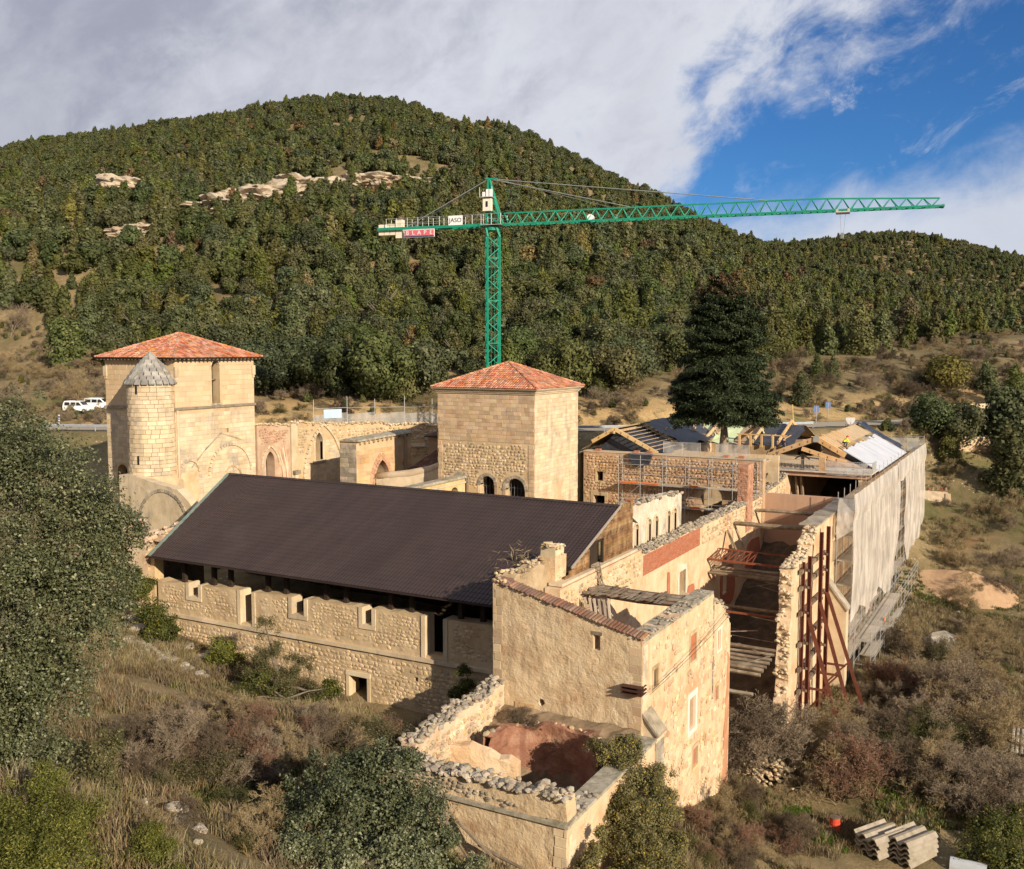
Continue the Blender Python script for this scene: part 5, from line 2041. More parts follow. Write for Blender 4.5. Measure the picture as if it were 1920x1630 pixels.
# ------------------------------------------------------------------ corner house ruin
def build_house():
 t = thing('corner_house', 'tall roofless corner house with rendered walls, small windows and a sloping tiled wall top', 'house', (-20, 48, -2))
 rng = random.Random(111)
 XL, XR, YF = -24.4, -16.35, 42.38
 fS = Frame((XL, YF), (0, -1))
 W = XR - XL
 sl = rect(5.55, 5.9, 9.65, 10.4)
 jag = lambda c, z, r: [(c + r * math.cos(a) * rng.uniform(.7, 1.1), z + r * 1.1 * math.sin(a) * rng.uniform(.7, 1.1)) for a in np.linspace(0, 6.28, 8)[:-1]]
 holes = [sl, jag(2.75, 6.55, .2), jag(5.3, 5.9, .24), rect(1.72, 2.02, 5.35, 5.95)]
 m = MB()
 top = ragged(W, 10.5, 0, 12.42, rng, .03, .5)
 solid_wall(m, fS, [(0, 1.0), (W, 1.0)] + top, holes, .75, .06, .3, 112)
 m.part('front_wall', PLASTER, t)
 q = face_items(fS, rect(W - .68, W, 2, 10.3), [], 'ashlar', (.34, .46), (.6, .72), .018, 114)
 q += face_items(fS, rect(0, .55, 2, 12.3), [], 'ashlar', (.34, .46), (.45, .6), .018, 115)
 place_stones(t, q, pool('ashlar', mat('quoin_stone', [(.42, .305, .19), (.5, .375, .24)], .9, .93, .5, 9, rnd=.22)), 60, 'quoin')
 # tile course on the sloping top
 tl = MB()
 for k in range(46):
  s = W * (k + .5) / 46
  z = 12.42 + (10.5 - 12.42) * s / W
  a = fS.p(s - .09 + rng.uniform(-.02, .02), z + .03 + rng.uniform(-.02, .02), .12 + rng.uniform(-.06, .05))
  b = fS.p(s - .09, z + .09 + rng.uniform(-.02, .03), -.75)
  dx = fS.S * .18 + Vector((0, 0, -.043))
  mm = MB()
  n_ = Vector((0, 0, 1))
  vs = []
  for base in (a, b):
   for f_, h in ((0, 0), (.25, .045), (.5, .06), (.75, .045), (1, 0)):
    vs.append(base + dx * f_ + n_ * h)
  vs += [v - Vector((0, 0, .03)) for v in vs]
  mm.add(vs, [(i, i + 1, i + 6, i + 5) for i in range(4)] + [(i + 15, i + 16, i + 11, i + 10) for i in range(4)] + [(i + 1, i, i + 10, i + 11) for i in range(4)] + [(i + 5, i + 6, i + 16, i + 15) for i in range(4)])
  mm.part('coping_tile', TILE_OLD, t)
 # window details of the front wall
 fr_box(MB(), fS, 5.45, 6.0, 10.4, 10.56, -.3, .03).part('window_lintel', WOOD_OLD, t)
 fr_box(MB(), fS, 1.3, 1.72, 5.2, 6.15, -.4, .06).part('jamb', STONE, t)
 fr_box(MB(), fS, 2.02, 2.4, 5.2, 6.15, -.4, .05).part('jamb', STONE, t)
 fr_box(MB(), fS, 1.3, 2.4, 6.15, 6.38, -.4, .05).part('window_lintel', STONE, t)
 rust = mat('rusty_steel', [(.16, .045, .022), (.26, .085, .042)], 2, .75, .3, 12, metal=.2, streak=((.09, .03, .02), .5, 2))
 for dz in (0, -.2):
  m = MB()
  for a, b in ((-.09, -.07), (.07, .09)):
   m.box((-17.3, YF - .42, 8.18 + dz + a), (-16.22, YF + .3, 8.18 + dz + b))
  m.box((-17.3, YF - .12, 8.18 + dz - .07), (-16.22, YF - .1, 8.18 + dz + .07))
  m.part('steel_beam_stub', mat('dark_rust', [(.05, .022, .015), (.09, .04, .025)], 2, .8, .2), t)
 # right-hand wall
 fE = Frame((XR, YF), (1, 0))
 wins = {'W1': (1.47, 2.09, 7.66, 8.65), 'W2': (6.96, 7.92, 7.4, 8.9), 'W3': (11.77, 12.46, 6.75, 7.95), 'W4': (6.91, 7.98, 3.65, 5.45), 'W5': (11.56, 12.12, 3.8, 4.72), 'W6': (7.67, 8.46, 1.35, 2.45)}
 m = MB()
 LE = 14.3
 topE = [(LE, 7.7), (13.9, 8.3), (13.2, 8.75), (12.6, 9.3), (11.6, 9.85), (11.1, 9.95), (10.9, 10.45)] + ragged(10.8, 10.35, .75, 10.5, rng, .05, .5)
 solid_wall(m, fE, [(.75, -4), (LE, -4)] + topE, [rect(*wins[k]) for k in wins], .95, .06, .3, 116)
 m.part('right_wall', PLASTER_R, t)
 m = MB()
 fr_box(m, fE, .002, .75, 1.2, 10.5, -.75, 0)
 m.part('right_wall_return', PLASTER_R, t)
 av = [rect(w[0] - .2, w[1] + .2, w[2] - .2, w[3] + .2) for w in wins.values()]
 its = face_items(fE, [(.9, -2), (LE - .4, -3.5), (LE - .4, 7.5), (10.5, 9.8), (.9, 10.2)], av, 'rubble', (.24, .42), (.3, .62), .014, 117, .5, n=.03)
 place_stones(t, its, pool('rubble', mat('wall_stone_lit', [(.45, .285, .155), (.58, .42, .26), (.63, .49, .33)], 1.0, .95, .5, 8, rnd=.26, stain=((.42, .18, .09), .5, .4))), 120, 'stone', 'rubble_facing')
 q = face_items(fE, rect(.02, .66, 2, 10.4), [], 'ashlar', (.34, .46), (.64, .64), .04, 118)
 place_stones(t, q, pool('ashlar', STONE_W), 30, 'quoin')
 for k in wins:
  a, b, c, d = wins[k]
  if k in ('W2', 'W5', 'W6', 'W1'):
   bk = MB()
   fr_box(bk, fE, a, b, c, d, -.5, -.07)
   bk.part('brick_infill', BRICK if k != 'W1' else VOID, t)  # W1 is filled with the painted recess shade, the others with brick
  else:
   bk = MB()
   fr_box(bk, fE, a, b, c, d, -.62, -.1)
   bk.part('window_back', mat('board_brown', [(.30, .2, .12), (.4, .29, .19)], 2, .9, .3, 12), t)
  surround(t, fE, a, b, c, d, .14 if k != 'W4' else .26, .035, STONE if k not in ('W4', 'W3') else mat('white_limewash', [(.66, .58, .46), (.72, .64, .52)], 1, .9, .3), True, k != 'W5')
 # straight joint between two building phases
 jt = MB()
 for k in range(14):
  z0 = 4.2 + k * .42
  fr_box(jt, fE, 10.88 + rng.uniform(-.05, .05), 11.05, z0, z0 + .36, -.1, .05)
 jt.part('straight_joint_stones', STONE_G, t)
 its = coping_items(fE, [(.1, 10.45), (5, 10.42), (10.8, 10.35)], .85, rng, (.12, .28), dens=.3)
 its += coping_items(fE, [(11, 9.85), (12.6, 9.25), (13.8, 8.2)], .85, rng, (.16, .34), dens=.7)
 place_stones(t, its, pool('loose', STONE_G), 70, 'coping_stone', 'coping_rubble')
 tp = MB()
 fr_box(tp, fE, .1, 10.85, 10.3, 10.46, -.97, .04)
 tp.part('mossy_wall_top', MOSS, t)
 # reddened lower edge
 ed = MB()
 solid_wall(ed, Frame((XR - .95, 56.68), (0, 1)), [(-.98, -4), (.02, -4), (.04, 3.5), (-.05, 6.5), (-.5, 7.6), (-.98, 7.8)], [], .12, .08, .3, 119)
 ed.part('broken_wall_end', PLASTER_R, t)
 rd = MB()
 solid_wall(rd, Frame((XR + .03, YF + 12.6), (1, 0)), [(.2, -4), (1.72, -4), (1.72, 5.6), (1.3, 6.1), (1.2, 4), (.9, 2.2), (.75, 1), (.55, -1), (.35, -2.5)], [], .12, .05, .3, 120)
 rd.part('red_earth_stain', mat('reddened_render', [(.38, .17, .09), (.50, .29, .17)], .8, .95, .6, 6), t)
 # left wall back to the chimney
 fW = Frame((XL, 48.4), (-1, 0))
 m = MB()
 topW = ragged(6.0, 12.45, 0, 12.55, rng, .12, .4)
 solid_wall(m, fW, [(0, 2), (5.25, 2)] + [(5.25, 12.45)] + topW[2:], [], .8, .07, .45, 121)
 m.part('left_wall', RUBBLE, t)
 its = coping_items(fW, topW, .75, rng, (.14, .3), dens=.6)
 place_stones(t, its, pool('loose', RUBBLE), 40, 'coping_stone', 'coping_rubble')
 ch = MB()
 ch.box((-24.35, 47.2, 9.0), (-23.25, 48.45, 12.75), .03, rng)
 c = ch.part('chimney', PLASTER_R, t)
 ch = MB()
 ch.box((-24.25, 47.3, 12.75), (-23.3, 48.35, 13.3), .05, rng)
 ch.part('chimney_head', RUBBLE, c)
 its = coping_items(Frame((-23.25, 47.2), (1, 0)), [(0.15, 13.25), (1.0, 13.22)], .85, rng, (.12, .22), n0=-.08)
 its += face_items(Frame((-23.25, 47.2), (1, 0)), [(0, 9.2), (1.25, 9.2), (1.25, 13), (0, 13)], [], 'rubble', (.18, .28), (.25, .45), .03, 122, .4)
 place_stones(c, its, pool('rubble', RUBBLE), 50)
 # buttress with sloping cap at the corner
 bt = thing('corner_buttress', 'stone buttress with grey sloping cap against the corner house', 'buttress', (-15.9, 43.4, 0))
 bx = MB()
 bx.add([(-16.33, 42.5, -1), (-15.65, 42.5, -1), (-15.65, 43.5, -1), (-16.33, 43.5, -1), (-16.33, 42.5, 6.75), (-15.65, 42.5, 6.0), (-15.65, 43.5, 6.0), (-16.33, 43.5, 6.75)],
           [(3, 2, 1, 0), (4, 5, 6, 7), (0, 1, 5, 4), (1, 2, 6, 5), (2, 3, 7, 6), (3, 0, 4, 7)])
 bx.part('shaft', STONE_W, bt)
 f5 = Frame((-16.33, 42.5), (0, -1))
 its = face_items(f5, [(0, -1), (.68, -1), (.68, 5.9), (0, 6.6)], [], 'ashlar', (.34, .45), (.5, .8), .03, 123)
 its += face_items(Frame((-15.65, 42.5), (1, 0)), rect(0, 1.0, -1, 5.9), [], 'ashlar', (.34, .45), (.4, .6), .03, 124)
 place_stones(bt, its, pool('ashlar', STONE_G), 60, 'ashlar_block')
 cpb = MB()
 cpb.add([(-16.33, 42.4, 6.78), (-15.55, 42.4, 5.88), (-15.55, 43.6, 5.88), (-16.33, 43.6, 6.78), (-16.33, 42.4, 6.95), (-15.55, 42.4, 6.03), (-15.55, 43.6, 6.03), (-16.33, 43.6, 6.95)],
   [(3, 2, 1, 0), (4, 5, 6, 7), (0, 1, 5, 4), (1, 2, 6, 5), (2, 3, 7, 6), (3, 0, 4, 7)])
 cpb.part('sloping_cap', STONE_G, bt)
 # remains of the roof: bundle of old beams across the house
 for k in range(7):
  yy = 49.2 + k * .36
  m = MB()
  z = 10.35 + rng.uniform(-.1, .12)
  p0 = Vector((-22.55 + rng.uniform(-.3, .5), yy, z + .1))
  p1 = Vector((-16.9 + rng.uniform(0, .5), yy + .45, z - .02))
  pm = (p0 + p1) / 2 + Vector((0, rng.uniform(-.06, .06), rng.uniform(-.12, .02)))
  r = rng.uniform(.10, .15)
  m.tube([p0, pm, p1], [r, r * .95, r * .85], 6)
  m.part('old_roof_beam', WOOD_OLD, t)
 for k in range(16):
  m = MB()
  xx = -22.4 + k * .3 + rng.uniform(-.1, .1)
  yy = 48.9 + rng.uniform(-.2, .2)
  m.beam((xx, yy, 10.52 + rng.uniform(0, .06)), (xx + rng.uniform(-.3, .3), yy + rng.uniform(1.6, 2.8), 10.5 + rng.uniform(0, .08)), .16, .025)
  m.part('broken_board', WOOD_OLD, t)
 for k in range(6):
  m = MB()
  xx = -22.2 + k * .28
  m.beam((xx, 48.7, 10.4), (xx + .35, 48.5 + rng.uniform(-.1, .1), 8.6 + rng.uniform(-.2, .3)), .14, .03, (0, 1, 0))
  m.part('hanging_board', mat('grey_board', [(.42, .36, .29), (.55, .48, .4)], 2, .9, .3, 14, rnd=.3), t)
 # ladder-like remains standing on the long wall
 l = thing('old_ladder', 'short weathered wooden ladder leaning above the roofless corner house', 'ladder', (-22.3, 51.5, 10))
 for dx in (0, .42):
  MB().beam((-22.45 + .1, 51.3 + dx, 10.0), (-22.6, 51.15 + dx, 11.75), .07, .07).part('ladder_rail', WOOD_OLD, l)
 for k in range(5):
  z = 10.2 + k * .33
  y0 = 51.3 - .15 * (z - 10) / 1.75
  x0 = -22.35 - .25 * (z - 10) / 1.75
  MB().beam((x0, y0, z), (x0, y0 + .42, z), .05, .05).part('rung', WOOD_OLD, l)
 # electric cable along the wall
 cb = MB()
 for z0, z1, sag in ((7.95, 9.2, .25), (7.85, 8.7, .2)):
  pts = []
  for k in range(15):
   f_ = k / 14
   pts.append(fE.p(.2 + 14 * f_, z0 + (z1 - z0) * f_ - sag * math.sin(math.pi * f_), .3))
  cb.tube(pts, .014, 4)
 cb.single('wall_cable', IRON, 'pair of thin black cables slung along the corner house wall', 'cable')


build_house()


# ------------------------------------------------------------------ low annex ruin in front
def build_annex():
 t = thing('annex_ruin', 'low roofless annex with loose stone wall tops and a curved red wall inside', 'ruin', (-20, 37, 2))
 rng = random.Random(131)
 Y0, XL, XR = 32.9, -24.45, -15.65
 # left rubble wall
 fW = Frame((XL, 42.3), (-1, 0))
 LW = 42.3 - 34.4
 topW = ragged(LW, 6.9, 0, 7.25, rng, .16, .35)
 m = MB()
 solid_wall(m, fW, [(0, 2), (LW, 2)] + topW, [], .75, .09, .35, 132)
 m.part('left_wall', RUBBLE, t)
 its = face_items(Frame((XL + .75, 34.5), (1, 0)), [(.1, 3.5), (LW - .2, 3.5), (LW - .2, 7.0), (.1, 6.7)], [], 'rubble', (.2, .32), (.24, .46), .06, 133)
 its += face_items(fW, [(.1, 4.5), (LW - .2, 4.5), (LW - .2, 6.7), (.1, 7)], [], 'rubble', (.2, .32), (.24, .46), .06, 134)
 place_stones(t, its, pool('rubble', RUBBLE), 110, 'stone', 'rubble_facing')
 its = coping_items(fW, topW, .8, rng, (.2, .42))
 its += coping_items(fW, topW, .6, rng, (.18, .32), dens=.5, n0=-.1)
 # front wall: broken upper part falling to the right, on a moulded ledge
 fS = Frame((XL - .05, Y0), (0, -1))
 L = XR - XL + .05
 topS = ragged(L - .1, 5.95, 0, 6.9, rng, .1, .35, mid=[(0, 6.75), (1.2, 7.15), (2.2, 7.0), (5, 6.6), (7.5, 6.15), (L, 5.95)])
 m = MB()
 solid_wall(m, fS, [(0, 1.5), (L, 1.5)] + [(L, 5.78)] + topS, [], .85, .06, .35, 135)
 m.part('front_wall', PLASTER, t)
 up = [(.1, 5.95), (L - .6, 5.9), (7.4, 6.1), (5, 6.45), (2.2, 6.85), (1.2, 7.0), (.1, 6.65)]
 place_stones(t, face_items(fS, up, [], 'rubble', (.13, .2), (.18, .36), .05, 136), pool('rubble', STONE_G), 60, 'stone', 'rubble_facing')
 its2 = coping_items(fS, topS, .85, rng, (.2, .46))
 its2 += coping_items(fS, topS, .5, rng, (.16, .3), dens=.6, n0=.1)
 place_stones(t, its + its2, pool('loose', STONE_G), 190, 'coping_stone', 'coping_rubble')
 fr_box(MB(), fS, 2.6, L + .1, 5.72, 5.86, -.1, .16).part('ledge_moulding', MOSS, t)
 # right wall with flat mossy top
 fE = Frame((XR, Y0 + .85), (1, 0))
 LE = 42.3 - Y0 - .85
 m = MB()
 solid_wall(m, fE, [(0, 0), (LE, -1), (LE, 5.85), (0, 5.8)], [], .8, .05, .35, 137)
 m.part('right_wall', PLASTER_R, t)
 fr_box(MB(), fE, -.9, LE, 5.8, 5.93, -.85, .12).part('wall_top', MOSS, t)
 its = face_items(fE, rect(-.8, -.1, 2, 5.7), [], 'ashlar', (.34, .46), (.7, .7), .04, 138)
 its += face_items(fS, rect(L - .62, L, 2, 5.7), [], 'ashlar', (.34, .46), (.6, .6), .04, 139)
 place_stones(t, its, pool('ashlar', STONE_W), 30, 'quoin')
 fr_box(MB(), fE, -.85, .0, 0, 5.78, -.8, -.02).part('corner_pier', PLASTER_R, t)
 its = coping_items(fE, [(-.6, 5.9), (2, 5.9)], .7, rng, (.15, .3), dens=.5)
 place_stones(t, its, pool('loose', STONE_G), 12, 'coping_stone', 'coping_rubble')
 # curved red oven / apse wall inside
 ov = MB()
 cx, cy, r = -19.6, 38.2, 2.9
 n = 22
 vs = []
 for z, rr in ((2.5, r), (4.2, r - .02), (5.6, r - .12), (6.1, r - .22), (6.15, r + .2), (2.5, r + .45)):
  for k in range(n + 1):
   a = RAD(5) + RAD(170) * k / n
   j = rng.uniform(-.04, .04)
   vs.append((cx + math.cos(a) * (rr + j), cy + math.sin(a) * (rr + j), z + (.12 * math.sin(k * 1.1) + rng.uniform(-.05, .05) if z > 6 else 0)))
 ov.add(vs, [(i * (n + 1) + k, i * (n + 1) + k + 1, (i + 1) * (n + 1) + k + 1, (i + 1) * (n + 1) + k) for i in range(5) for k in range(n)])
 ov.part('curved_oven_wall', mat('red_scorched_wall', [(.20, .09, .055), (.30, .15, .095), (.42, .27, .18)], 1.2, .95, 1.0, 5, stain=((.09, .05, .035), .8, .9), streak=((.17, .075, .05), .6, 1.6), bdist=.08), t)
 its = []
 for k in range(20):
  a = RAD(8) + RAD(165) * k / 19
  its.append(((cx + math.cos(a) * 3.0, cy + math.sin(a) * 3.0, 6.12), (0, 0, a), (.42, .5, .28)))
 place_stones(t, [(p, (rng.uniform(-.5, .5), 0, e[2]), tuple(c * rng.uniform(.5, 1) for c in sc)) for p, e, sc in its], pool('loose', RUBBLE), 20, 'coping_stone')
 # inner cross walls and earth fill
 m = MB()
 solid_wall(m, Frame((-23.7, 37.2), (.35, -1)), [(0, 2.5), (3.2, 2.5)] + ragged(3.2, 5.2, 0, 6.0, rng, .15), [], .6, .08, .35, 140)
 m.part('inner_wall', PLASTER_R, t)
 e = MB()
 gx = np.linspace(XL + .7, XR - .75, 18)
 gy = np.linspace(Y0 + .8, 42.35, 20)
 vs = [(x, y, 3.3 + 1.3 * max(0, (y - 38.5) / 4) * (1 if (x + 19.6) ** 2 + (y - 38.2) ** 2 > 9 else 0) + rng.uniform(-.06, .06)) for y in gy for x in gx]
 # banked earth between the oven and the house
 vs = [(x, y, z if (x - cx) ** 2 + (y - cy) ** 2 < 9.3 or y < cy else z + 1.6) for x, y, z in vs]
 e.add(vs, [(j * 18 + i, j * 18 + i + 1, (j + 1) * 18 + i + 1, (j + 1) * 18 + i) for j in range(19) for i in range(17)])
 e.part('earth_floor', mat('earth_floor', [(.12, .085, .05), (.22, .16, .10), (.30, .22, .14)], 1.2, .97, .8, 6, stain=((.07, .075, .025), .6, 1)), t)
 # fallen poles and tiles at the foot of the front wall
 for k, (x0, y0, x1, y1, z0, z1) in enumerate(((-21.6, 32.6, -19.4, 31.7, 5.5, 4.1), (-21.2, 32.8, -20.2, 31.8, 5.7, 4.1), (-20.6, 32.7, -18.2, 32.1, 5.0, 4.0), (-20.9, 32.3, -20.7, 32.0, 5.6, 4.0), (-19.4, 32.5, -17.4, 32.4, 4.3, 3.9))):
  z0 += .0
  o = MB()
  o.tube([(x0, y0, z0), ((x0 + x1) / 2, (y0 + y1) / 2, (z0 + z1) / 2 - .02), (x1, y1, z1)], [.07, .075, .06], 6)
  o.single('fallen_pole', WOOD_OLD, ['longest fallen timber pole leaning below the annex wall', 'short pole propped steeply against the annex wall', 'bleached pole lying across fallen tiles below the annex', 'upright stub of pole among bushes below the annex', 'low pole lying flat at the foot of the annex wall'][k], 'pole', group='fallen poles by the annex')


build_annex()


# ------------------------------------------------------------------ long ruined wing
def build_wing():
 t = thing('ruined_wing', 'long roofless wing with rubble-topped walls, red brick infill and bare floor beams', 'ruin', (-19, 75, -3))
 rng = random.Random(151)
 XI, XO = -22.6, -15.1
 # long left wall
 f = Frame((XI, 46.4), (1, 0))
 L = 97.2 - 46.4
 top = [(L, 11.9), (46.5, 11.3), (44, 11.25)] + ragged(42, 10.95, 11.9, 10.95, rng, .12, .45) + [(11.8, 11.25), (.0, 11.25)]
 m = MB()
 doors = [rect(19.0, 20.4, 5.2, 8.4), rect(29.5, 30.8, 4.4, 7.6)]
 solid_wall(m, f, [(0, -3), (L, -3)] + top, doors, .9, .05, .55, 152)
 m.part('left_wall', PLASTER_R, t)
 line = [(12, 11.0), (24, 10.95), (36, 10.92), (42, 10.95)]
 its = coping_items(f, line, .9, rng, (.16, .38), dens=.8)
 its += coping_items(f, line, .9, rng, (.12, .26), dens=.5)
 its += coping_items(f, [(42, 11.1), (46, 11.25), (50.5, 11.85)], .9, rng, (.2, .4))
 place_stones(t, its, pool('loose', STONE_G), 150, 'coping_stone', 'coping_rubble')
 its = face_items(f, [(.3, 8.5), (11.9, 9.4), (11.9, 11.1), (.3, 11.1)], [], 'rubble', (.2, .34), (.26, .5), .05, 153, .8)
 its += face_items(f, [(23.8, 9.2), (50, 9.6), (50, 11.5), (44, 10.9), (24, 10.7)], [], 'rubble', (.2, .34), (.26, .5), .06, 154, .85)
 place_stones(t, its, pool('rubble', RUBBLE), 90, 'stone', 'rubble_facing')
 # red brick infill: real courses
 fr_box(MB(), f, 12.1, 23.6, 9.52, 10.85, -.3, .02).part('brick_infill', BRICK_M, t)
 br = MB()
 z = 9.53
 row = 0
 while z < 10.8:
  s = 12.12 - (.13 if row % 2 else 0)
  while s < 23.55:
   a, b = max(s, 12.11), min(s + .25, 23.59)
   if b - a > .05:
    fr_box(br, f, a, b - .014, z, z + .058, 0, .035 + rng.uniform(0, .008))
   s += .26
  z += .073
  row += 1
 br.part('brick_courses', BRICK, t, kind='stuff')
 # painted door recesses and patches on the plaster
 wp = mat('white_plaster_patch', [(.58, .48, .36), (.66, .57, .45)], 1, .95, .3, 8, stain=((.42, .25, .16), .5, .8))
 for s0, s1, z0, z1, mm in ((18.6, 20.8, 5.0, 9.0, wp), (28.8, 33.0, 3.2, 6.8, REDPLASTER), (36, 41, 4.4, 7.6, REDPLASTER), (16.6, 17.1, 6.5, 9.0, REDPLASTER), (20.8, 22.4, 5.8, 7.0, REDPLASTER)):
  q = MB()
  pl = []
  for k in range(14):
   a = 6.283 * k / 14
   ca, sa = math.cos(a), math.sin(a)
   e = (abs(ca) ** 4 + abs(sa) ** 4) ** (-.25) * rng.uniform(.85, 1.0)
   pl.append(((s0 + s1) / 2 + ca * e * (s1 - s0) / 2, (z0 + z1) / 2 + sa * e * (z1 - z0) / 2))
  pl = [p for p in pl]
  solid_wall(q, f, pl, [d for d in doors if d[0][0] > s0 and d[1][0] < s1], .1, .0, .6, 155)
  q.v = [(x + .075, y, z) for x, y, z in q.v]
  q.part('plaster_patch', mm, t)
 # brick pillar
 MB().box((-23.3, 82.3, 8.5), (-22.45, 83.9, 14.2), .05, rng).part('brick_pillar', mat('crumbling_brick', [(.30, .14, .085), (.42, .22, .14), (.48, .31, .2)], 1.8, .95, .8, 9, stain=((.2, .17, .13), .6, 1.2)), t)
 cb = MATS['crumbling_brick']
 its = face_items(Frame((-22.45, 82.3), (1, 0)), rect(0, 1.6, 9, 14.1), [], 'ashlar', (.16, .2), (.3, .45), .04, 158, .85) + face_items(Frame((-23.3, 82.3), (0, -1)), rect(0, .85, 9, 14.1), [], 'ashlar', (.16, .2), (.25, .4), .04, 159, .85)
 place_stones(t, its, pool('ashlar', cb), 60, 'pillar_brick', 'pillar_bricks')
 # right wall, broken near end
 g = Frame((XO, 66.2), (1, 0))
 LR = 97.2 - 66.2
 nearedge = [(0, -4), (LR, -4), (LR, 11.2)] + ragged(LR, 11.0, 8.2, 10.85, rng, .04, .6) + [(8.0, 10.7), (7.0, 10.3), (6.2, 10.1), (5.8, 9.5), (4.6, 9.3), (1.6, 9.1), (.9, 9.0), (.6, 7.5), (.9, 6.2), (.3, 5.0), (.55, 3.8), (.1, 2.6), (.4, 1.4), (-.2, 0), (.2, -1.5)]
 holes = [rect(14.6, 15.4, 6.9, 8.7), rect(12.2, 12.9, 5.2, 6.8), rect(9.8, 10.4, 2.4, 3.6), rect(15.4, 16.1, 9.2, 10.2)]
 m = MB()
 solid_wall(m, g, nearedge, holes, .85, .06, .4, 156)
 m.part('right_wall', PLASTER_R, t)
 for h in holes:
  surround(t, g, h[0][0], h[1][0], h[0][1], h[2][1], .14, .03, STONE_W)
  fr_box(MB(), g, h[0][0], h[1][0], h[0][1], h[2][1], -.6, -.2).part('window_back', WOOD_OLD, t)
 # ragged end stones
 its = []
 for k in range(130):
  z = rng.uniform(-2, 9.0)
  i = np.interp(z, [-2, 0, 1.4, 2.6, 3.8, 5, 6.2, 7.5, 9], [.1, -.2, .4, .1, .55, .3, .9, .6, .9])
  w = rng.uniform(.2, .45)
  its.append((g.p(i + .05 + rng.uniform(-.15, .1), z, -rng.uniform(.0, .85)), (rng.uniform(-.4, .4), rng.uniform(-.4, .4), rng.uniform(0, 6)), (w * 1.2, w, w * .8)))
 its += coping_items(g, [(1, 9.1), (4.6, 9.3), (5.8, 9.6), (7, 10.3), (8.2, 10.8)], .85, rng, (.22, .46))
 place_stones(t, its, pool('loose', STONE_W), 130, 'stone', 'rubble_facing')
 # grey slab coping along the right wall
 s = 8.2
 while s < 22.5:
  w = rng.uniform(.7, 1.2)
  q = MB()
  fr_box(q, g, s, s + w - .03, 10.85 + rng.uniform(-.02, .04), 10.98 + rng.uniform(0, .04), -1.25 + rng.uniform(-.1, .1), .12)
  q.part('coping_slab', STONE_G, t)
  s += w
 # buttress of the right wall
 b = MB()
 b.add([g.p(13.0, -4, 0), g.p(14.0, -4, 0), g.p(14.0, -4, 1.5), g.p(13.0, -4, 1.5), g.p(13.0, 5.6, 0), g.p(14.0, 5.6, 0), g.p(14.0, 3.6, 1.5), g.p(13.0, 3.6, 1.5)],
          [(3, 2, 1, 0), (4, 5, 6, 7), (0, 1, 5, 4), (1, 2, 6, 5), (2, 3, 7, 6), (3, 0, 4, 7)])
 bb = b.part('buttress', STONE_W, t)
 b = MB()
 b.add([g.p(12.9, 5.62, -.02), g.p(14.1, 5.62, -.02), g.p(14.1, 3.5, 1.6), g.p(12.9, 3.5, 1.6), g.p(12.9, 5.85, -.02), g.p(14.1, 5.85, -.02), g.p(14.1, 3.72, 1.62), g.p(12.9, 3.72, 1.62)],
          [(3, 2, 1, 0), (4, 5, 6, 7), (0, 1, 5, 4), (1, 2, 6, 5), (2, 3, 7, 6), (3, 0, 4, 7)])
 b.part('sloping_cap', STONE_G, bb)
 # pink cross wall
 q = MB()
 solid_wall(q, Frame((-22.55, 88.4), (0, -1)), rect(0, 6.55, -2, 11.05), [], .5, .02, .8, 157)
 q.part('cross_wall', PINK, t)
 # earth and debris rising towards the cross wall
 n1, n2 = 12, 30
 vs = []
 for j in range(n2):
  y = 58.5 + (88.4 - 58.5) * j / (n2 - 1)
  z = np.interp(y, [58, 66, 74, 82, 88.4], [-2.6, -2.0, .6, 3.8, 6.6])
  for i in range(n1):
   x = -22.6 + 6.65 * i / (n1 - 1)
   vs.append((x, y, float(z) + rng.uniform(-.2, .25)))
 q = MB().add(vs, [(j * n1 + i, j * n1 + i + 1, (j + 1) * n1 + i + 1, (j + 1) * n1 + i) for j in range(n2 - 1) for i in range(n1 - 1)])
 q.part('debris_slope', mat('debris_earth', [(.05, .037, .022), (.09, .065, .04), (.14, .10, .065)], 1.5, .97, .9, 6), t)
 # floor beams, timber and rusted steel, left wall to right wall
 rust = MATS['rusty_steel']
 wl = lambda px, py: at(px, py, X=-22.5)
 wr = lambda px, py: at(px, py, X=-15.95)

 def beam(p, q_, r, mm, name):
  o = MB()
  k = 5
  pts = [p + (q_ - p) * i / k + Vector((rng.uniform(-.03, .03), rng.uniform(-.05, .05), rng.uniform(-.05, .03))) for i in range(k + 1)]
  o.tube(pts, [r * rng.uniform(.85, 1.1) for _ in pts], 6)
  o.part(name, mm, t)
 for a, b_, r, mm in (((1417, 956), (1540, 967), .17, WOOD_OLD), ((1378, 981), (1512, 991), .2, WOOD_OLD)):
  p = wl(*a)
  beam(p, Vector((-15.95, p.y + .2, p.z)), r, mm, 'roof_beam')
 for y, z, r in ((73.5, 7.2, .13), (73.0, 7.0, .12), (72.4, 6.95, .15), (70.0, 5.2, .12), (66.5, 3.4, .15), (65.8, 3.3, .12), (65.1, 3.2, .13), (64.4, 3.15, .14), (63.7, 3.1, .13), (63.0, 3.05, .16), (62.3, 3.0, .14), (60.6, 2.2, .15)):
  beam(Vector((-22.5, y - .3, z + .12)), Vector((-15.95, y + .25, z - .05)), r, WOOD_OLD, 'floor_beam')
 for k in range(14):
  p = Vector((rng.uniform(-22, -18), rng.uniform(61, 78), 0))
  p.z = float(np.interp(p.y, [60, 67, 74, 82], [2.6, 3.6, 5.5, 6.5])) + rng.uniform(-.6, .3)
  q_ = p + Vector((rng.uniform(1.0, 3.2), rng.uniform(-2, 2), rng.uniform(-1.0, .6)))
  q_.x = min(q_.x, -16)
  o = MB()
  o.beam(p, q_, .12, .04)
  o.part('fallen_plank', WOOD_OLD, t)
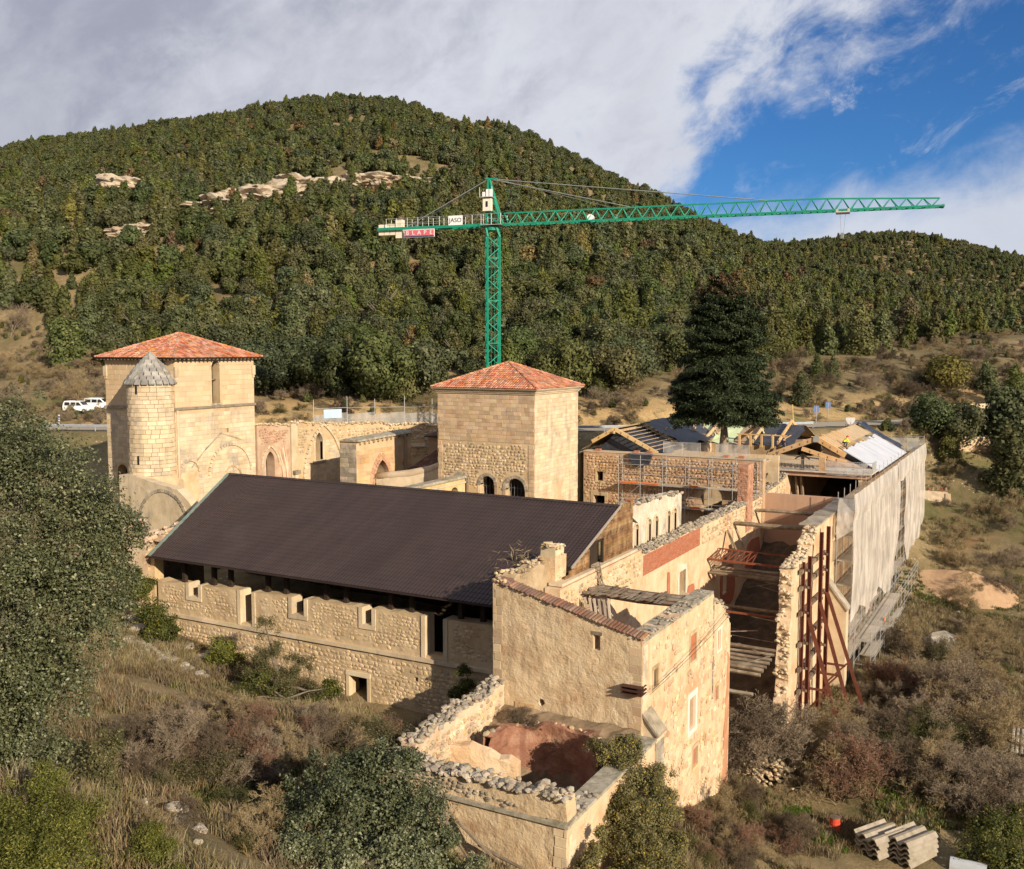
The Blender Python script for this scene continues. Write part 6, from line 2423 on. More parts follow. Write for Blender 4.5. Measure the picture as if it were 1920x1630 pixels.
 # rusted lattice truss and steel joists
 tr = MB()
 a0, a1 = Vector((-22.5, 71.8, 8.15)), Vector((-15.95, 72.2, 8.0))
 b0, b1 = a0 + Vector((0, 2.6, .35)), a1 + Vector((0, 2.6, .3))
 tr.beam(a0, a1, .1, .16)
 tr.beam(b0, b1, .08, .1)
 tr.part('steel_joist', rust, t)
 tr = MB()
 for k in range(7):
  f0, f1 = k / 14, (k + .5) / 14
  tr.beam(a0.lerp(a1, f0), b0.lerp(b1, f1), .05)
  tr.beam(b0.lerp(b1, f1), a0.lerp(a1, (k + 1) / 14), .05)
 tr.part('steel_lattice', rust, t)
 tr = MB()
 tr.beam((-22.5, 68.2, 5.3), (-15.95, 68.4, 5.2), .09, .14)
 tr.part('steel_joist', rust, t)
 for p, q_ in (((-22.4, 76.5, 9.6), (-20.8, 74.3, 8.0)), ((-22.4, 76.6, 9.5), (-21.6, 75.4, 8.4)), ((-22.3, 78.6, 9.3), (-21.3, 78.0, 7.6))):
  o = MB()
  o.beam(p, q_, .12, .09)
  o.part('hanging_timber', WOOD_OLD, t)
 # leftover timber goal-post by the house end
 for p, q_ in (((-21.6, 63.2, 7.6), (-18.4, 63.2, 6.9)), ((-18.6, 63.2, 7.0), (-18.6, 63.2, 4.2)), ((-21.4, 63.2, 7.5), (-19.6, 63.0, 4.8)), ((-19.0, 63.1, 5.1), (-18.1, 63.1, 5.05))):
  o = MB()
  o.beam(p, q_, .14, .1)
  o.part('loose_timber_frame', mat('bleached_timber', [(.36, .29, .21), (.48, .40, .3)], 2, .9, .4, 14), t)


build_wing()
# ------------------------------------------------------------------ cloister range with new roofs
TARP = mat('dark_membrane', [(.022, .027, .04), (.05, .055, .07)], 1.2, .5, .6, 4, spec=.4, bdist=.08)
PLY = mat('plywood_deck', [(.34, .255, .165), (.44, .335, .225)], .9, .85, .2, 8, rnd=.15)
GREEN = mat('green_membrane', [(.50, .60, .33), (.64, .72, .46)], .9, .6, .6, 4, bdist=.08)
WHITE = mat('white_insulation_sheet', [(.46, .49, .55), (.56, .58, .62)], .6, .55, .3, 3, rnd=.06)
GALV = mat('scaffold_tube', [(.36, .36, .36), (.48, .48, .47)], 3, .5, 0, metal=.4)
ORANGE = mat('orange_toeboard', [(.62, .14, .03), (.72, .2, .05)], 2, .7, .1)
PLANKG = mat('grey_plank', [(.38, .33, .26), (.5, .44, .36)], 2, .85, .3, 12, rnd=.2)


def slab(p, th=.05, mm=None):
 """thin tilted sheet from four corners"""
 p = [Vector(q) for q in p]
 n = (p[1] - p[0]).cross(p[3] - p[0]).normalized()
 if n.z < 0:
  n = -n
 m = MB()
 m.add([q + n * th for q in p] + p, [(0, 1, 2, 3), (7, 6, 5, 4), (0, 4, 5, 1), (1, 5, 6, 2), (2, 6, 7, 3), (3, 7, 4, 0)])
 return m


def sheet(p, nu, nv, amp, rng, lift=.02):
 """wrinkled sheet lying on the quad p0 p1 (low edge) p2 p3 (high edge)"""
 p = [Vector(q) for q in p]
 n = (p[1] - p[0]).cross(p[3] - p[0]).normalized()
 if n.z < 0:
  n = -n
 vs = []
 for j in range(nv + 1):
  for i in range(nu + 1):
   u, v = i / nu, j / nv
   e = 0.06 if i in (0, nu) or j in (0, nv) else 0
   u2, v2 = u + rng.uniform(-e, e), v + rng.uniform(-e, e)
   vs.append(p[0].lerp(p[1], u2).lerp(p[3].lerp(p[2], u2), v2) + n * (lift + abs(rng.gauss(0, amp))))
 return MB().add(vs, [(j * (nu + 1) + i, j * (nu + 1) + i + 1, (j + 1) * (nu + 1) + i + 1, (j + 1) * (nu + 1) + i) for j in range(nv) for i in range(nu)])


def glulam(t, p, q, w=.16, h=.42):
 m = MB()
 m.beam(p, q, w, h)
 b = m.part('glulam_rafter', WOOD_NEW, t)
 p, q = Vector(p), Vector(q)
 br = MB()
 k = int((q - p).length / .8)
 d = (q - p).normalized()
 s = d.cross(Vector((0, 0, 1))).normalized()
 for i in range(1, k):
  c = p.lerp(q, i / k)
  for sg in (-1, 1):
   br.beam(c + s * sg * (w / 2 + .012) - Vector((0, 0, .1)), c + s * sg * (w / 2 + .012) + Vector((0, 0, .1)), .09, .02)
 if br.v:
  br.part('joist_hanger', mat('zinc_plate', [(.3, .29, .27)], 2, .5, 0, metal=.5), b)


def build_range():
 rng = random.Random(171)
 t = thing('cloister_range', 'rubble-walled cloister range with flat wall top and arched doorway behind the scaffolding', 'building', (-31, 88, 8))
 f = Frame((-40.1, 87.5), (0, -1))
 L = 17.6
 holes = [rect(1.4, 2.1, 11.25, 12.2), rect(1.1, 2.3, 7, 9.85), rect(4.6, 5.6, 7, 9.55), arch(11.9, 13.9, 7, 10.4)]
 m = MB()
 solid_wall(m, f, rect(0, L, 7, 14.05), holes, .9, .06, .45, 172)
 rb = mat('range_rubble', [(.36, .225, .13), (.45, .305, .185), (.55, .41, .26)], 1.2, .95, .6, 9, rnd=.32, stain=((.34, .18, .1), .4, .5))
 m.part('wall', mat('range_mortar', [(.33, .21, .125), (.42, .285, .175), (.5, .36, .23)], .8, .97, .8, 6, streak=((.27, .17, .1), .4, 1)), t)
 av = holes[:1] + [rect(.8, 2.6, 7, 10.3), rect(4.4, 5.8, 7, 9.8), arch(11.5, 14.3, 7, 10.4)]
 its = face_items(f, rect(.05, L - .05, 9, 14.0), av, 'rubble', (.2, .33), (.24, .5), .06, 173)
 place_stones(t, its, pool('rubble', rb), 170, 'stone', 'rubble_facing')
 fr_box(MB(), f, 0, L, 14.05, 14.17, -.95, .06).part('wall_cap', STONE_W, t)
 voussoirs(t, f, 11.9, 13.9, 10.4, .3, .06, .5, STONE, n=11)
 surround(t, f, 1.4, 2.1, 11.25, 12.2, .16, .05, STONE)
 surround(t, f, 1.1, 2.3, 7, 9.85, .3, .06, STONE, True, False)
 surround(t, f, 4.6, 5.6, 7, 9.55, .18, .05, BRICK, True, False)
 fr_box(MB(), f, .6, L, 8, 14, -5.9, -5.6).part('cloister_inner_wall', STONE, t)
 MB().box((-40.1, 88.3, 7), (-22.7, 88.42, 7.2)).part('threshold', STONE, t)
 # upper decks
 MB().box((-41.0, 88.45, 13.75), (-33.0, 113, 13.9)).part('upper_deck', PLY, t)
 MB().box((-33.0, 88.45, 13.6), (-23.0, 92.2, 13.75)).part('upper_deck', PLY, t)
 MB().box((-41.0, 105.6, 13.4), (-23.5, 117.5, 13.55)).part('upper_deck', PLY, t)
 for a, b, c, d in ((-41.2, -40.9, 88.4, 117), (-33.2, -32.9, 92, 106), (-41, -23.5, 117, 117.4), (-33, -23.6, 105.5, 105.8)):
  MB().box((a, c, 8), (b, d, 13.7)).part('cloister_wall', STONE, t)
 # stacked bricks on the wall cap
 for k, x in enumerate((-38.9, -34.9, -33.6, -26.2, -24.8)):
  m = MB()
  for j in range(3):
   m.box((x, 87.55 + .14 * j, 14.18), (x + .5, 87.67 + .14 * j, 14.36))
  m.single('brick_pile', BRICK, ['small red brick pile on wall top nearest the square tower', 'red bricks on wall top left of the black rubble sheet', 'red bricks on wall top right of the black rubble sheet', 'red bricks on wall top near the fir trunk', 'red brick pile on wall top beside the wooden stairs'][k], 'bricks', group='brick piles on the wall top')
 sh = MB()
 pts = [(-35.3, 14.15), (-32.9, 14.15), (-33.2, 13.2), (-33.9, 12.95), (-34.7, 13.0), (-35.1, 13.4)]
 sh.prism([f.p(x + 40.1, z, .08) for x, z in pts], Vector((0, -.35, 0)))
 sh.single('black_rubble_sheet', TARP, 'black plastic sheet hung over the wall top below the new rafters', 'sheet')

 # west roof: ridge running away from the viewer
 w = thing('west_roof_frame', 'half-finished timber gable roof with open battens next to the square tower', 'roof frame', (-37, 100, 14))
 xr, zr, xe0, xe1, ze = -37.7, 16.2, -41.3, -33.1, 14.0
 glulam(w, (xr, 89.5, zr), (xe1 - .1, 89.5, ze), h=.36)
 glulam(w, (xr, 89.5, zr), (xe0 + 1.2, 89.5, ze + .85), h=.36)
 for y in (97.0, 104.0):
  glulam(w, (xr, y, zr), (xe1 - .1, y, ze), h=.3)
  glulam(w, (xr, y, zr), (xe0, y, ze), h=.3)
 glulam(w, (xr, 89.2, zr - .3), (xr, 112, zr - .3), .14, .3)
 for k in range(9):
  u = (k + .4) / 9
  x, z = xr + (xe1 - xr) * u, zr + (ze - zr) * u
  MB().beam((x, 89.6, z + .2), (x, 97.2, z + .2), .16, .05).part('batten', PLY, w)
 slab([(xe0 - .1, 90.0, ze - .02), (xr, 90.0, zr + .1), (xr, 112, zr + .1), (xe0 - .1, 112, ze - .02)][::1], .04).part('plywood_slope', PLY, w)
 sheet([(xe1, 97.3, ze + .1), (xe1, 112, ze + .1), (xr, 112, zr + .1), (xr, 97.3, zr + .1)], 14, 6, .05, rng).part('membrane', TARP, w)
 sheet([(xe1 + .3, 90.3, ze - .1), (xe1 + .3, 97, ze - .1), (xr, 97, zr - .5), (xr, 90.3, zr - .5)], 8, 5, .06, rng).part('membrane', TARP, w)
 m = MB()
 m.prism([(xr, 90.4, zr - .25), (xe1 - .6, 90.4, ze + .0), (xe0 + 1.4, 90.4, ze + .0)], Vector((0, .06, 0)))
 m.part('gable_membrane', TARP, w)
 for k in range(14):
  u = rng.uniform(.1, .9)
  y = rng.uniform(98, 111)
  p = Vector((xr + (xe1 - xr) * u, y, zr + (ze - zr) * u + .2))
  MB().beam(p, p + Vector((rng.uniform(.2, .5), rng.uniform(-1.6, 1.6), -.15)), .12, .04).part('loose_batten', WOOD_NEW, w)

 # north roof across the back
 n = thing('north_roof_frame', 'low new roof across the back with green and black membrane and timber trusses', 'roof frame', (-31, 111, 14))
 y0, yr, z0, zr2 = 105.6, 111.5, 13.7, 15.55
 cuts = [(-39.5, -37.0, TARP), (-37.0, -34.2, GREEN), (-34.2, -33.0, PLY), (-33.0, -30.6, GREEN), (-30.6, -28.4, PLY), (-28.4, -24.0, TARP)]
 for a, b, mm in cuts:
  if mm is PLY:
   slab([(a, y0, z0), (b, y0, z0), (b, yr, zr2), (a, yr, zr2)], .04).part('plywood_slope', PLY, n)
  else:
   sheet([(a, y0, z0), (b, y0, z0), (b, yr, zr2), (a, yr, zr2)], max(3, int((b - a) / .6)), 7, .05, rng).part('membrane', mm, n)
 slab([(-39.5, 117.4, z0), (-24, 117.4, z0), (-24, yr, zr2), (-39.5, yr, zr2)], .04).part('rear_slope', PLY, n)
 for x in (-38.2, -33.6, -28.3, -25.6):
  glulam(n, (x, yr, zr2 + .45), (x, y0 - .3, z0 + .35), h=.34)
  glulam(n, (x, yr, zr2 + .45), (x, yr + 2.6, zr2 - .35), h=.34)
 glulam(n, (-30.2, 106.9, 14.15), (-27.6, 105.0, 16.0), h=.36)
 for k in range(16):
  x = rng.uniform(-39, -24.5)
  u = rng.uniform(.1, .9)
  p = Vector((x, y0 + (yr - y0) * u, z0 + (zr2 - z0) * u + .12))
  MB().beam(p, p + Vector((rng.uniform(-.5, .5), rng.uniform(.4, 1.2), .3)), .14, .04).part('loose_batten', WOOD_NEW if k % 3 else mat('pale_green_board', [(.55, .62, .4)], 2, .7, .1), n)
 for k in range(5):
  MB().box((-29.8 + k * 1.2, 105.1, 13.55), (-29.6 + k * 1.2, 105.3, 14.9)).part('deck_post', WOOD_NEW, n)
 MB().beam((-30, 105.2, 14.85), (-24.6, 105.2, 14.85), .1, .12).part('deck_rail', WOOD_NEW, n)

 # site fence panels on the near deck
 mesh_m = net_material('fence_mesh', (.62, .62, .6), .45)
 for k, (xa, xb) in enumerate(((-33.0, -31.2), (-31.1, -29.3), (-27.8, -26.0), (-25.9, -24.6))):
  o = thing('site_fence_panel', ['leftmost mesh fence panel on the deck behind the rubble wall', 'mesh fence panel just left of the fir trunk', 'mesh fence panel just right of the fir trunk', 'mesh fence panel nearest the wooden stairs'][k], 'fence panel', ((xa + xb) / 2, 90.5, 13.75), 'fence panels on the deck')
  m = MB()
  for p, q in (((xa, 90.5, 13.75), (xa, 90.5, 15.1)), ((xb, 90.5, 13.75), (xb, 90.5, 15.1)), ((xa, 90.5, 15.08), (xb, 90.5, 15.08)), ((xa, 90.5, 13.9), (xb, 90.5, 13.9))):
   m.tube([p, q], .022, 5)
  m.part('frame', GALV, o)
  MB().add([(xa, 90.5, 13.9), (xb, 90.5, 13.9), (xb, 90.5, 15.08), (xa, 90.5, 15.08)], [(0, 1, 2, 3)]).part('mesh', mesh_m, o)


def net_material(name, col, alpha, scale=None):
 if name in MATS:
  return MATS[name]
 m = bpy.data.materials.new(name)
 m.use_nodes = True
 t = NT(m.node_tree)
 t.n.clear()
 out = t.new('ShaderNodeOutputMaterial')
 d = t.new('ShaderNodeBsdfDiffuse')
 tl = t.new('ShaderNodeBsdfTranslucent')
 tr = t.new('ShaderNodeBsdfTransparent')
 geo = t.new('ShaderNodeNewGeometry')
 nz = t.noise(t.mapping(geo.outputs['Position'], (1, 1, .35)), .9, 5.0, .6, .4)
 c = t.mix(t.maprange(nz, .3, .7), tuple(x * .8 for x in col), tuple(min(1, x * 1.1) for x in col))
 t.link(c, d.inputs[0])
 t.link(c, tl.inputs[0])
 m1, m2 = t.new('ShaderNodeMixShader'), t.new('ShaderNodeMixShader')
 m1.inputs[0].default_value = .3
 t.link(d.outputs[0], m1.inputs[1])
 t.link(tl.outputs[0], m1.inputs[2])
 t.link(t.maprange(nz, .25, .75, alpha * .75, min(1, alpha * 1.2)), m2.inputs[0])
 t.link(tr.outputs[0], m2.inputs[1])
 t.link(m1.outputs[0], m2.inputs[2])
 t.link(m2.outputs[0], out.inputs[0])
 MATS[name] = m
 return m


build_range()


def build_east_range():
 rng = random.Random(181)
 t = thing('east_range', 'roofed end of the long wing with white sheeted roof slope and dark opening below', 'building', (-19, 112, -2))
 X0, X1, Y0, Y1 = -22.6, -15.1, 97.3, 126.5
 for n_, fr, L in (('left_wall', Frame((X0 - .9, Y1), (-1, 0)), Y1 - Y0), ('right_wall', Frame((X1, Y0), (1, 0)), Y1 - Y0), ('end_wall', Frame((X1, Y1), (0, 1)), X1 - X0 + .9)):
  m = MB()
  solid_wall(m, fr, rect(0, L, -4, 11.6), [rect(s, s + 1, 7.5, 9.3) for s in (4, 9, 14, 19, 24)] if n_ == 'right_wall' else [], .85, .04, .8, 182)
  m.part(n_, PLASTER_R, t)
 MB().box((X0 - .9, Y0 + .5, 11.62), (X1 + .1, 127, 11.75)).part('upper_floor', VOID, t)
 MB().box((X0 - .75, Y0 - .05, 11.7), (X1 + .25, Y0 + .4, 12.15)).part('concrete_beam', PINK, t)
 MB().box((X0 - .9, Y0 - .35, 12.15), (X1 + .35, 101.2, 12.28)).part('deck', PLANKG, t)
 for k, x in enumerate((-21.6, -21.1)):
  MB().beam((x, 98.4, 7), (x - .5, 98.6, 11.6), .22, .22).part('prop', WOOD_OLD, t)
 # roof frame
 xr, zr, xe0, xe1, z0, z1 = -20.75, 14.95, -26.2, -14.85, 12.75, 11.7
 rz = lambda x: zr + (x - xr) * ((z1 - zr) / (xe1 - xr)) if x > xr else zr + (xr - x) * ((z0 - zr) / (xr - xe0))
 r = thing('east_roof_frame', 'large new pine truss and rafters of the unfinished roof by the white sheeting', 'roof frame', (-20.7, 103, 12.2))
 glulam(r, (xr, 101.2, zr + .1), (xe0, 101.2, z0 + .1), .2, .5)
 glulam(r, (xr, 101.2, zr + .1), (-17.9, 101.2, rz(-17.9) + .1), .2, .5)
 glulam(r, (-21.9, 100.0, 14.1), (-17.6, 100.0, 12.9), .18, .4)
 for y in (105.5, 110.5, 115.5):
  glulam(r, (xr, y, zr), (-17.0, y, rz(-17.0)), .18, .36)
  glulam(r, (xr, y, zr), (-25.5, y, rz(-25.5)), .18, .36)
 glulam(r, (xr, 101.2, zr - .1), (xr, 125, zr - .1), .16, .4)
 MB().box((xr - .28, 101.0, zr - .25), (xr + .28, 101.08, zr + .35)).part('ridge_plate', GALV, r)
 for k in range(9):
  y = 102 + k * 1.1
  MB().beam((xr + .15, y, rz(xr + .15) + .22), (-18.4, y + .1, rz(-18.4) + .22), .2, .06).part('roof_board', WOOD_NEW, r)
 for k in range(12):
  p = Vector((rng.uniform(-25.5, -21), rng.uniform(101.5, 116), 0))
  p.z = rz(p.x) + .2
  MB().beam(p, p + Vector((rng.uniform(-1.2, 1.2), rng.uniform(-1, 1), 0)), .18, .05).part('loose_board', WOOD_NEW, r)
 sheet([(-26.0, 103, rz(-26.0)), (-26.0, 119, rz(-26.0)), (-22, 119, rz(-22)), (-22, 103, rz(-22))][::1], 12, 6, .06, rng).part('membrane', TARP, r)
 slab([(-24.8, 98.6, 12.75), (-19.5, 98.6, 12.6), (-19.5, 101, 13.2), (-24.8, 101, 13.3)], .05).part('deck_boards', PLY, r)
 for k in range(8):
  MB().beam((-24.6 + k * .55, 97.6, 12.34), (-24.9 + k * .6, 100.6, 12.36), .22, .05).part('deck_plank', WOOD_NEW, r)
 # white insulation panels, one strip each
 w = thing('white_roof_sheeting', 'row of white insulation panels laid on the right-hand roof slope', 'roof panels', (-16.8, 113, 12))
 y = 102.4
 while y < 122.6:
  hi = -18.55 + (rng.uniform(0, .5))
  slab([(xe1, y, z1 + .22), (xe1, y + 1.16, z1 + .22), (hi, y + 1.16, rz(hi) + .22), (hi, y, rz(hi) + .22)], .07 + rng.uniform(0, .03)).part('insulation_panel', WHITE, w)
  y += 1.2
 sheet([(-15.6, 122.6, rz(-15.6) + .25), (-15.6, 125.6, rz(-15.6) + .25), (-20.6, 125.6, zr + .2), (-20.6, 122.6, zr + .2)], 8, 10, .10, rng).part('dark_membrane', mat('blue_black_membrane', [(.02, .028, .05), (.05, .06, .09)], 1.2, .4, .6, 4, bdist=.1), w)
 slab([(-18.9, 102.4, rz(-18.9) + .18), (-18.9, 122.5, rz(-18.9) + .18), (-20.7, 122.5, zr + .12), (-20.7, 102.4, zr + .12)], .03).part('ridge_boards', PLY, w)
 m = MB()
 m.prism([(-20.2, 101.6, rz(-20.2) - .5), (-15.6, 101.6, rz(-15.6) - .1), (-15.6, 101.6, 12.28), (-20.2, 101.6, 12.28)], Vector((0, .08, 0)))
 m.part('gable_infill', PINK, w)
 # deck railing
 rl = thing('deck_railing', 'grey steel railing with upright bars along the deck edge above the dark opening', 'railing', (-18.5, 97.0, 12.28))
 m = MB()
 for x0, x1, yy in ((-23.4, -20.0, 97.05), (-18.9, -14.7, 97.05)):
  for z in (12.4, 13.3):
   m.tube([(x0, yy, z), (x1, yy, z)], .025, 5)
 m.tube([(-14.7, 97.05, 13.3), (-14.7, 99.6, 13.3)], .025, 5)
 m.part('top_rail', GALV, rl)
 m = MB()
 for x0, x1 in ((-23.4, -20.0), (-18.9, -14.7)):
  k = int((x1 - x0) / .14)
  for i in range(k + 1):
   m.tube([(x0 + (x1 - x0) * i / k, 97.05, 12.3), (x0 + (x1 - x0) * i / k, 97.05, 13.3)], .011, 4)
 for i in range(18):
  m.tube([(-14.7, 97.05 + i * .14, 12.3), (-14.7, 97.05 + i * .14, 13.3)], .011, 4)
 m.part('balusters', GALV, rl, kind='stuff')
 cl = sheet([(-18.8, 96.95, 12.0), (-15.2, 96.95, 12.0), (-15.2, 97.0, 13.2), (-18.8, 97.0, 13.3)], 10, 4, .05, rng)
 tag(cl.single('plastic_sheet', net_material('clear_plastic', (.75, .73, .7), .35), 'clear plastic sheet draped over the deck railing', 'sheet'))
 ps = MB()
 ps.beam((-21.2, 97.3, 12.28), (-21.2, 97.3, 13.7), .26, .26)
 ps.beam((-21.9, 97.2, 13.35), (-21.2, 97.2, 13.85), .12, .12)
 ps.beam((-20.5, 97.2, 13.35), (-21.2, 97.2, 13.85), .12, .12)
 ps.single('roofed_post', WOOD_AND_SHADE, 'dark timber post with small gabled cap on the deck', 'post')
 MB().box((-19.6, 97.1, 12.28), (-19.05, 97.6, 13.55), .02, rng).single('timber_upright', WOOD_NEW, 'thick upright pine offcut standing at the deck railing', 'post')
 # stairs up from the wall to the deck
 st = thing('wooden_stairs', 'steep open-tread wooden stairs between the rubble wall and the new deck', 'stairs', (-23.9, 94, 10.5))
 for x in (-24.5, -23.5):
  MB().beam((x, 91.6, 10.6), (x, 97.0, 13.0), .08, .3).part('stringer', WOOD_AND_SHADE, st)
 for k in range(9):
  u = (k + .5) / 9
  MB().box((-24.45, 91.6 + 5.4 * u - .14, 10.62 + 2.4 * u), (-23.55, 91.6 + 5.4 * u + .14, 10.67 + 2.4 * u)).part('tread', PLANKG, st)
 for x in (-24.5, -23.5):
  MB().beam((x, 91.6, 11.6), (x, 97.0, 14.0), .05, .08).part('handrail', WOOD_AND_SHADE, st)


build_east_range()


# ------------------------------------------------------------------ scaffolds
def scaffold(name, label, fr, s0, s1, n0, n1, z0, levels, bay=2.5, planks=(), toe=(), top=1.1, zbase=None, diag=True):
 t = thing(name, label, 'scaffold', fr.p((s0 + s1) / 2, z0, (n0 + n1) / 2))
 k = max(1, round((s1 - s0) / bay))
 for i in range(k + 1):
  s = s0 + (s1 - s0) * i / k
  for n in (n0, n1):
   zb = z0 if zbase is None else zbase(fr.p(s, 0, n))
   MB().tube([fr.p(s, zb, n), fr.p(s, levels[-1] + top, n)], .026, 5).part('standard', GALV, t)
 for z in levels:
  for n in (n0, n1):
   m = MB()
   m.tube([fr.p(s0, z, n), fr.p(s1, z, n)], .024, 5)
   if n == n1:
    m.tube([fr.p(s0, z + .5, n), fr.p(s1, z + .5, n)], .02, 5)
    m.tube([fr.p(s0, z + 1.0, n), fr.p(s1, z + 1.0, n)], .02, 5)
   m.part('ledger', GALV, t)
  m = MB()
  for i in range(k + 1):
   s = s0 + (s1 - s0) * i / k
   m.tube([fr.p(s, z, n0), fr.p(s, z, n1)], .022, 5)
  m.part('transoms', GALV, t)
 for z, a, b in planks:
  for i in range(k):
   sa, sb = s0 + (s1 - s0) * i / k, s0 + (s1 - s0) * (i + 1) / k
   if sb > a and sa < b:
    fr_box(MB(), fr, sa + .03, sb - .03, z + .03, z + .08, n0 + .06, n1 - .06).part('platform', PLANKG, t)
 for z, a, b in toe:
  fr_box(MB(), fr, a, b, z + .08, z + .24, n1 - .02, n1 + .02).part('toeboard', ORANGE, t)
 if diag:
  for i in range(0, k, 3):
   sa, sb = s0 + (s1 - s0) * i / k, s0 + (s1 - s0) * (i + 1) / k
   for z, z2 in zip(levels[:-1], levels[1:]):
    MB().tube([fr.p(sa, z, n1 + .03), fr.p(sb, z2, n1 + .03)], .02, 5).part('diagonal_brace', GALV, t)
 return t


def build_scaffolds():
 rng = random.Random(191)
 f = Frame((-40.1, 87.5), (0, -1))
 scaffold('wall_scaffold', 'tubular scaffold with orange toeboards against the rubble cloister wall', f, 4.2, 17.4, .25, 1.25, 8, [9.4, 11.35, 13.2], 2.2, [(9.4, 4.2, 17.4), (11.35, 4.2, 17.4)],
             [(11.35, 4.3, 6.2), (11.35, 6.5, 8.2), (11.35, 11.2, 12), (9.4, 6.4, 7.6), (9.4, 11.2, 12.2), (9.4, 14.2, 15.6)], .9)
 g = Frame((-15.1, 80.5), (1, 0))
 lv = [-1.0, 1.0, 3.0, 5.0, 7.0, 9.0, 11.0]
 zb = lambda p: tz(p.x, p.y) - .1
 scaffold('netted_scaffold', 'tall scaffold wrapped in white netting along the outer wall of the wing', g, 0.8, 48.6, .25, 1.45, -4, lv, 2.6, [(z, 0, 49) for z in lv], [(1.0, 9.5, 10.6), (3.0, 20, 21)], 1.6, zb)
 scaffold('lower_scaffold', 'low outrigger scaffold with plank platforms at the foot of the netting', g, 2.0, 33.0, 1.6, 2.9, -4, [-1.6, .3], 2.6, [(-1.6, 5, 33), (.3, 2, 20)], [(.3, 9, 10)], .9, zb, False)
 # netting sheets
 nm = net_material('white_debris_net', (.66, .61, .54), .74)
 t = thing('debris_netting', 'torn white debris netting hanging in folds over the tall scaffold', 'netting', (-13.5, 104, 2))

 def net(a, b, ztop, zbot, nn, seed):
  r = np.random.default_rng(seed)
  nu = max(6, int((b - a) / .35))
  nv = 26
  vs = []
  ph = r.uniform(0, 6, 4)
  for j in range(nv + 1):
   v = j / nv
   for i in range(nu + 1):
    u = i / nu
    s = a + (b - a) * u
    zt_, zb_ = ztop, zbot(u)
    n = nn + .07 * math.sin(s * 1.5 + ph[0] + .9 * math.sin(v * 3)) * (.3 + v) + .035 * math.sin(s * 3.7 + ph[1] + v * 2.5) * (.2 + v) + .012 * r.normal() * v + .12 * math.sin(math.pi * v)
    vs.append(g.p(s + .25 * math.sin(v * 2.2 + ph[2]) * v, zt_ + (zb_ - zt_) * v, n))
  MB().add(vs, [(j * (nu + 1) + i, j * (nu + 1) + i + 1, (j + 1) * (nu + 1) + i + 1, (j + 1) * (nu + 1) + i) for j in range(nv) for i in range(nu)]).part('net_sheet', nm, t, smooth=True)
 net(.3, 7.5, 10.6, lambda u: 1.6 + 1.0 * math.sin(u * 3), 1.52, 1)
 net(7.3, 15.5, 10.7, lambda u: 1.2 + .8 * u, 1.55, 2)
 net(15.3, 24.0, 10.8, lambda u: 2.0 - 1.0 * math.sin(u * 3.1) - 1.5 * u, 1.53, 3)
 net(23.8, 27.2, 10.8, lambda u: .6 + 7.5 * u ** 1.5, 1.54, 4)
 net(31.0, 38.0, 10.8, lambda u: 6.5 - 5.8 * min(1, u * 1.8), 1.53, 5)
 net(37.8, 48.8, 10.9, lambda u: .6 + .5 * u, 1.55, 6)
 net(.2, 24.5, 12.5, lambda u: 10.3, 1.6, 7)
 net(24.3, 48.8, 12.6, lambda u: 10.4, 1.6, 8)
 # end flap curling over the near end
 r = np.random.default_rng(9)
 vs = []
 for j in range(13):
  v = j / 12
  for i in range(9):
   u = i / 8
   vs.append(g.p(.75 - .9 * math.sin(v * 2.2) * (1 - u * .3) + .05 * r.normal(), 12.1 - 2.4 * v - .9 * (1 - u) * v, .35 + 1.2 * u))
 MB().add(vs, [(j * 9 + i, j * 9 + i + 1, (j + 1) * 9 + i + 1, (j + 1) * 9 + i) for j in range(12) for i in range(8)]).part('net_flap', nm, t, smooth=True)
 # far guard rails of the roofs
 for k, (p0, p1, lab) in enumerate((((-40.5, 117.8), (-27.0, 117.8), 'scaffold guard rail along the far edge of the new roofs left of the white sheeting'), ((-26.8, 127.6), (-13.6, 128.6), 'scaffold guard rail around the far end of the white sheeted roof'))):
  o = thing('guard_railing', lab, 'guard rail', ((p0[0] + p1[0]) / 2, p0[1], 11))
  n = 7
  for i in range(n + 1):
   x, y = p0[0] + (p1[0] - p0[0]) * i / n, p0[1] + (p1[1] - p0[1]) * i / n
   MB().tube([(x, y, 11), (x, y, 15.2 if k == 0 else 13.6)], .03, 5).part('standard', GALV, o)
  for z in ((14.2, 15.0) if k == 0 else (12.4, 13.4)):
   MB().tube([(*p0, z), (*p1, z)], .026, 5).part('rail', GALV, o)
  if k:
   MB().add([(*p0, 11.4), (*p1, 11.4), (*p1, 13.2), (*p0, 13.2)], [(0, 1, 2, 3)]).part('net_sheet', net_material('fence_mesh', (.62, .62, .6), .45), o)
 # railing with grey mesh on the apse
 o = thing('apse_railing', 'scaffold rail with grey mesh and blue tarpaulin above the ruined apse', 'guard rail', (-66, 92, 15.5))
 pts = [(-71.8, 85.0), (-69.9, 88.5), (-67.6, 90.6), (-64.9, 92.6), (-62.2, 94.2), (-60.2, 95.0)]
 for i, (x, y) in enumerate(pts):
  MB().tube([(x, y, 9), (x, y, 18.4 + (.3 if i % 2 else 0))], .035, 5).part('standard', GALV, o)
 gm = net_material('grey_mesh', (.5, .5, .48), .6)
 for (a, b) in zip(pts[:-1], pts[1:]):
  for z in (16.1, 17.4):
   MB().tube([(*a, z), (*b, z + .05)], .03, 5).part('rail', GALV, o)
  MB().add([(*a, 15.6), (*b, 15.6), (*b, 16.9), (*a, 16.7)], [(0, 1, 2, 3)]).part('mesh', gm, o)
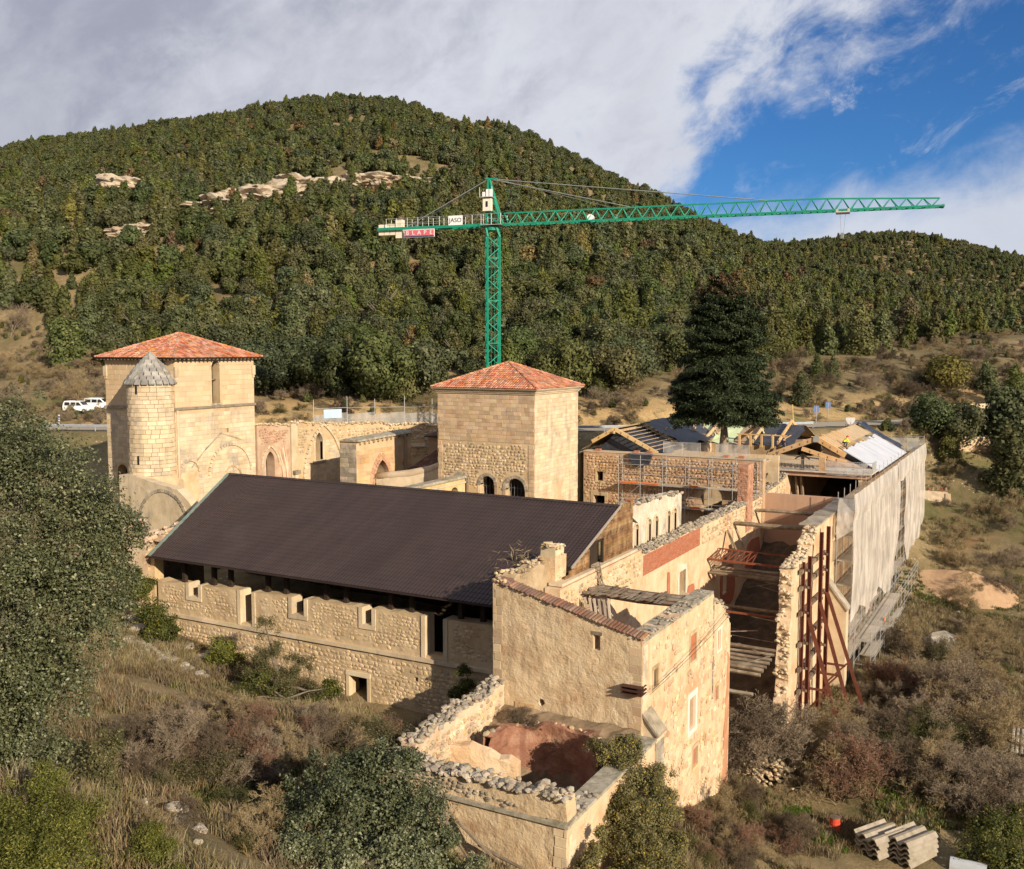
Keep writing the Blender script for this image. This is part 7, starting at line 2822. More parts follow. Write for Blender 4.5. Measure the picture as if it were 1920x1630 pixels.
 MB().add([(-71.2, 86.0, 16.3), (-70.2, 87.9, 16.3), (-70.2, 87.9, 17.3), (-71.2, 86.0, 17.3)], [(0, 1, 2, 3)]).part('blue_sheet', mat('pale_blue_sheet', [(.40, .52, .66)], 1, .6, .2), o)
 q = thing('short_guard_rail', 'short scaffold rail with blue sheet behind the brown tiled shed', 'guard rail', (-57, 97, 14))
 for p in ((-60.4, 96.5), (-57.5, 97.2), (-54.5, 97.6), (-52, 97.9)):
  MB().tube([(*p, 10), (*p, 17.6)], .03, 5).part('standard', GALV, q)
 for z in (16.3, 17.1):
  MB().tube([(-60.4, 96.5, z), (-52, 97.9, z + .5)], .028, 5).part('rail', GALV, q)
 MB().add([(-60.4, 96.45, 16.0), (-58.4, 96.9, 16.0), (-58.4, 96.9, 16.8), (-60.4, 96.45, 16.8)], [(0, 1, 2, 3)]).part('blue_sheet', mat('mid_blue_sheet', [(.12, .2, .36)], 1, .6, .2), q)


build_scaffolds()


def build_shoring():
 t = thing('steel_shoring', 'rust-red steel raking shores propping the broken end of the wing wall', 'shoring', (-13.5, 72, -3))
 rust = MATS['rusty_steel']
 red = mat('oxide_red_steel', [(.12, .038, .024), (.19, .065, .04)], 1.6, .65, .2, 10, metal=.15, streak=((.1, .03, .02), .5, 2))

 def hbeam(p, q, w=.24, name='post', up=(1, 0, 0)):
  p, q = Vector(p), Vector(q)
  d = (q - p).normalized()
  m = MB()
  u = Vector(up)
  u = (u - d * u.dot(d)).normalized()
  m.beam(p + u * w / 2, q + u * w / 2, w, .025, up)
  m.beam(p - u * w / 2, q - u * w / 2, w, .025, up)
  m.beam(p, q, .025, w, up)
  return m.part(name, red, t)
 X = -14.45
 for px, top, foot, nm in ((1519, 1043, -3.2, 'a'), (1541, 998, -3.2, 'b'), (1554, 987, -3.0, 'c')):
  p = at(px, top, X=X)
  hbeam((X, p.y, foot), (X, p.y, p.z), .24)
  if nm == 'a':
   hbeam((X - .35, p.y - .3, foot), (X - .35, p.y - .3, p.z - .4), .18)
  zt = {'a': 5.3, 'b': 5.5, 'c': 5.7}[nm]
  hbeam((X, p.y, zt), (X + 2.6 + (.4 if nm == 'c' else 0), p.y + .1, foot - .3), .22, 'raking_strut', (0, 1, 0))
  MB().beam((X, p.y, .2), (X + 1.5, p.y, .2), .1, .16).part('strut_tie', red, t)
  MB().beam((X + .2, p.y, -1.2), (X + 1.6, p.y, .4), .09, .12).part('strut_tie', red, t)
 ya, yb = at(1519, 1043, X=X).y - .9, at(1554, 987, X=X).y + .9
 for z in (8.6, 7.4, 5.6, 3.4, 1.6, .0):
  MB().beam((X - .42, ya, z), (X - .42, yb - (.6 if z < 5 else 0), z), .22, .26).part('timber_waler', WOOD_OLD, t)
  for y in (ya + .9, yb - 2.6, yb - .9):
   MB().beam((X - .65, y, z), (X + .05, y, z), .18, .18).part('timber_packer', WOOD_OLD, t)


build_shoring()


# ------------------------------------------------------------------ tower crane
def text_mesh(s, size, font_extrude=.004):
 cu = bpy.data.curves.new('lettering', 'FONT')
 cu.body = s
 cu.size = size
 cu.extrude = font_extrude
 cu.align_x = 'CENTER'
 cu.align_y = 'CENTER'
 o = bpy.data.objects.new('lettering', cu)
 COL.objects.link(o)
 bpy.context.view_layer.update()
 me = bpy.data.meshes.new_from_object(o.evaluated_get(bpy.context.evaluated_depsgraph_get()))
 bpy.data.objects.remove(o)
 return me


def build_crane():
 G = mat('crane_green', [(.005, .20, .125), (.01, .27, .165)], .8, .55, 0, spec=.4)
 CREAM = mat('cream_concrete', [(.66, .60, .46), (.74, .68, .55)], 1, .85, .2)
 WHT = mat('white_panel', [(.75, .75, .74)], 1, .5, 0)
 base = at(924, 424, D=100)
 tip = at(1770, 389, D=86.6)
 bx, by, zj = base.x, base.y, 36.5
 jd = Vector((tip.x - bx, tip.y - by, 0))
 LJ = jd.length
 jd.normalize()
 sd = Vector((-jd.y, jd.x, 0))
 B = Vector((bx, by, 0))
 P = lambda a, s, z: B + jd * a + sd * s + Vector((0, 0, z))
 t = thing('tower_crane', 'tall green tower crane with lattice jib rising behind the square tower', 'crane', (bx, by, 8))
 h = .62
 zt = 35.3
 # mast turned against the jib so two faces show
 a0 = math.atan2(jd.y, jd.x) + RAD(28)
 cor = [(math.cos(a0 + RAD(45 + 90 * k)) * h * 1.414, math.sin(a0 + RAD(45 + 90 * k)) * h * 1.414) for k in range(4)]
 for cx, cy in cor:
  MB().beam((bx + cx, by + cy, 7.5), (bx + cx, by + cy, zt), .15, .15, (jd.x, jd.y, 0)).part('mast_leg', G, t)
 nb = 26
 for k in range(4):
  m = MB()
  (x0, y0), (x1, y1) = cor[k], cor[(k + 1) % 4]
  for i in range(nb):
   za, zb = 7.5 + (zt - 7.5) * i / nb, 7.5 + (zt - 7.5) * (i + 1) / nb
   p, q = (bx + x0, by + y0), (bx + x1, by + y1)
   if i % 2:
    p, q = q, p
   m.beam((*p, za), (*q, zb), .075)
   if i % 4 == 0:
    m.beam((*p, za), (*q, za), .075)
  m.part('mast_bracing', G, t)
 lad = MB()
 for s in (-.2, .2):
  lad.beam((bx + s, by, 8), (bx + s, by, zt), .04)
 lad.part('ladder', G, t)
 MB().box((-.05, -.05, 0), (.05, .05, .1))
 m = MB()
 for k in range(4):
  cx, cy = cor[k]
  m.beam((bx + cx, by + cy, zt), P(.55 if k in (0, 3) else -.55, .55 if k < 2 else -.55, zj - .25), .2, .2)
 m.part('slewing_frame', G, t)
 m = MB()
 m.tube([(bx, by, zj - .55), (bx, by, zj - .2)], .75, 16)
 m.part('slewing_ring', G, t)
 # tower head
 m = MB()
 for s in (-.55, .55):
  m.beam(P(1.0, s, zj), P(-.35, s * .15, 41.15), .16)
  m.beam(P(-.5, s, zj), P(-.45, s * .15, 41.15), .16)
  for i in range(5):
   u, v = i / 5, (i + 1) / 5
   m.beam(P(1.0, s, zj).lerp(P(-.35, s * .15, 41.15), u), P(-.5, s, zj).lerp(P(-.45, s * .15, 41.15), v), .08)
 m.beam(P(-.8, 0, 41.2), P(.5, 0, 41.1), .12)
 m.part('tower_head', G, t)
 # jib: triangular lattice, two lower chords and one upper
 hj = lambda a: 1.15 if a < LJ * .75 else 1.15 - .45 * (a - LJ * .75) / (LJ * .25)
 for s in (-.6, .6):
  MB().beam(P(.6, s, zj), P(LJ, s, zj), .14, .14).part('jib_lower_chord', G, t)
 m = MB()
 st = 1.35
 n = int((LJ - 1.2) / st)
 for i in range(n):
  a = 1.2 + i * st
  m.beam(P(a, 0, zj + hj(a)), P(a + st, 0, zj + hj(a + st)), .13)
 m.part('jib_upper_chord', G, t)
 for s, nm in ((-.6, 'jib_bracing'), (.6, 'jib_bracing')):
  m = MB()
  for i in range(n):
   a = 1.2 + i * st
   m.beam(P(a, 0, zj + hj(a)), P(a + st / 2, s, zj), .065)
   m.beam(P(a + st / 2, s, zj), P(a + st, 0, zj + hj(a + st)), .065)
  m.part(nm, G, t)
 m = MB()
 for i in range(n):
  a = 1.2 + i * st
  m.beam(P(a, -.6, zj), P(a + st, .6, zj), .05)
  m.beam(P(a, -.6, zj), P(a, .6, zj), .05)
 m.part('jib_floor_bracing', G, t)
 MB().beam(P(LJ - .1, -.65, zj), P(LJ - .1, .65, zj), .2).part('jib_tip', G, t)
 # counter jib
 LC = 12.6
 for s in (-.6, .6):
  MB().beam(P(-.5, s, zj), P(-LC, s, zj), .16, .28).part('counter_jib_beam', G, t)
 MB().box((0, 0, 0), (.01, .01, .01))
 m = MB()
 for i in range(9):
  a = -1 - i * 1.35
  m.beam(P(a, -.6, zj), P(a, .6, zj), .08)
 m.part('counter_jib_cross_members', G, t)
 m = MB()
 for s in (-.62, .62):
  for i in range(10):
   a = -.8 - i * 1.2
   m.tube([P(a, s, zj), P(a, s, zj + 1.05)], .025, 4)
  for z in (.55, 1.05):
   m.tube([P(-.5, s, zj + z), P(-11.4, s, zj + z)], .02, 4)
 for s in (-1.0, 1.0):
  for a in (-.9, .2, 1.2):
   m.tube([P(a, s, zj), P(a, s, zj + 1.05)], .025, 4)
  for z in (.55, 1.05):
   m.tube([P(-.9, s, zj + z), P(1.2, s, zj + z)], .02, 4)
 m.part('walkway_railing', GALV, t)
 m = MB()
 m.prism([P(-.9, -1, zj - .06), P(1.2, -1, zj - .06), P(1.2, 1, zj - .06), P(-.9, 1, zj - .06)], (0, 0, .06))
 m.part('platform', GALV, t)
 for k, (a, w, z0, z1) in enumerate(((-12.3, .62, -.6, .5), (-11.65, .62, -.6, .5), (-11.0, .62, -.6, .5), (-10.3, .72, -.95, .95))):
  m = MB()
  m.prism([P(a - w / 2 + .02, -.4, zj + z0), P(a + w / 2 - .02, -.4, zj + z0), P(a + w / 2 - .02, .4, zj + z0), P(a - w / 2 + .02, .4, zj + z0)], (0, 0, z1 - z0))
  m.part('counterweight', CREAM, t)
 # cabinets
 m = MB()
 m.prism([P(-.75, -.9, zj + 1.35), P(.1, -.9, zj + 1.35), P(.1, -.35, zj + 1.35), P(-.75, -.35, zj + 1.35)], (0, 0, 1.25))
 cab = m.part('control_cabinet', mat('cream_cabinet', [(.72, .68, .55)], 1, .6, 0), t)
 m = MB()
 m.prism([P(-1.0, -1.1, zj + 2.68), P(.3, -1.1, zj + 2.68), P(.3, .1, zj + 2.68), P(-1.0, .1, zj + 2.68)], (0, 0, .07))
 for a, s in ((-1.0, -1.1), (.3, -1.1), (-1, .1)):
  m.tube([P(a, s, zj + 2.7), P(a, s, zj + 3.7)], .02, 4)
 m.part('upper_platform', GALV, t)
 for a in (-.7, -.3, .0):
  m = MB()
  m.prism([P(a - .14, -.8, zj + 2.75), P(a + .14, -.8, zj + 2.75), P(a + .14, -.45, zj + 2.75), P(a - .14, -.45, zj + 2.75)], (0, 0, .75 if a > -.5 else .5))
  m.part('winch_motor', WHT, t)
 ang = math.atan2(jd.y, jd.x)
 BLK = mat('black_lettering', [(.02, .02, .025)], 1, .6, 0)

 def board(a, s, z0, z1, w, mm, name, txt=None, tm=None, size=.5):
  m = MB()
  m.prism([P(a - w / 2, s, zj + z0), P(a + w / 2, s, zj + z0), P(a + w / 2, s + .05, zj + z0), P(a - w / 2, s + .05, zj + z0)], (0, 0, z1 - z0))
  b = m.part(name, mm, t)
  if txt:
   me = text_mesh(txt, size)
   me.materials.append(tm)
   o = link_mesh('lettering', me, None, b, P(a, s - .012, zj + (z0 + z1) / 2) - ROOT[t.name])
   o.rotation_euler = (math.pi / 2, 0, ang)
  return b
 board(-3.8, -.7, .1, 1.05, 1.55, WHT, 'maker_sign', 'JASO', BLK, .62)
 RED = mat('banner_red', [(.55, .10, .13), (.62, .16, .19)], 1, .6, 0)
 bw = .66
 for i, ch in enumerate('BLAPE'):
  board(-9.15 + i * bw, -.7, -.82, -.22, bw - .05, RED, 'banner_panel', ch, WHT, .62)
 board(-7.83, -.66, -.98, -.1, bw * 5 + .1, WHT, 'banner_backing')
 board(-7.83, -.7, -.94, -.84, bw * 5, mat('banner_navy', [(.04, .05, .12)], 1, .6, 0), 'banner_stripe')
 board(-.32, -.93, 1.75, 2.3, .22, BLK, 'cabinet_mark')
 # tie bars, trolley, hoist rope
 TI = mat('tie_bar', [(.22, .25, .24)], 1, .6, 0)
 top = P(-.4, 0, 41.15)
 for nm, q in (('jib_tie', P(LJ * .345, 0, zj + 1.1)), ('jib_tie', P(LJ * .66, 0, zj + 1.1)), ('counter_jib_tie', P(-9.2, .5, zj + .2)), ('counter_jib_tie', P(-9.2, -.5, zj + .2))):
  MB().tube([top, q], .045, 5).part(nm, TI, t)
 MB().tube([P(.3, 0, 41.1), P(12, 0, zj + 1.3)], .02, 4).part('hoist_rope', TI, t)
 m = MB()
 ta = LJ * .8
 m.prism([P(ta - .6, -.75, zj - .25), P(ta + .6, -.75, zj - .25), P(ta + .6, .75, zj - .25), P(ta - .6, .75, zj - .25)], (0, 0, .1))
 for a in (-.5, .5):
  for s in (-.7, .7):
   m.tube([P(ta + a, s - .04, zj - .05), P(ta + a, s + .04, zj - .05)], .13, 8)
 tr = m.part('trolley', mat('trolley_grey', [(.45, .42, .38)], 1, .6, 0), t)
 for s in (-.25, .25):
  MB().tube([P(ta + s, 0, zj - .2), P(ta + s * .4, 0, zj - 2.0)], .012, 4).part('hoist_rope', TI, t)
 MB().box((P(ta, 0, 0).x - .12, P(ta, 0, 0).y - .12, zj - 2.5), (P(ta, 0, 0).x + .12, P(ta, 0, 0).y + .12, zj - 2.0)).part('hook_block', TI, t)
 m = MB()
 m.tube([P(10.2, -.35, zj + .35), P(10.2, .35, zj + .35)], .3, 12)
 m.part('winch_drum', WHT, t)


build_crane()
# ------------------------------------------------------------------ vegetation near the monastery
def hit(px, py, dmin=18, dmax=900):
 """where the sight line through a photo point meets the ground"""
 D = np.concatenate([np.arange(dmin, 120, .5), np.arange(120, dmax, 2)])
 d = ray(px, py)
 x, y, z = d.x * D, d.y * D, d.z * D + CAM_Z
 g = terrain(x, y)
 k = np.argmax(z < g)
 return Vector((x[k], y[k], g[k])) if (z < g).any() else Vector((x[-1], y[-1], g[-1]))


FOL_OAK = foliage('holm_oak_leaves', (0.045, 0.054, 0.022), (0.145, 0.158, 0.072), (0.23, 0.24, 0.13), 0.12, 0.2, 0.9, 0.5, gloss=.35)
FOL_OAKD = foliage('holm_oak_leaves_dark', (0.036, 0.047, 0.020), (0.115, 0.130, 0.060), (0.18, 0.195, 0.105), 0.12, 0.2, 0.9, 0.5, gloss=.35)
FOL_OAKL = foliage('holm_oak_leaves_silver', (0.065, 0.080, 0.035), (0.20, 0.215, 0.11), (0.28, 0.29, 0.18), 0.14, 0.2, 0.9, 0.5, gloss=.35)
FOL_YEL = foliage('juniper_yellow_green', (0.045, 0.055, 0.010), (0.17, 0.18, 0.035), (0.25, 0.23, 0.06), 0.15, 0.25, 0.9)
FOL_IVY = foliage('ivy_leaves', (0.085, 0.082, 0.03), (0.23, 0.205, 0.085), (0.40, 0.29, 0.04), 0.06, 0.25, 0.9, 0.5)
FOL_IVYG = foliage('ivy_leaves_green', (0.03, 0.042, 0.010), (0.12, 0.13, 0.03), (0.28, 0.21, 0.04), 0.04, 0.25, 0.9, 0.5)
FOL_FIR = foliage('fir_needles', (0.016, 0.026, 0.011), (0.050, 0.068, 0.028), (0.075, 0.095, 0.045), 0.10, 0.05, 0.5, 0.6)
FOL_FIRB = foliage('fir_cones_brown', (0.09, 0.05, 0.025), (0.20, 0.115, 0.055), None, 0, 0.05, 0.5, 0.8)
FOL_OLIVE = foliage('olive_scrub', (0.05, 0.05, 0.02), (0.15, 0.14, 0.06), (0.22, 0.19, 0.09), 0.15, 0.25, 0.9)


def bush(name, label, cat, spec, nleaf, size, m, seed, trunk=True, group=None, shell=.5, aspect=.6, rag=.35, sub=3, tuft=4, core=True, carve=-.35):
 """tree or bush from lobes given as (photo x, photo y, distance, radius)"""
 rng = np.random.default_rng(seed)
 L, M_ = [], []
 for px, py, D, r in spec:
  c = at(px, py, D=D)
  M_.append((c.x, c.y, c.z, r, r, r * .9))
  n = int(sub * 3 * max(1.0, r) ** 1.5)
  for k in range(n):      # leaf clumps over the lobe, with gaps between
   d = sphere_dirs(rng, 1)[0]
   out = rng.uniform() < .25
   q = (rng.uniform(.14, .24) if out else rng.uniform(.22, .42)) * min(r, .7 + .3 * r)
   f = rng.uniform(1.0, 1.38) if out else rng.uniform(.45, 1.08)
   L.append((c.x + d[0] * r * f, c.y + d[1] * r * f, c.z + d[2] * r * f * .9, q, q, q * .75))
 A = np.array(L)
 cx, cy = A[:, 0].mean(), A[:, 1].mean()
 loc = Vector((cx, cy, tz(cx, cy)))
 A[:, :3] -= np.array(loc)
 M_ = np.array(M_)
 M_[:, :3] -= np.array(loc)
 o = thing(name, label, cat, loc, group)
 parts = [lobes_crown(rng, A, nleaf, size, shell, aspect, .35, rag, tuft)]
 if core:      # shaded inner foliage
  parts.append(lobes_crown(rng, M_, int(nleaf * .14), size * 1.2, .25, aspect, .35, .1, 1))
 v, f = parts[0]      # open up pockets of shade between the clumps
 c = v.reshape(-1, 4, 3).mean(1) + seed
 k = 2.0 / max(.7, float(np.median(M_[:, 3]))) ** .7
 x, y, z = c[:, 0] * k, c[:, 1] * k, c[:, 2] * k
 nz = np.sin(x + 1.3 * np.sin(y * .8)) + np.sin(y * 1.1 + 1.1 * np.sin(z * .9)) + np.sin(z * 1.05 + 1.2 * np.sin(x * .85))
 f = f[nz + rng.normal(size=len(f)) * .25 > carve]
 parts[0] = (v, f)
 link_mesh('crown', crown_mesh('crown', parts, m), None, o)
 if trunk:
  mb = MB()
  zmin = A[:, 2].min()
  top = M_[np.argsort(M_[:, 3])[-7:]]
  r0 = .05 * float(A[:, 2].max() - min(0, zmin)) ** .9
  mid = Vector((0, 0, max(.6, float(np.median(A[:, 2])) * .5)))
  mb.tube([(0, 0, -.4), tuple(mid * .5), tuple(mid)], [r0 * 1.2, r0, r0 * .85], 8)
  for q in top:
   e = Vector(q[:3])
   mb.tube([mid * .9, mid.lerp(e, .5) + Vector((0, 0, .1)), e], [r0 * .6, r0 * .4, r0 * .15], 6)
  v = mb.mesh('trunk', smooth=True)
  v.materials.append(BARK)
  link_mesh('trunk', v, None, o)
 return o


bush('holm_oak', 'large silvery-green holm oak filling the left edge in front of the hall', 'tree',
     [(10, 790, 34, 1.2), (55, 825, 33.5, 1.3), (115, 855, 33, 1.1), (30, 920, 32.5, 2.0), (130, 925, 32, 1.6), (190, 950, 33, 1.1), (222, 985, 33, .75), (60, 1040, 32, 2.2), (150, 1045, 32, 1.7),
      (212, 1075, 33, .9), (50, 1160, 31.5, 2.2), (140, 1160, 31, 1.7), (190, 1150, 32, .9), (30, 1280, 31, 2.0), (105, 1270, 31, 1.3), (150, 1320, 31, .7), (30, 1390, 30.5, 1.7), (110, 1400, 31, .9),
      (25, 1470, 30.5, 1.6), (-70, 900, 33, 2.5), (-80, 1100, 32, 3.0), (-80, 1300, 31, 3.0)], 235000, .092, FOL_OAK, 301, sub=5, tuft=5, carve=-.1)
bush('holm_oak', 'dark round holm oak in front of the annex at the bottom edge', 'tree',
     [(690, 1425, 34, .8), (640, 1465, 34, 1.15), (740, 1455, 34, 1.1), (565, 1500, 34, .95), (680, 1520, 33, 1.4), (795, 1500, 34, .95), (600, 1565, 33, 1.3), (760, 1560, 33, 1.2), (530, 1535, 34, .6), (690, 1600, 33, 1.4), (820, 1560, 33.5, .8)],
     90000, .10, FOL_OAKD, 302, sub=5, tuft=5)
bush('holm_oak', 'pale silver-green holm oak sapling cut by the bottom edge', 'tree',
     [(560, 1605, 31, .75), (640, 1600, 31, 1.0), (730, 1615, 31, .95), (820, 1630, 31.5, .7), (890, 1635, 32, .5), (510, 1635, 31, .6), (600, 1660, 30.5, 1.2), (760, 1680, 30.5, 1.2)], 52000, .095, FOL_OAKL, 303, sub=4, tuft=5)
bush('juniper_bush', 'yellow-green juniper in the bottom left corner below the big oak', 'bush',
     [(60, 1530, 24.5, 1.0), (150, 1540, 25, .7), (0, 1570, 23.5, 1.2), (110, 1600, 23.5, 1.0), (180, 1610, 24.5, .5), (40, 1650, 22.5, 1.2), (85, 1470, 25, .5)], 60000, .07, FOL_YEL, 304, tuft=5, aspect=.35, sub=5)
bush('juniper_bush', 'small green juniper on the bottom edge beside scattered boulders', 'bush',
     [(280, 1555, 26, .25), (270, 1585, 26, .4), (312, 1600, 26, .42), (240, 1620, 25.5, .45), (290, 1640, 25.5, .6)], 22000, .06, FOL_YEL, 305, tuft=5, aspect=.35, sub=4)
bush('evergreen_shrub', 'mixed evergreen shrub between the big oak and the grassy slope', 'bush',
     [(175, 1430, 33, .8), (205, 1395, 34, .45), (190, 1490, 32, .6), (150, 1480, 32, .9)], 24000, .08, FOL_OLIVE, 306, tuft=5)
bush('pine_sapling', 'thin wispy pine sapling growing against the hall wall', 'tree',
     [(495, 1165, 57, .5), (503, 1215, 56.5, .8), (478, 1255, 56, .9), (560, 1250, 56.5, .9), (535, 1300, 55, 1.2), (590, 1300, 55.5, .6)], 26000, .12, FOL_OLIVE, 307, shell=.2, aspect=.25, core=False, rag=.6, carve=-2, sub=5)
bush('evergreen_shrub', 'dark green shrub at the foot of the thin pine sapling', 'bush',
     [(450, 1310, 53, .9), (520, 1330, 53, 1.0), (590, 1330, 54, .7), (480, 1280, 54.5, .8), (620, 1290, 55.5, .5)], 22000, .10, FOL_IVYG, 308, tuft=4)
bush('ivy_bush', 'round yellow-green ivy clump on the path edge left of the pine sapling', 'bush', [(412, 1212, 60, .75), (430, 1238, 60, .7), (400, 1240, 60, .5)], 14000, .11, FOL_YEL, 309, False, carve=-1.5)
bush('ivy_bush', 'dark ivy with yellow leaves climbing the hall corner beside the big oak', 'bush', [(262, 1105, 63, .8), (288, 1145, 62.5, 1.0), (312, 1180, 62, .75), (245, 1075, 63, .7), (285, 1190, 62, .7)], 26000, .12, FOL_IVYG, 310, False, carve=-1.5)
bush('ivy_bush', 'small ivy clump with yellow leaves at the joint of hall and corner house', 'bush', [(866, 1258, 53.3, .35), (872, 1285, 53, .42), (855, 1300, 53, .4)], 7000, .09, FOL_IVYG, 311, False, carve=-2)
bush('ivy_mass', 'large olive ivy mass draped over the annex corner below the buttress', 'ivy',
     [(1140, 1410, 43.5, .65), (1180, 1405, 43.5, .6), (1185, 1455, 43, 1.0), (1225, 1465, 43.5, .7), (1200, 1530, 41.5, 1.1), (1240, 1535, 42, .7), (1195, 1590, 40.5, 1.0), (1240, 1610, 41, .8), (1195, 1645, 40, 1.0), (1150, 1440, 43.5, .6), (1120, 1400, 44, .4), (1160, 1520, 41.5, .7), (1165, 1580, 40.5, .7), (1225, 1500, 42.5, .9), (1265, 1580, 42, .6)],
     110000, .085, FOL_IVY, 312, False, tuft=5, sub=6, carve=-1.6)
bush('ivy_bush', 'sparse yellowing ivy on the lit end wall of the annex', 'ivy', [(1128, 1560, 38.9, .22), (1118, 1590, 38.5, .35), (1105, 1615, 38, .42), (1095, 1640, 37.6, .5)], 12000, .08, FOL_IVY, 313, False, carve=-1)
bush('leafy_shrub', 'fresh green leafy shrub in the bottom right corner', 'bush', [(1850, 1560, 56, 1.4), (1900, 1540, 57, 1.3), (1820, 1590, 54, 1.0), (1890, 1610, 53, 1.4)], 24000, .12, FOL_IVYG, 314, False)
bush('leafy_shrub', 'green bush at the far end of the netted scaffold', 'bush', [(1735, 1030, 118, 1.6), (1745, 1060, 116, 1.5), (1755, 1020, 120, 1.2)], 9000, .2, FOL_IVYG, 315, False)
bush('leafy_shrub', 'dark green low bush under the lower scaffold platforms', 'bush', [(1685, 1170, 96, 1.0), (1700, 1140, 100, 1.2), (1672, 1200, 92, .8)], 8000, .16, FOL_OAKD, 316, False)
bush('leafy_shrub', 'bright green weeds on top of the small rock face', 'bush', [(1790, 1110, 107, 1.0), (1770, 1095, 110, .9), (1812, 1125, 104, .7)], 7000, .16, FOL_YEL, 317, False)
bush('grass_bush', 'dry grass tuft on the wall top beside the chimney', 'grass tuft', [(962, 1062, 50.5, .3), (975, 1056, 50.7, .22), (950, 1070, 50.3, .2)], 500, .45, foliage('straw', (.25, .19, .1), (.42, .33, .2), None, 0, .2), 318, False, aspect=.05, core=False, shell=.1)


def build_fir():
 rng = np.random.default_rng(321)
 base = Vector((-29.1, 97.0, 8.4))
 o = thing('fir_tree', 'tall dark fir with browned crown standing inside the cloister', 'tree', base)
 top = 31.4
 prof = lambda z: np.interp(z, [16.8, 17.6, 18.6, 20.5, 23, 26, 28.5, 30.2, 31.6], [2.4, 5.2, 5.8, 5.4, 4.7, 3.9, 2.9, 1.8, .3])
 pos, nrm, brown = [], [], []
 limb = MB()
 z = 17.3
 z_ = z
 while z_ < 31.2:
  k = rng.integers(9, 13)
  for j in range(k):
   z = z_
   a = rng.uniform(0, 6.283)
   R = prof(z) * rng.uniform(.72, 1.08)
   if z < 18 and math.cos(a - math.atan2(-RT.y, -RT.x)) > .3:
    R *= 1.12
   dr = -.22 if z < 24 else .15
   z = z_ + rng.uniform(-.5, .5)
   tipz = z + dr * R
   dx, dy = math.cos(a), math.sin(a)
   if z < 30 and rng.uniform() < .5:
    limb.tube([(0 + base.x, base.y, z), (base.x + dx * R * .9, base.y + dy * R * .9, tipz)], [.06, .015], 4)
   n = int(60 + 80 * R)
   u = rng.uniform(.12, 1, n) ** .65
   side = rng.normal(size=n) * .24 * R * (1.08 - u) ** .5 * .9
   up = rng.normal(size=n) * .13 + .10 * np.sin(u * 3.1)
   px = base.x + dx * R * u - dy * side
   py = base.y + dy * R * u + dx * side
   pz = z + (tipz - z) * u ** 1.2 + up - .12 * np.abs(side)
   pos.append(np.stack([px, py, pz], 1))
   nrm.append(np.tile([dx * .35, dy * .35, 1.0], (n, 1)))
   brown.append((pz > 28.8) & (u > .5) & (rng.uniform(size=n) < np.clip((pz - 28.6) / 3.2, 0, .55)))
  z_ += rng.uniform(.26, .38)
 P, N, Bm = np.concatenate(pos), np.concatenate(nrm), np.concatenate(brown)
 off = np.array(base)
 link_mesh('crown', crown_mesh('crown', [leaf_quads(rng, P[~Bm] - off, N[~Bm], .29, .25, .38)], FOL_FIR), None, o)
 link_mesh('cone_clusters', crown_mesh('cone_clusters', [leaf_quads(rng, P[Bm] - off, N[Bm], .24, .4, .5)], FOL_FIRB), None, o)['kind'] = 'stuff'
 limb.part('limbs', BARK, o, kind='stuff')
 mb = MB()
 mb.tube([base + Vector((0, 0, -.5)), base + Vector((.05, 0, 3)), base + Vector((.15, 0, 6.5)), base + Vector((.1, 0, 13)), base + Vector((.1, 0, 22.0))], [.62, .52, .45, .33, .05], 12)
 mb.part('trunk', mat('fir_bark', [(.22, .17, .12), (.36, .29, .21)], 2.5, .95, .8, 8), o, smooth=True)


build_fir()

# ------------------------------------------------------------------ bare winter shrubs
TW = {}
for nm, a, b in (('grey', (.14, .105, .07), (.30, .24, .165)), ('red', (.13, .075, .05), (.26, .155, .10)), ('ochre', (.18, .13, .065), (.36, .28, .155)), ('dark', (.07, .05, .032), (.15, .115, .075))):
 TW[nm] = mat('bare_twigs_' + nm, [a, b], 1.2, .9, 0, rnd=.25)


def shrub_mesh(seed, m, h, spread, leaves=0, lm=None, stems=4, levels=5, r=.026, kids=3, thin=.0055):
 rng = np.random.default_rng(seed)
 segs, tips = branch_segs(rng, (0, 0, -.1), h, spread, stems, levels, r, kids)
 segs[:, 6:] = np.maximum(segs[:, 6:], thin)
 fine = segs[:, 6] <= thin * 1.01      # outermost twigs: flat slivers
 v, q = twig_strips(segs[~fine])
 p0, p1 = segs[fine, :3], segs[fine, 3:6]
 sd_ = np.cross(p1 - p0, rng.normal(size=p0.shape))
 sd_ *= thin * 1.3 / (np.linalg.norm(sd_, axis=1)[:, None] + 1e-9)
 rv = np.stack([p0 - sd_, p0 + sd_, p1 + sd_ * .6, p1 - sd_ * .6], 1).reshape(-1, 3)
 me = crown_mesh('bare_twigs', [(v, q), (rv, np.arange(len(rv)).reshape(-1, 4))], m)
 lv = None
 if leaves:
  k = rng.integers(0, len(tips), leaves)
  p = tips[k] + rng.normal(size=(leaves, 3)) * .12
  lv = crown_mesh('leaves', [leaf_quads(rng, p, np.tile([0, 0, 1.0], (leaves, 1)), .08)], lm)
 return me, lv


SHRUBS = {'grey': [shrub_mesh(400 + k, TW['grey'], 2.6, 1.1) for k in range(2)], 'red': [shrub_mesh(410, TW['red'], 2.2, 1.0, 200, foliage('rust_leaf', (.16, .07, .03), (.30, .14, .05), None, 0, .2))],
          'ochre': [shrub_mesh(420 + k, TW['ochre'], 2.5, 1.0, 150, FOL_YEL) for k in range(1)],
          'dark': [shrub_mesh(425, TW['dark'], 2.4, 1.1)], 'green': [shrub_mesh(426, TW['dark'], 2.0, 1.0, 4500, FOL_OLIVE, 7, 3), shrub_mesh(427, TW['dark'], 1.8, 1.1, 4500, FOL_IVYG, 7, 3)]}


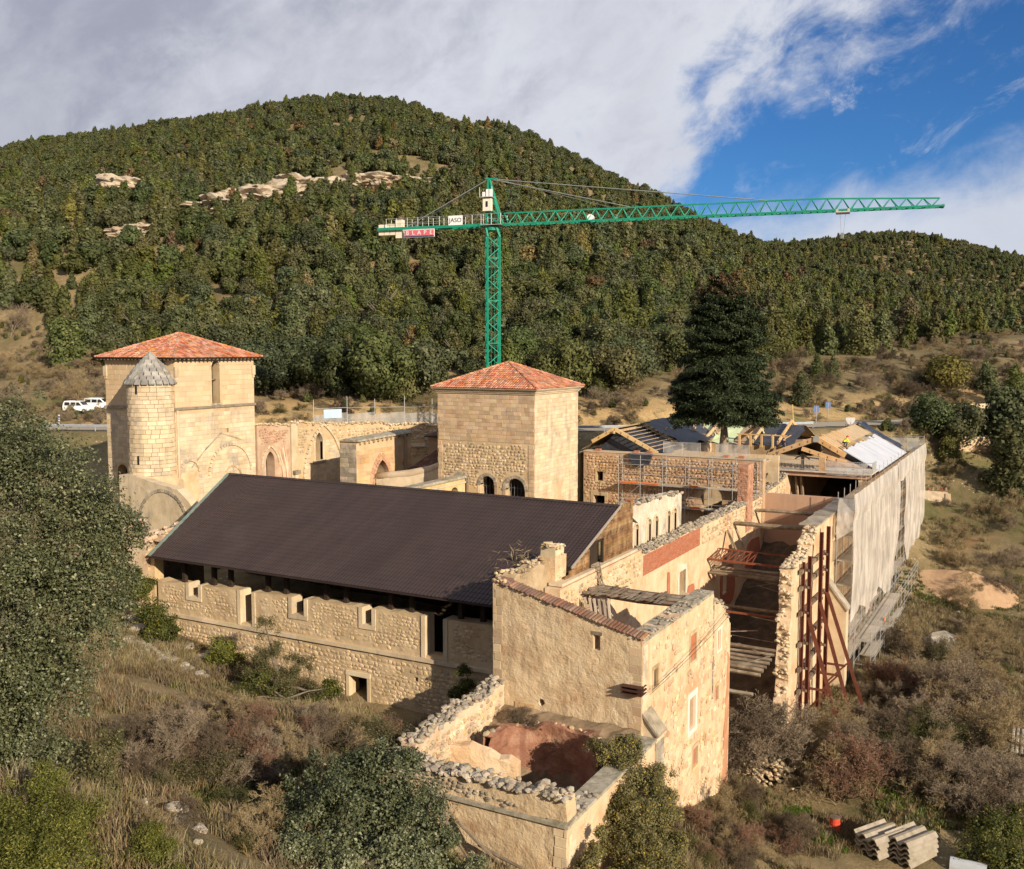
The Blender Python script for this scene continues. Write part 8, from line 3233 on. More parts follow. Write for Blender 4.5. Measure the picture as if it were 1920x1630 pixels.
def place_shrub(kind, p, s, rng, label, group, name='bare_shrub'):
 me, lv = SHRUBS[kind][rng.randrange(len(SHRUBS[kind]))]
 o = thing(name, label, 'shrub', (p.x, p.y, p.z - .05), group)
 e = (0, 0, rng.uniform(0, 6.28))
 s3 = (s * rng.uniform(.9, 1.25), s * rng.uniform(.9, 1.25), s * rng.uniform(.8, 1.05))
 for n_, m_ in (('branches', me), ('leaves', lv)):
  if m_:
   c = link_mesh(n_, m_, None, o)
   c.rotation_euler, c.scale = e, s3


def zone(seed, n, x0, x1, y0, y1, kinds, smin, smax, label, group, poly=None, dmin=18):
 rng = random.Random(seed)
 k = tries = 0
 while k < n and tries < n * 8:
  tries += 1
  px, py = rng.uniform(x0, x1), rng.uniform(y0, y1)
  if poly and not in_poly(np.array([[px, py]]), poly)[0]:
   continue
  p = hit(px, py, dmin)
  # keep clear of walls
  if -25.2 < p.x < -14.2 and 32.2 < p.y < 58 or (-25 < p.x < -12.2 and 58 <= p.y < 130) or (-56 < p.x < -24 and 44 < p.y < 90):
   continue
  kd = rng.choice(kinds)
  sz = rng.uniform(smin, smax)
  f_ = (sz - smin) / (smax - smin)
  w_ = 'low ' if f_ < .3 else ('tall ' if f_ > .7 else 'middling ')
  place_shrub(kd, p, sz, rng, w_ + {'grey': 'tangled grey bare shrub ', 'red': 'reddish bare shrub ', 'ochre': 'straw-coloured bare shrub ', 'dark': 'dark brown bare shrub ', 'green': 'leafy green shrub '}[kd] + label, w_ + {'grey': 'grey', 'red': 'red', 'ochre': 'straw', 'dark': 'dark', 'green': 'green'}[kd] + ' ' + group)
  k += 1


zone(501, 44, 1375, 1900, 1290, 1600, ['grey', 'grey', 'grey', 'dark', 'red', 'ochre', 'ochre', 'green'], .9, 1.8, 'in the thicket right of the corner house', 'shrubs in the right-hand thicket',
     [(1385, 1330), (1480, 1340), (1540, 1330), (1640, 1280), (1800, 1300), (1900, 1400), (1900, 1570), (1770, 1560), (1700, 1530), (1600, 1530), (1500, 1500), (1400, 1440)])
zone(502, 14, 1640, 1900, 1230, 1330, ['ochre', 'green', 'dark'], .8, 1.4, 'below the rock face', 'shrubs below the rock face')
zone(503, 26, 1770, 1930, 900, 1240, ['ochre', 'ochre', 'grey', 'green'], .6, 1.3, 'on the flat ground at the right edge', 'shrubs at the right edge', dmin=60)
zone(504, 38, 260, 780, 1330, 1540, ['grey', 'ochre', 'dark', 'red', 'dark', 'green'], .45, 1.0, 'on the slope below the hall', 'shrubs below the hall', [(260, 1330), (420, 1340), (640, 1340), (760, 1400), (740, 1440), (520, 1500), (420, 1540), (280, 1480)])
zone(505, 16, 230, 520, 1380, 1600, ['dark', 'ochre', 'green'], .35, .7, 'on the lower left slope', 'shrubs on the lower left slope')
zone(506, 44, 1450, 1900, 680, 785, ['grey', 'ochre', 'dark', 'green', 'green'], .7, 1.5, 'on the bank above the road', 'shrubs on the bank above the road', dmin=120)
zone(507, 26, 0, 200, 680, 770, ['grey', 'ochre', 'dark'], .7, 1.3, 'in the meadow left of the stone tower', 'shrubs in the left meadow', dmin=120)
zone(508, 20, 1290, 1490, 1480, 1640, ['red', 'ochre', 'dark', 'green'], .4, .85, 'at the foot of the corner house', 'shrubs below the corner house', dmin=30)
zone(509, 34, 480, 1480, 715, 790, ['grey', 'ochre', 'dark', 'green'], .6, 1.1, 'on the road bank behind the monastery', 'shrubs on the road bank', dmin=120)

rq = random.Random(540)
for x, y, z, s, kd, lab in ((-18.3, 36.6, 3.2, .75, 'grey', 'leafless grey shrub growing inside the annex by the red wall'), (-21.6, 40.8, 5.6, .6, 'dark', 'dark bare shrub on the earth bank inside the annex'), (-17.3, 35.0, 3.4, .6, 'ochre', 'straw-coloured shrub in the annex corner beside the mossy wall'),
       (-15.2, 47.5, -.9, .8, 'red', 'reddish bare shrub against the foot of the corner house'), (-14.9, 51.5, -1.9, .9, 'ochre', 'straw shrub against the lit wall of the corner house'), (-15.0, 55.0, -2.7, .8, 'dark', 'dark shrub at the far foot of the corner house'), (-18.9, 60.0, -2.4, 1.9, 'grey', 'tall grey shrub in the gap between corner house and wing'), (-16.6, 60.5, -2.5, 1.9, 'dark', 'tall dark shrub beside the broken end of the wing wall'), (-14.2, 60.8, -2.8, 1.7, 'grey', 'tall grey shrub just right of the corner house edge')):
 place_shrub(kd, Vector((x, y, z)), s, rq, lab, None)

# single bare trees
BT, _ = shrub_mesh(431, TW['grey'], 6.5, .55, 0, None, 3, 4, .13, 3, .012)
BT2, _ = shrub_mesh(432, TW['ochre'], 7.5, .6, 0, None, 3, 4, .12, 3, .012)
for px, py, s, me, lab in ((18, 637, 1.5, BT, 'bare pale tree on the knoll at the left edge'), (150, 775, .95, BT2, 'bare ochre tree standing in front of the white vans'), (1605, 1200 - 320, .6, BT, 'small bare tree by the distant garden wall')):
 p = hit(px, py, 100)
 o = thing('bare_tree', lab, 'tree', (p.x, p.y, p.z - .1))
 c = link_mesh('branches', me, None, o)
 c.scale = (s,) * 3

# evergreens standing singly near the road and on the right
rg = random.Random(521)
SINGLES = [(605, 748, 0, 2.3, 'broad dark holm oak on the road bank, left of the crane'), (715, 752, 1, 2.4, 'broad dark holm oak on the road bank behind the chapel block'), (500, 746, 2, 1.7, 'round holm oak close to the right side of the bell tower'),
           (790, 745, 0, 2.2, 'dark holm oak on the bank just left of the square tower'), (1158, 738, 9, 2.0, 'brown-leaved oak on the bank right of the square tower'), (1120, 752, 6, 1.0, 'small round bush on the bank right of the square tower'),
           (120, 690, 8, 2.6, 'big rounded olive bush-like tree in the left meadow'), (1745, 855, 2, 1.5, 'round dark oak behind the far end of the netting'), (1795, 850, 0, 1.75, 'larger dark oak right of the netting end'),
           (1778, 872, 4, 1.1, 'pointed juniper between two dark oaks behind the netting'), (1885, 850, 8, 2.4, 'wide olive tree at the right edge below the road'), (1890, 925, 5, 2.0, 'dark juniper at the right edge in front of the garden wall'),
           (1530, 712, 4, 1.0, 'left of a pair of small junipers below the dirt track'), (1562, 712, 5, .95, 'right of a pair of small junipers below the dirt track'), (1780, 745, 9, 1.9, 'olive-brown tree on the bank above the road'),
           (1850, 742, 4, 1.4, 'green juniper beside the olive-brown tree above the road'), (1500, 765, 3, 1.2, 'juniper just right of the fir on the road bank'), (1900, 770, 3, 1.7, 'tall dark juniper at the right edge above the road'), (1848, 672, 6, .8, 'little round tree beside the dirt track')]
for px, py, k, s, lab in SINGLES:
 p = hit(px, py, 100)
 kind, m, nm, fm, tm = HILL_KINDS[k]
 o = thing({'holm': 'holm_oak', 'juniper': 'juniper_tree', 'dome': 'evergreen_tree'}[kind], lab, 'tree', (p.x, p.y, p.z - .15))
 for n_, me in (('crown', nm), ('trunk', tm)):
  c = link_mesh(n_, me, None, o)
  c.rotation_euler = (0, 0, rg.uniform(0, 6.28))
  c.scale = (s, s, s * (1.0 if kind != 'juniper' else .95))
  c.location.z = -.5 * s

# ------------------------------------------------------------------ dry grass
def tuft_mesh(seed, cols, n, h, w, spread):
 rng = np.random.default_rng(seed)
 a = rng.uniform(0, 6.283, n)
 r = rng.uniform(0, spread, n)
 b = np.stack([np.cos(a) * r, np.sin(a) * r, np.zeros(n)], 1)
 lean = rng.normal(size=(n, 3)) * .35
 lean[:, 2] = 1
 hh = (h * rng.uniform(.5, 1.3, n))[:, None]
 t = b + lean * hh
 mid = (b + t) / 2 + np.array([0, 0, .08])
 s = np.stack([-np.sin(a + 1), np.cos(a + 1), np.zeros(n)], 1) * w
 v = np.stack([b - s, b + s, mid + s * .7, t, mid - s * .7], 1).reshape(-1, 3)
 i = (np.arange(n) * 5)[:, None]
 q = np.concatenate([i + np.array([[0, 1, 2, 4]])], 0)
 tr = i + np.array([[4, 2, 3]]) - len(v)
 return crown_mesh('tuft', [(v, q), (np.zeros((0, 3)), tr)], cols)


STRAW = foliage('dry_grass', (.21, .165, .08), (.43, .35, .19), (.17, .165, .06), .22, .3, .35, .8, objrnd=.25)
HERB = foliage('green_herb', (.05, .065, .015), (.17, .19, .045), (.24, .2, .08), .2, .3, .35, .7, objrnd=.5)
BROWNH = foliage('brown_herb', (.13, .10, .05), (.27, .205, .11), (.20, .13, .065), .12, .25, .35, .8, objrnd=.25)


def build_grass():
 rng = np.random.default_rng(601)
 meshes = [tuft_mesh(1, STRAW, 26, .38, .012, .22), tuft_mesh(2, BROWNH, 30, .34, .016, .28), tuft_mesh(3, HERB, 30, .2, .022, .25), tuft_mesh(4, STRAW, 20, .6, .012, .18)]
 pts = []
 for n, xa, xb, ya, yb in ((26000, -62, -10, 16, 46), (23000, -17, 14, 28, 110), (9000, -25, 45, 108, 150), (9000, -30, -8, 56, 90)):
  pts.append(np.stack([rng.uniform(xa, xb, n), rng.uniform(ya, yb, n)], 1))
 P = np.concatenate(pts)
 ok = ~((P[:, 0] > -25.3) & (P[:, 0] < np.where(P[:, 1] > 43, -16.2, -15.5)) & (P[:, 1] > 32.5) & (P[:, 1] < 57.2)) & ~((P[:, 0] > -56) & (P[:, 0] < -24) & (P[:, 1] > 44.6)) & ~((P[:, 0] > -23.5) & (P[:, 0] < -14.6) & (P[:, 1] >= 66) & (P[:, 1] < 128))
 ok &= seg_dist(P[:, 0], P[:, 1], ROAD) > 4.2
 # bare trodden strip on the lower left slope
 P = P[ok]
 Z = terrain(P[:, 0], P[:, 1])
 px, py, D = visible_px(P[:, 0], P[:, 1], Z)
 k = (px > -60) & (px < 1980) & (py < 1700)
 dens = vnoise(P[:, 0], P[:, 1], 3.0, 21)
 k &= dens > .34
 P, Z = P[k], Z[k]
 n = len(P)
 zn = vnoise(P[:, 0], P[:, 1], 7.0, 22) + rng.normal(size=n) * .15
 idx = np.where(zn < .38, 2, np.where(zn < .70, 1, np.where(rng.uniform(size=n) < .8, 0, 3)))
 gn_scatter('dry_grass', np.concatenate([P, (Z - .03)[:, None]], 1), idx, rng.uniform(0, 6.28, n), rng.uniform(.7, 1.6, n), meshes, 'dry grass and low weeds over the slopes and flat ground', 'grass')
 print('tufts', n)


build_grass()


def build_scrub():
 rng = np.random.default_rng(611)
 n = 2600
 D = rng.uniform(126, 225, n)
 px = np.concatenate([rng.uniform(1000, 1980, n - 700), rng.uniform(-40, 230, 350), rng.uniform(440, 1000, 350)])
 d = np.stack([np.array(ray(q, 655)) for q in px])
 P = d[:, :2] * D[:, None]
 edge = np.interp(px, [-200, 60, 250, 420, 520, 900, 1150, 1280, 1420, 1500, 1600, 1760, 1880, 2050], [235, 225, 176, 150, 138, 140, 147, 158, 166, 184, 190, 204, 226, 240])
 k = (D < edge + 8) & (seg_dist(P[:, 0], P[:, 1], ROAD) > 5) & (vnoise(P[:, 0], P[:, 1], 7, 41) > .38)
 P = P[k]
 Z = terrain(P[:, 0], P[:, 1])
 m = len(P)
 ms = [v[0] for v in SHRUBS['grey'][:1] + SHRUBS['ochre'][:1] + SHRUBS['dark']] + [HILL_KINDS[6][3], HILL_KINDS[8][3]]
 idx = rng.choice(5, m, p=[.28, .3, .2, .12, .1])
 scl = np.where(idx > 2, rng.uniform(.15, .4, m), rng.uniform(.3, .75, m))
 gn_scatter('low_scrub', np.concatenate([P, (Z - .05)[:, None]], 1), idx, rng.uniform(0, 6.28, m), scl, ms, 'low dry scrub on the banks above and below the road', 'scrub')


build_scrub()

# fresh green strip of grass by the corner house
rn = np.random.default_rng(615)
c_ = [hit(x_, y_) for x_, y_ in ((1385, 1490), (1420, 1505), (1460, 1520), (1500, 1545), (1540, 1570))]
P_ = np.concatenate([np.stack([c.x + rn.normal(size=420) * .55, c.y + rn.normal(size=420) * .8], 1) for c in c_])
gn_scatter('fresh_grass', np.concatenate([P_, (terrain(P_[:, 0], P_[:, 1]) - .02)[:, None]], 1), np.zeros(len(P_), int), rn.uniform(0, 6.28, len(P_)), rn.uniform(.6, 1.1, len(P_)), [tuft_mesh(5, foliage('fresh_grass_blades', (.05, .09, .012), (.14, .22, .03), None, 0, .3), 34, .2, .016, .25)],
           'strip of fresh green grass right of the corner house', 'grass')
# ------------------------------------------------------------------ rocks
LIME = mat('limestone_outcrop', [(.30, .245, .17), (.41, .345, .255), (.50, .43, .33)], .25, .95, .9, 1.2, stain=((.30, .20, .11), .5, .12), bdist=.4)
LIMES = mat('limestone_boulder', [(.30, .26, .20), (.44, .39, .31)], 2.0, .95, .7, 9, rnd=.2)


def rock_mesh(seed, sub=3, k=.35, flat=.8):
 bm = bmesh.new()
 bmesh.ops.create_icosphere(bm, subdivisions=sub, radius=1)
 o = Vector((seed * 3.7, seed * 1.3, 0))
 for v in bm.verts:
  n = mnoise.noise(v.co * 1.1 + o) * k * 1.4 + mnoise.noise(v.co * 2.6 + o) * k * .8
  c = mnoise.cell(v.co * 2.3 + o) * k * .45 + mnoise.noise(v.co * 6 + o) * k * .25
  v.co *= 1 + n + c
  v.co.z *= flat
 me = bpy.data.meshes.new('rock')
 bm.to_mesh(me)
 bm.free()
 return me


ROCKS = [rock_mesh(k + 1, 4, .5) for k in range(6)]
ROCKB = [rock_mesh(k + 11, 2, .28, .7) for k in range(6)]
for m_ in ROCKS:
 m_.materials.append(LIME)
for m_ in ROCKB:
 m_.materials.append(LIMES)
rg = random.Random(701)
OUT = [(405, 392, 9), (425, 385, 11), (448, 380, 10), (470, 375, 12), (492, 370, 11), (515, 362, 10), (538, 355, 9), (560, 347, 10), (578, 345, 7), (430, 398, 7), (500, 382, 8),
       (640, 352, 8), (665, 350, 9), (690, 347, 10), (712, 346, 9), (735, 347, 10), (757, 350, 11), (771, 345, 7), (225, 350, 12), (243, 352, 11), (205, 362, 8), (250, 440, 7), (268, 432, 6), (520, 330, 6), (232, 447, 5)]
for i, (px, py, s) in enumerate(OUT):
 p = hit(px, py + 5, 200)
 if i < 11 or i == 23:
  lab = 'pale limestone ledge in the long band left of the crane on the hillside'
 elif i < 18:
  lab = 'pale limestone crag in the band above the crane counter-jib'
 else:
  lab = 'pale rock patch on the upper left of the wooded hillside'
 o = link_mesh('rock_outcrop', ROCKS[i % 6], None, None, (p.x, p.y, p.z + .6))
 o.rotation_euler = (0, 0, rg.uniform(0, 6))
 o.scale = (s * .75, s * .55, s * .3)
 tag(o, lab, 'rock', lab.replace('pale ', ''))
BOUL = [(232, 1433, .28), (213, 1438, .14), (268, 1430, .12), (234, 1432, .2), (252, 1492, .34), (262, 1516, .26), (262, 1524, .3), (266, 1526, .16), (330, 1523, .38), (334, 1548, .22), (376, 1567, .24), (371, 1588, .16), (306, 1541, .12), (250, 1533, .1),
  (222, 1332, .4), (240, 1330, .3), (280, 1325, .2), (405, 1345, .35), (470, 1352, .45), (400, 1358, .28), (250, 1168, .7), (262, 1190, .8), (240, 1150, .6), (295, 1205, .7), (312, 1208, .6), (352, 1225, .5), (380, 1240, .55), (395, 1232, .4), (248, 1215, .5),
  (1748, 1215, .6), (1820, 1190, .3), (1705, 1205, .3), (1795, 1150, .3)]
for i, (px, py, s) in enumerate(BOUL):
 p = hit(px, py)
 lab = 'pale boulder on the bare slope near the bottom left junipers' if i < 14 else ('pale rock in the dry grass below the hall path' if i < 20 else ('grey block of the rough wall beside the stone steps' if i < 29 else 'limestone block near the lower scaffold'))
 o = link_mesh('boulder', ROCKB[i % 6], None, None, (p.x, p.y, p.z + s * .2))
 o.rotation_euler = (rg.uniform(-.3, .3), rg.uniform(-.3, .3), rg.uniform(0, 6))
 o.scale = (s, s * rg.uniform(.7, 1), s * rg.uniform(.7, 1))
 tag(o, lab, 'boulder', 'boulders: ' + lab)
# stone steps of the path
st = thing('stone_steps', 'worn stone steps climbing to the left between hall and big oak', 'steps', tuple(hit(300, 1250)))
for k in range(16):
 u = k / 15
 p = hit(235 + 150 * u, 1207 + 78 * u)
 if k > 7 and k % 3 == 0:
  continue
 m = MB()
 w, dx = rg.uniform(.9, 1.3), Vector((.45, .9, 0)).normalized()
 dy = Vector((dx.y, -dx.x, 0))
 z = p.z + .32
 q = [p + dx * a * w * .5 + dy * b * .22 for a, b in ((-1, -1), (1, -1), (1, 1), (-1, 1))]
 m.prism([Vector((v.x + rg.uniform(-.06, .06), v.y + rg.uniform(-.06, .06), z - .3)) for v in q], (0, 0, .3))
 m.part('step', LIMES, st)
# rock face and soil heap right of the scaffold
p = hit(1760, 1225)
o = link_mesh('rocky_ledge', ROCKB[2], None, None, (p.x, p.y, p.z + .6))
o.scale = (1.5, 2.2, 1.6)
tag(o, 'small pale rock face right of the lower scaffold', 'rock')
p = hit(1815, 1115)
hm = MB()
n = 26
vs, fs = [], []
for j in range(n + 1):
 for i in range(n + 1):
  x, y = (i / n - .5) * 11, (j / n - .5) * 9
  r = math.hypot(x / 5.2, y / 4.0)
  z = 2.6 * max(0, 1 - r) ** .8 + mnoise.noise(Vector((x * .7, y * .7, 3))) * .25 * max(0, 1.2 - r) - .25
  vs.append((p.x + x, p.y + y, tz(p.x + x, p.y + y) + z))
fs = [(j * (n + 1) + i, j * (n + 1) + i + 1, (j + 1) * (n + 1) + i + 1, (j + 1) * (n + 1) + i) for j in range(n) for i in range(n)]
hm.add(vs, fs)
hm.single('soil_heap', mat('fresh_soil', [(.36, .23, .13), (.46, .31, .19)], 1.2, .97, .9, 5), 'heap of fresh ochre soil right of the scaffold', 'soil heap')

# ------------------------------------------------------------------ props bottom right
rp = random.Random(711)
conc = mat('old_concrete', [(.24, .205, .155), (.36, .315, .25)], 2.0, .95, .5, 10, stain=((.14, .13, .07), .6, 1.4))


def trough(c, ang, L, w, h, name, label):
 """long W-section concrete roof element"""
 d = Vector((math.cos(ang), math.sin(ang), 0))
 s = Vector((-d.y, d.x, 0))
 pr = [(-1, 0), (-.78, 1), (-.55, 1), (-.33, 0), (-.12, 0), (.1, 1), (.33, 1), (.55, 0), (.78, 0), (1, 1)]
 th = .09
 top = [(a * w / 2, b * h) for a, b in pr]
 poly = top + [(a, b - th) for a, b in top[::-1]]
 m = MB()
 n = len(pr)
 vs = []
 for e in (-L / 2, L / 2):
  for a, b in poly:
   vs.append(c + d * e + s * a + Vector((0, 0, b)))
 N = len(poly)
 fs = [(i, (i + 1) % N, N + (i + 1) % N, N + i) for i in range(N)]
 for o_ in (0, N):
  for i in range(n - 1):
   fs.append((o_ + i, o_ + i + 1, o_ + N - 2 - i, o_ + N - 1 - i))
 m.add(vs, fs)
 m.single(name, conc, label, 'concrete element', group='stacked concrete elements')


ordn = ['lowest', 'second lowest', 'third from the bottom', 'fourth from the bottom', 'topmost']
for side, (px, py, cnt) in (('left', (1652, 1598, 4)), ('right', (1708, 1612, 5))):
 c = hit(px, py)
 for k in range(cnt):
  trough(c + Vector((rp.uniform(-.06, .06), rp.uniform(-.06, .06), .2 + k * .27)), RAD(62) + rp.uniform(-.05, .05), 2.5, 1.55, .2, 'concrete_trough',
               '%s ribbed concrete roof element in the %s stack at the bottom right' % (ordn[k] if k < cnt - 1 else 'topmost', side))
c = hit(1565, 1562)
dr = thing('steel_drum', 'rusty red steel drum standing in the grass left of the concrete stacks', 'drum', tuple(c))
m = MB()
m.tube([c + Vector((0, 0, z)) for z in (0, .28, .3, .33, .58, .6, .63, .9)], [.29, .29, .305, .29, .29, .305, .29, .29], 18)
m.part('shell', mat('red_drum_paint', [(.50, .05, .025), (.62, .09, .04)], 2, .6, .2, stain=((.12, .05, .03), .9, 2.5)), dr)
m = MB()
m.tube([c + Vector((0, 0, .9)), c + Vector((0, 0, .93))], [.3, .3], 18)
m.part('lid', mat('rust_lid', [(.10, .07, .05), (.2, .15, .11)], 2, .8, .2), dr)
c = hit(1815, 1640)
tb = thing('metal_trough', 'curved pale grey metal trough cut by the bottom edge', 'trough', tuple(c))
m = MB()
vs = []
for e in range(9):
 a = math.pi * e / 8
 for x in (-.9, .9):
  vs.append((c.x + x, c.y - .45 * math.cos(a), c.z + .15 + .55 * math.sin(a)))
m.add(vs, [(2 * e, 2 * e + 1, 2 * e + 3, 2 * e + 2) for e in range(8)])
m.part('shell', mat('pale_grey_metal', [(.45, .48, .5)], 2, .5, .1, metal=.2), tb)
m = MB()
m.tube([(c.x - .9, c.y - .45, c.z + .16), (c.x + .9, c.y - .45, c.z + .16)], .04, 6)
m.part('rim', GALV, tb)
# low dry-stone wall and gatepost in the thicket
c = hit(1435, 1480)
w = thing('dry_stone_wall', 'tumbled dry-stone wall stub at the edge of the right-hand thicket', 'wall', tuple(c))
its = []
for k in range(170):
 u, h = rp.uniform(-1.6, 1.6), rp.uniform(0, 1)
 zmx = 1.9 - .35 * abs(u)
 s = rp.uniform(.2, .36)
 its.append(((c.x + u, c.y + .25 * u + rp.uniform(-.25, .25), c.z + h * zmx), (rp.uniform(-.4, .4), rp.uniform(-.4, .4), rp.uniform(0, 6)), (s * 1.2, s, s * .8)))
place_stones(w, its, pool('loose', RUBBLE), 110, 'stone', 'rubble')
c = hit(1515, 1490)
MB().box((c.x - .25, c.y - .2, c.z - .2), (c.x + .25, c.y + .2, c.z + 1.3), .06, rp).single('stone_post', LIMES, 'leaning pale stone post beside the tumbled dry-stone wall', 'post')

# ------------------------------------------------------------------ far small buildings and walls
c = hit(1912, 1440)
h_ = thing('tiled_hut', 'small hut with grey tiled roof cut by the right edge', 'hut', (c.x + 1.5, c.y, c.z))
MB().box((c.x - .3, c.y - 1.5, c.z - .3), (c.x + 4, c.y + 2, c.z + 1.6)).part('wall', STONE_G, h_)
m = MB()
tile_plane(m, (c.x - .6, c.y - 1.8, c.z + 1.55), (c.x + 4.2, c.y - 1.8, c.z + 1.55), (c.x + 4.2, c.y + .4, c.z + 2.4), (c.x - .6, c.y + .4, c.z + 2.4), rp, .26)
tile_plane(m, (c.x + 4.2, c.y + 2.4, c.z + 1.55), (c.x - .6, c.y + 2.4, c.z + 1.55), (c.x - .6, c.y + .4, c.z + 2.4), (c.x + 4.2, c.y + .4, c.z + 2.4), rp, .26)
m.part('roof_tiles', STONE_G, h_, kind='stuff')
# ruined lodge beyond the netting
c = Vector((-12.6, 131.5, 0))
c.z = 1.0
lg = thing('ruined_lodge', 'small ruined stone lodge with tile coping beyond the netted scaffold', 'ruin', tuple(c))
m = MB()
solid_wall(m, Frame((c.x - 3, c.y), (0.15, -1)), [(0, -1), (5.2, -1), (5.2, 4.2), (4.6, 6.3), (.6, 6.6), (0, 6.6)], [], .6, .1, .5, 712)
m.part('wall', RUBBLE, lg)
m = MB()
solid_wall(m, Frame((c.x + 1.9, c.y + .6), (1, .1)), [(0, -1), (5, -1), (5, 3), (3, 4.4), (0, 6.2)], [], .6, .1, .5, 713)
m.part('side_wall', STONE, lg)
for k in range(8):
 f2 = Frame((c.x - 3, c.y), (0.15, -1))
 m = MB()
 m.tube([f2.p(.9 + k * .5, 6.62, .15), f2.p(.9 + k * .5, 6.7, -.7)], .13, 6)
 m.part('coping_tile', TILE, lg)
# garden wall on the right, retaining wall by the road
gpts = [hit(1790, 858, 100), hit(1850, 858, 100), hit(1915, 846, 100), hit(1990, 840, 100)]
gw = thing('garden_wall', 'sunlit plastered garden wall at the right edge beyond the netting', 'wall', tuple(gpts[1]))
for a, b in zip(gpts[:-1], gpts[1:]):
 d = (b - a)
 f2 = Frame(a, (d.y, -d.x))
 L = Vector((d.x, d.y, 0)).length
 m = MB()
 zb = min(a.z, b.z) - .6
 solid_wall(m, f2, [(0, zb), (L, zb), (L, b.z + 1.7), (0, a.z + 1.7)], [], .5, .06, .8, 714)
 m.part('wall', PLASTER_R, gw)
 fr_box(MB(), f2, 0, L, (a.z + b.z) / 2 + 1.6, (a.z + b.z) / 2 + 1.8, -.55, .08).part('coping', STONE_W, gw)
a, b = hit(1812, 779, 120), hit(1930, 768, 120)
d = b - a
f2 = Frame(a, (d.y, -d.x))
m = MB()
solid_wall(m, f2, rect(0, Vector((d.x, d.y, 0)).length, min(a.z, b.z) - .5, max(a.z, b.z) + 1.0), [], .4, .05, .8, 715)
m.single('retaining_wall', STONE_W, 'low pale retaining wall beside the road at the right edge', 'wall')
# road signs and marker posts
blue = mat('sign_blue', [(.10, .16, .34)], 1, .5, 0)
for px, py, lab in ((1530, 795, 'small dark blue road sign on a post right of the fir'), (1552, 788, 'second small road sign right of the fir')):
 p = hit(px, py, 120)
 o = thing('road_sign', lab, 'sign', tuple(p))
 MB().tube([p, p + Vector((0, 0, 2.4))], .05, 6).part('post', GALV, o)
 q = p + Vector((0, 0, 2.0))
 MB().prism([q - RT * .35 - Vector((0, 0, .45)), q + RT * .35 - Vector((0, 0, .45)), q + RT * .35 + Vector((0, 0, .45)), q - RT * .35 + Vector((0, 0, .45))], FW * .03).part('plate', blue, o)
p = hit(1594, 815, 100)
sg = thing('shield_sign', 'pale shield-shaped board seen from behind above the new roof', 'sign', tuple(p))
MB().tube([p - Vector((0, 0, .3)), p + Vector((0, 0, 1.2))], .05, 6).part('post', GALV, sg)
q = p + Vector((0, 0, 1.3))
MB().prism([q + RT * a + Vector((0, 0, b)) for a, b in ((-.6, .45), (-.6, .1), (-.35, -.3), (0, -.5), (.35, -.3), (.6, .1), (.6, .45))], FW * .03).part('board', GALV, sg)
p = hit(111, 797, 100)
mk = thing('chevron_post', 'blue and white banded marker post by the road left of the tower', 'marker post', tuple(p))
for k in range(7):
 m = MB()
 z = .15 + k * .17
 m.box((p.x - .13, p.y - .03, p.z + z), (p.x + .13, p.y + .03, p.z + z + .17))
 m.part('band', blue if k % 2 else mat('white_panel', [(.75, .75, .74)], 1, .5, 0), mk)
MB().tube([p - Vector((0, 0, .3)), p + Vector((0, 0, .2))], .05, 6).part('stem', GALV, mk)
# tall scaffold poles on the roofs
for (x, y, z0, z1, lab) in ((-26.3, 116, 13.5, 17.6, 'slim pine pole leaning above the far roof edge'), (-35.4, 117.5, 13.5, 19.4, 'tall pine pole standing behind the open battens')):
 m = MB()
 m.tube([(x, y, z0), (x - .3, y, z1)], .05, 5)
 m.single('timber_pole', WOOD_NEW, lab, 'pole')

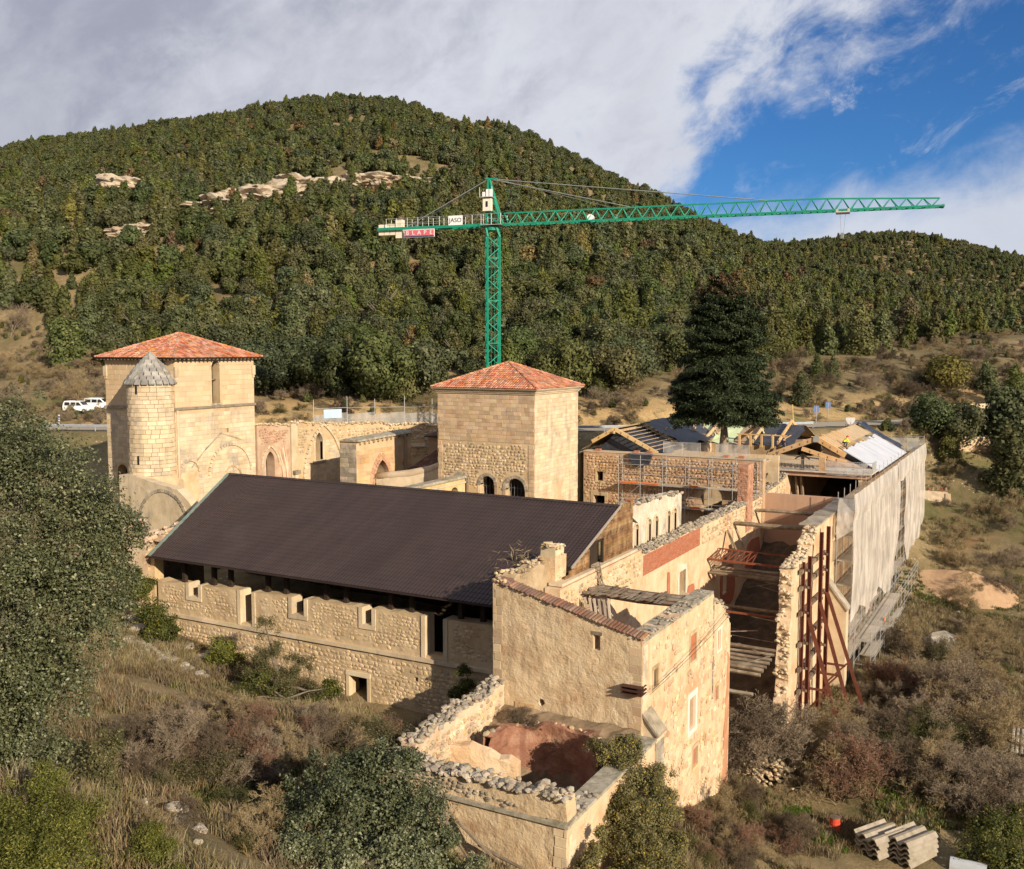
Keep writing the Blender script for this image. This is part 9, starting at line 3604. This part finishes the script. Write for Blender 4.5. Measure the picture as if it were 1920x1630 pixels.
# ------------------------------------------------------------------ parked vans
def van(p, ang, label):
 t = thing('parked_van', label, 'van', tuple(p), 'white vans in the car park')
 d = Vector((math.cos(ang), math.sin(ang), 0))
 s = Vector((-d.y, d.x, 0))
 Q = lambda a, b, z: p + d * a + s * b + Vector((0, 0, z))
 wht = mat('van_white_paint', [(.78, .80, .82)], 1, .3, 0, spec=.5)
 gl = mat('van_glass', [(.02, .025, .03)], 1, .08, 0, spec=.6)
 blk = mat('black_plastic', [(.02, .02, .02)], 1, .6, 0)
 prof = [(-2.1, .42), (-2.15, .95), (-2.05, 1.55), (-1.9, 1.80), (-1.2, 1.87), (.2, 1.84), (.55, 1.72), (1.15, 1.15), (1.75, 1.02), (2.05, .85), (2.12, .6), (2.05, .38), (1.75, .32), (-1.8, .32)]
 m = MB()
 rows = []
 for b, k in ((-.86, .95), (-.8, 1.0), (.8, 1.0), (.86, .95)):
  rows.append([Q(a, b * (1 - .12 * max(0, (z - 1.0)) / .87), .32 + (z - .32) * (k if abs(b) > .82 else 1)) for a, z in prof])
 n = len(prof)
 vs = [v for r in rows for v in r]
 fs = [(i * n + k, i * n + (k + 1) % n, (i + 1) * n + (k + 1) % n, (i + 1) * n + k) for i in range(3) for k in range(n)] + [tuple(range(n)), tuple(3 * n + k for k in range(n - 1, -1, -1))]
 m.add(vs, fs)
 m.part('body', wht, t)
 for sg in (-1, 1):
  for a0, a1, z0, z1, sl in ((-1.85, -.95, 1.12, 1.62, .05), (-.85, -.02, 1.12, 1.62, 0), (.06, .95, 1.12, 1.62, .45)):
   m = MB()
   y0, y1 = .858, .80
   m.add([Q(a0, sg * (y0 + .005), z0), Q(a1, sg * (y0 + .005), z0), Q(a1 - sl, sg * (y1 + .012), z1), Q(a0 + .03, sg * (y1 + .012), z1)], [(0, 1, 2, 3)])
   m.part('side_window', gl, t)
  for a in (-1.3, 1.3):
   m = MB()
   m.tube([Q(a, sg * .66, .32), Q(a, sg * .87, .32)], .32, 14)
   w = m.part('wheel', blk, t)
   m = MB()
   m.tube([Q(a, sg * .87, .32), Q(a, sg * .885, .32)], .19, 10)
   m.part('rim', GALV, w)
  m = MB()
  m.prism([Q(2.04, sg * .5, .72), Q(2.12, sg * .5, .7), Q(2.0, sg * .84, .74), Q(1.85, sg * .87, .78)], (0, 0, .16))
  m.part('headlight', mat('headlight_glass', [(.6, .6, .62)], 1, .15, 0), t)
 m = MB()
 m.add([Q(.62, -.7, 1.68), Q(.62, .7, 1.68), Q(1.14, .76, 1.2), Q(1.14, -.76, 1.2)], [(0, 1, 2, 3)])
 m.v = [(x, y, z + .02) for x, y, z in m.v]
 m.part('windscreen', gl, t)
 m = MB()
 m.box((0, 0, 0), (.01, .01, .01))


pv = hit(148, 776, 100)
ar = math.atan2(RT.y, RT.x)
van(pv + Vector((0, 0, .02)), ar - .12, 'nearer white van parked left of the stone tower')
pv2 = hit(186, 770, 100)
van(pv2 + Vector((0, 0, .02)), ar + .05, 'farther white van half hidden behind the stone tower')

# ------------------------------------------------------------------ workers on the roof
def person(label, loc, ang, joints, radii, edges, cols):
 """one continuous skinned body; clothing colours by height"""
 me = bpy.data.meshes.new('body')
 me.from_pydata([tuple(j) for j in joints], edges, [])
 o = bpy.data.objects.new('body', me)
 COL.objects.link(o)
 sk = o.modifiers.new('skin', 'SKIN')
 for v, r in zip(me.skin_vertices[0].data, radii):
  v.radius = r if isinstance(r, tuple) else (r, r)
 me.skin_vertices[0].data[0].use_root = True
 su = o.modifiers.new('sub', 'SUBSURF')
 su.levels = su.render_levels = 2
 bpy.context.view_layer.update()
 bm = bpy.data.meshes.new_from_object(o.evaluated_get(bpy.context.evaluated_depsgraph_get()))
 bpy.data.objects.remove(o)
 for p_ in bm.polygons:
  p_.use_smooth = True
 bm.materials.clear()
 for c_ in cols[0]:
  bm.materials.append(c_)
 for p_ in bm.polygons:
  p_.material_index = cols[1](p_.center)
 t = thing('person', label, 'person', loc)
 t.rotation_euler = (0, 0, ang)
 link_mesh('body', bm, None, t)
 return t


def worn(name, mb, m, who):
 from mathutils import Matrix
 me = mb.mesh(name, who.location)
 me.transform(Matrix.Rotation(-who.rotation_euler.z, 4, 'Z'))
 link_mesh(name, me, m, who)


navy = mat('navy_workwear', [(.018, .02, .035)], 4, .9, .2)
skin = mat('skin', [(.45, .26, .18)], 4, .6, 0)
hiv = mat('hi_vis_yellow', [(.62, .72, .04)], 4, .8, .1)
helm_r = mat('red_helmet', [(.55, .04, .02)], 1, .35, 0)
J = [(0, 0, .95), (0, 0, 1.15), (0, .02, 1.42), (0, .03, 1.52), (0, .05, 1.64), (.1, 0, .9), (.11, .05, .5), (.11, 0, .07), (.11, .14, .04), (-.1, 0, .9), (-.12, -.02, .5), (-.12, -.1, .07), (-.12, .04, .04),
     (.2, .02, 1.40), (.25, .06, 1.12), (.2, .26, .98), (.19, .34, .97), (-.2, .02, 1.40), (-.26, .0, 1.12), (-.22, .2, .96), (-.21, .28, .95)]
R_ = [(.16, .12), (.15, .11), (.17, .11), .06, .11, .09, .065, .045, .04, .09, .065, .045, .04, .07, .05, .038, .04, .07, .05, .038, .04]
E_ = [(0, 1), (1, 2), (2, 3), (3, 4), (0, 5), (5, 6), (6, 7), (7, 8), (0, 9), (9, 10), (10, 11), (11, 12), (2, 13), (13, 14), (14, 15), (15, 16), (2, 17), (17, 18), (18, 19), (19, 20)]
pw = person('worker in dark clothes standing on the unfinished roof left of the big truss', (-24.2, 102.0, 13.15), RAD(200), J, R_, E_,
   ((navy, skin), lambda c: 1 if c.z > 1.5 or (c.y > .26 and c.z > .9) else 0))
m = MB()
m.tube([Vector((-24.2, 101.95, 13.15)) + Vector((0, 0, z)) for z in (1.68, 1.74, 1.78)], [.13, .11, .05], 10)
worn('cap', m, navy, pw)
J2 = [(0, 0, .42), (0, .12, .58), (0, .32, .78), (0, .38, .86), (0, .46, .95), (.12, .02, .4), (.17, .36, .42), (.16, .22, .06), (.16, .36, .04), (-.12, .02, .4), (-.17, .34, .40), (-.16, .1, .06), (-.16, .24, .04),
      (.2, .33, .76), (.24, .48, .54), (.14, .68, .42), (.12, .75, .38), (-.2, .33, .76), (-.24, .5, .54), (-.12, .7, .4), (-.1, .77, .36)]
pw2 = person('crouching worker in yellow vest and red helmet at the edge of the white sheeting', (-18.85, 105.2, 14.0), RAD(-50), J2, R_, E_,
       ((hiv, navy, skin), lambda c: 1 if c.z < .5 and c.y < .45 else (2 if c.z > .86 or c.y > .66 else 0)))
hd = Vector((-18.85, 105.2, 14.0)) + Vector((math.cos(RAD(-50)) * 0 - math.sin(RAD(-50)) * .46, math.cos(RAD(-50)) * .46, .98))
m = MB()
m.tube([hd, hd + Vector((0, 0, .05)), hd + Vector((0, 0, .12)), hd + Vector((0, 0, .16))], [.17, .15, .12, .04], 12)
worn('hard_hat', m, helm_r, pw2)
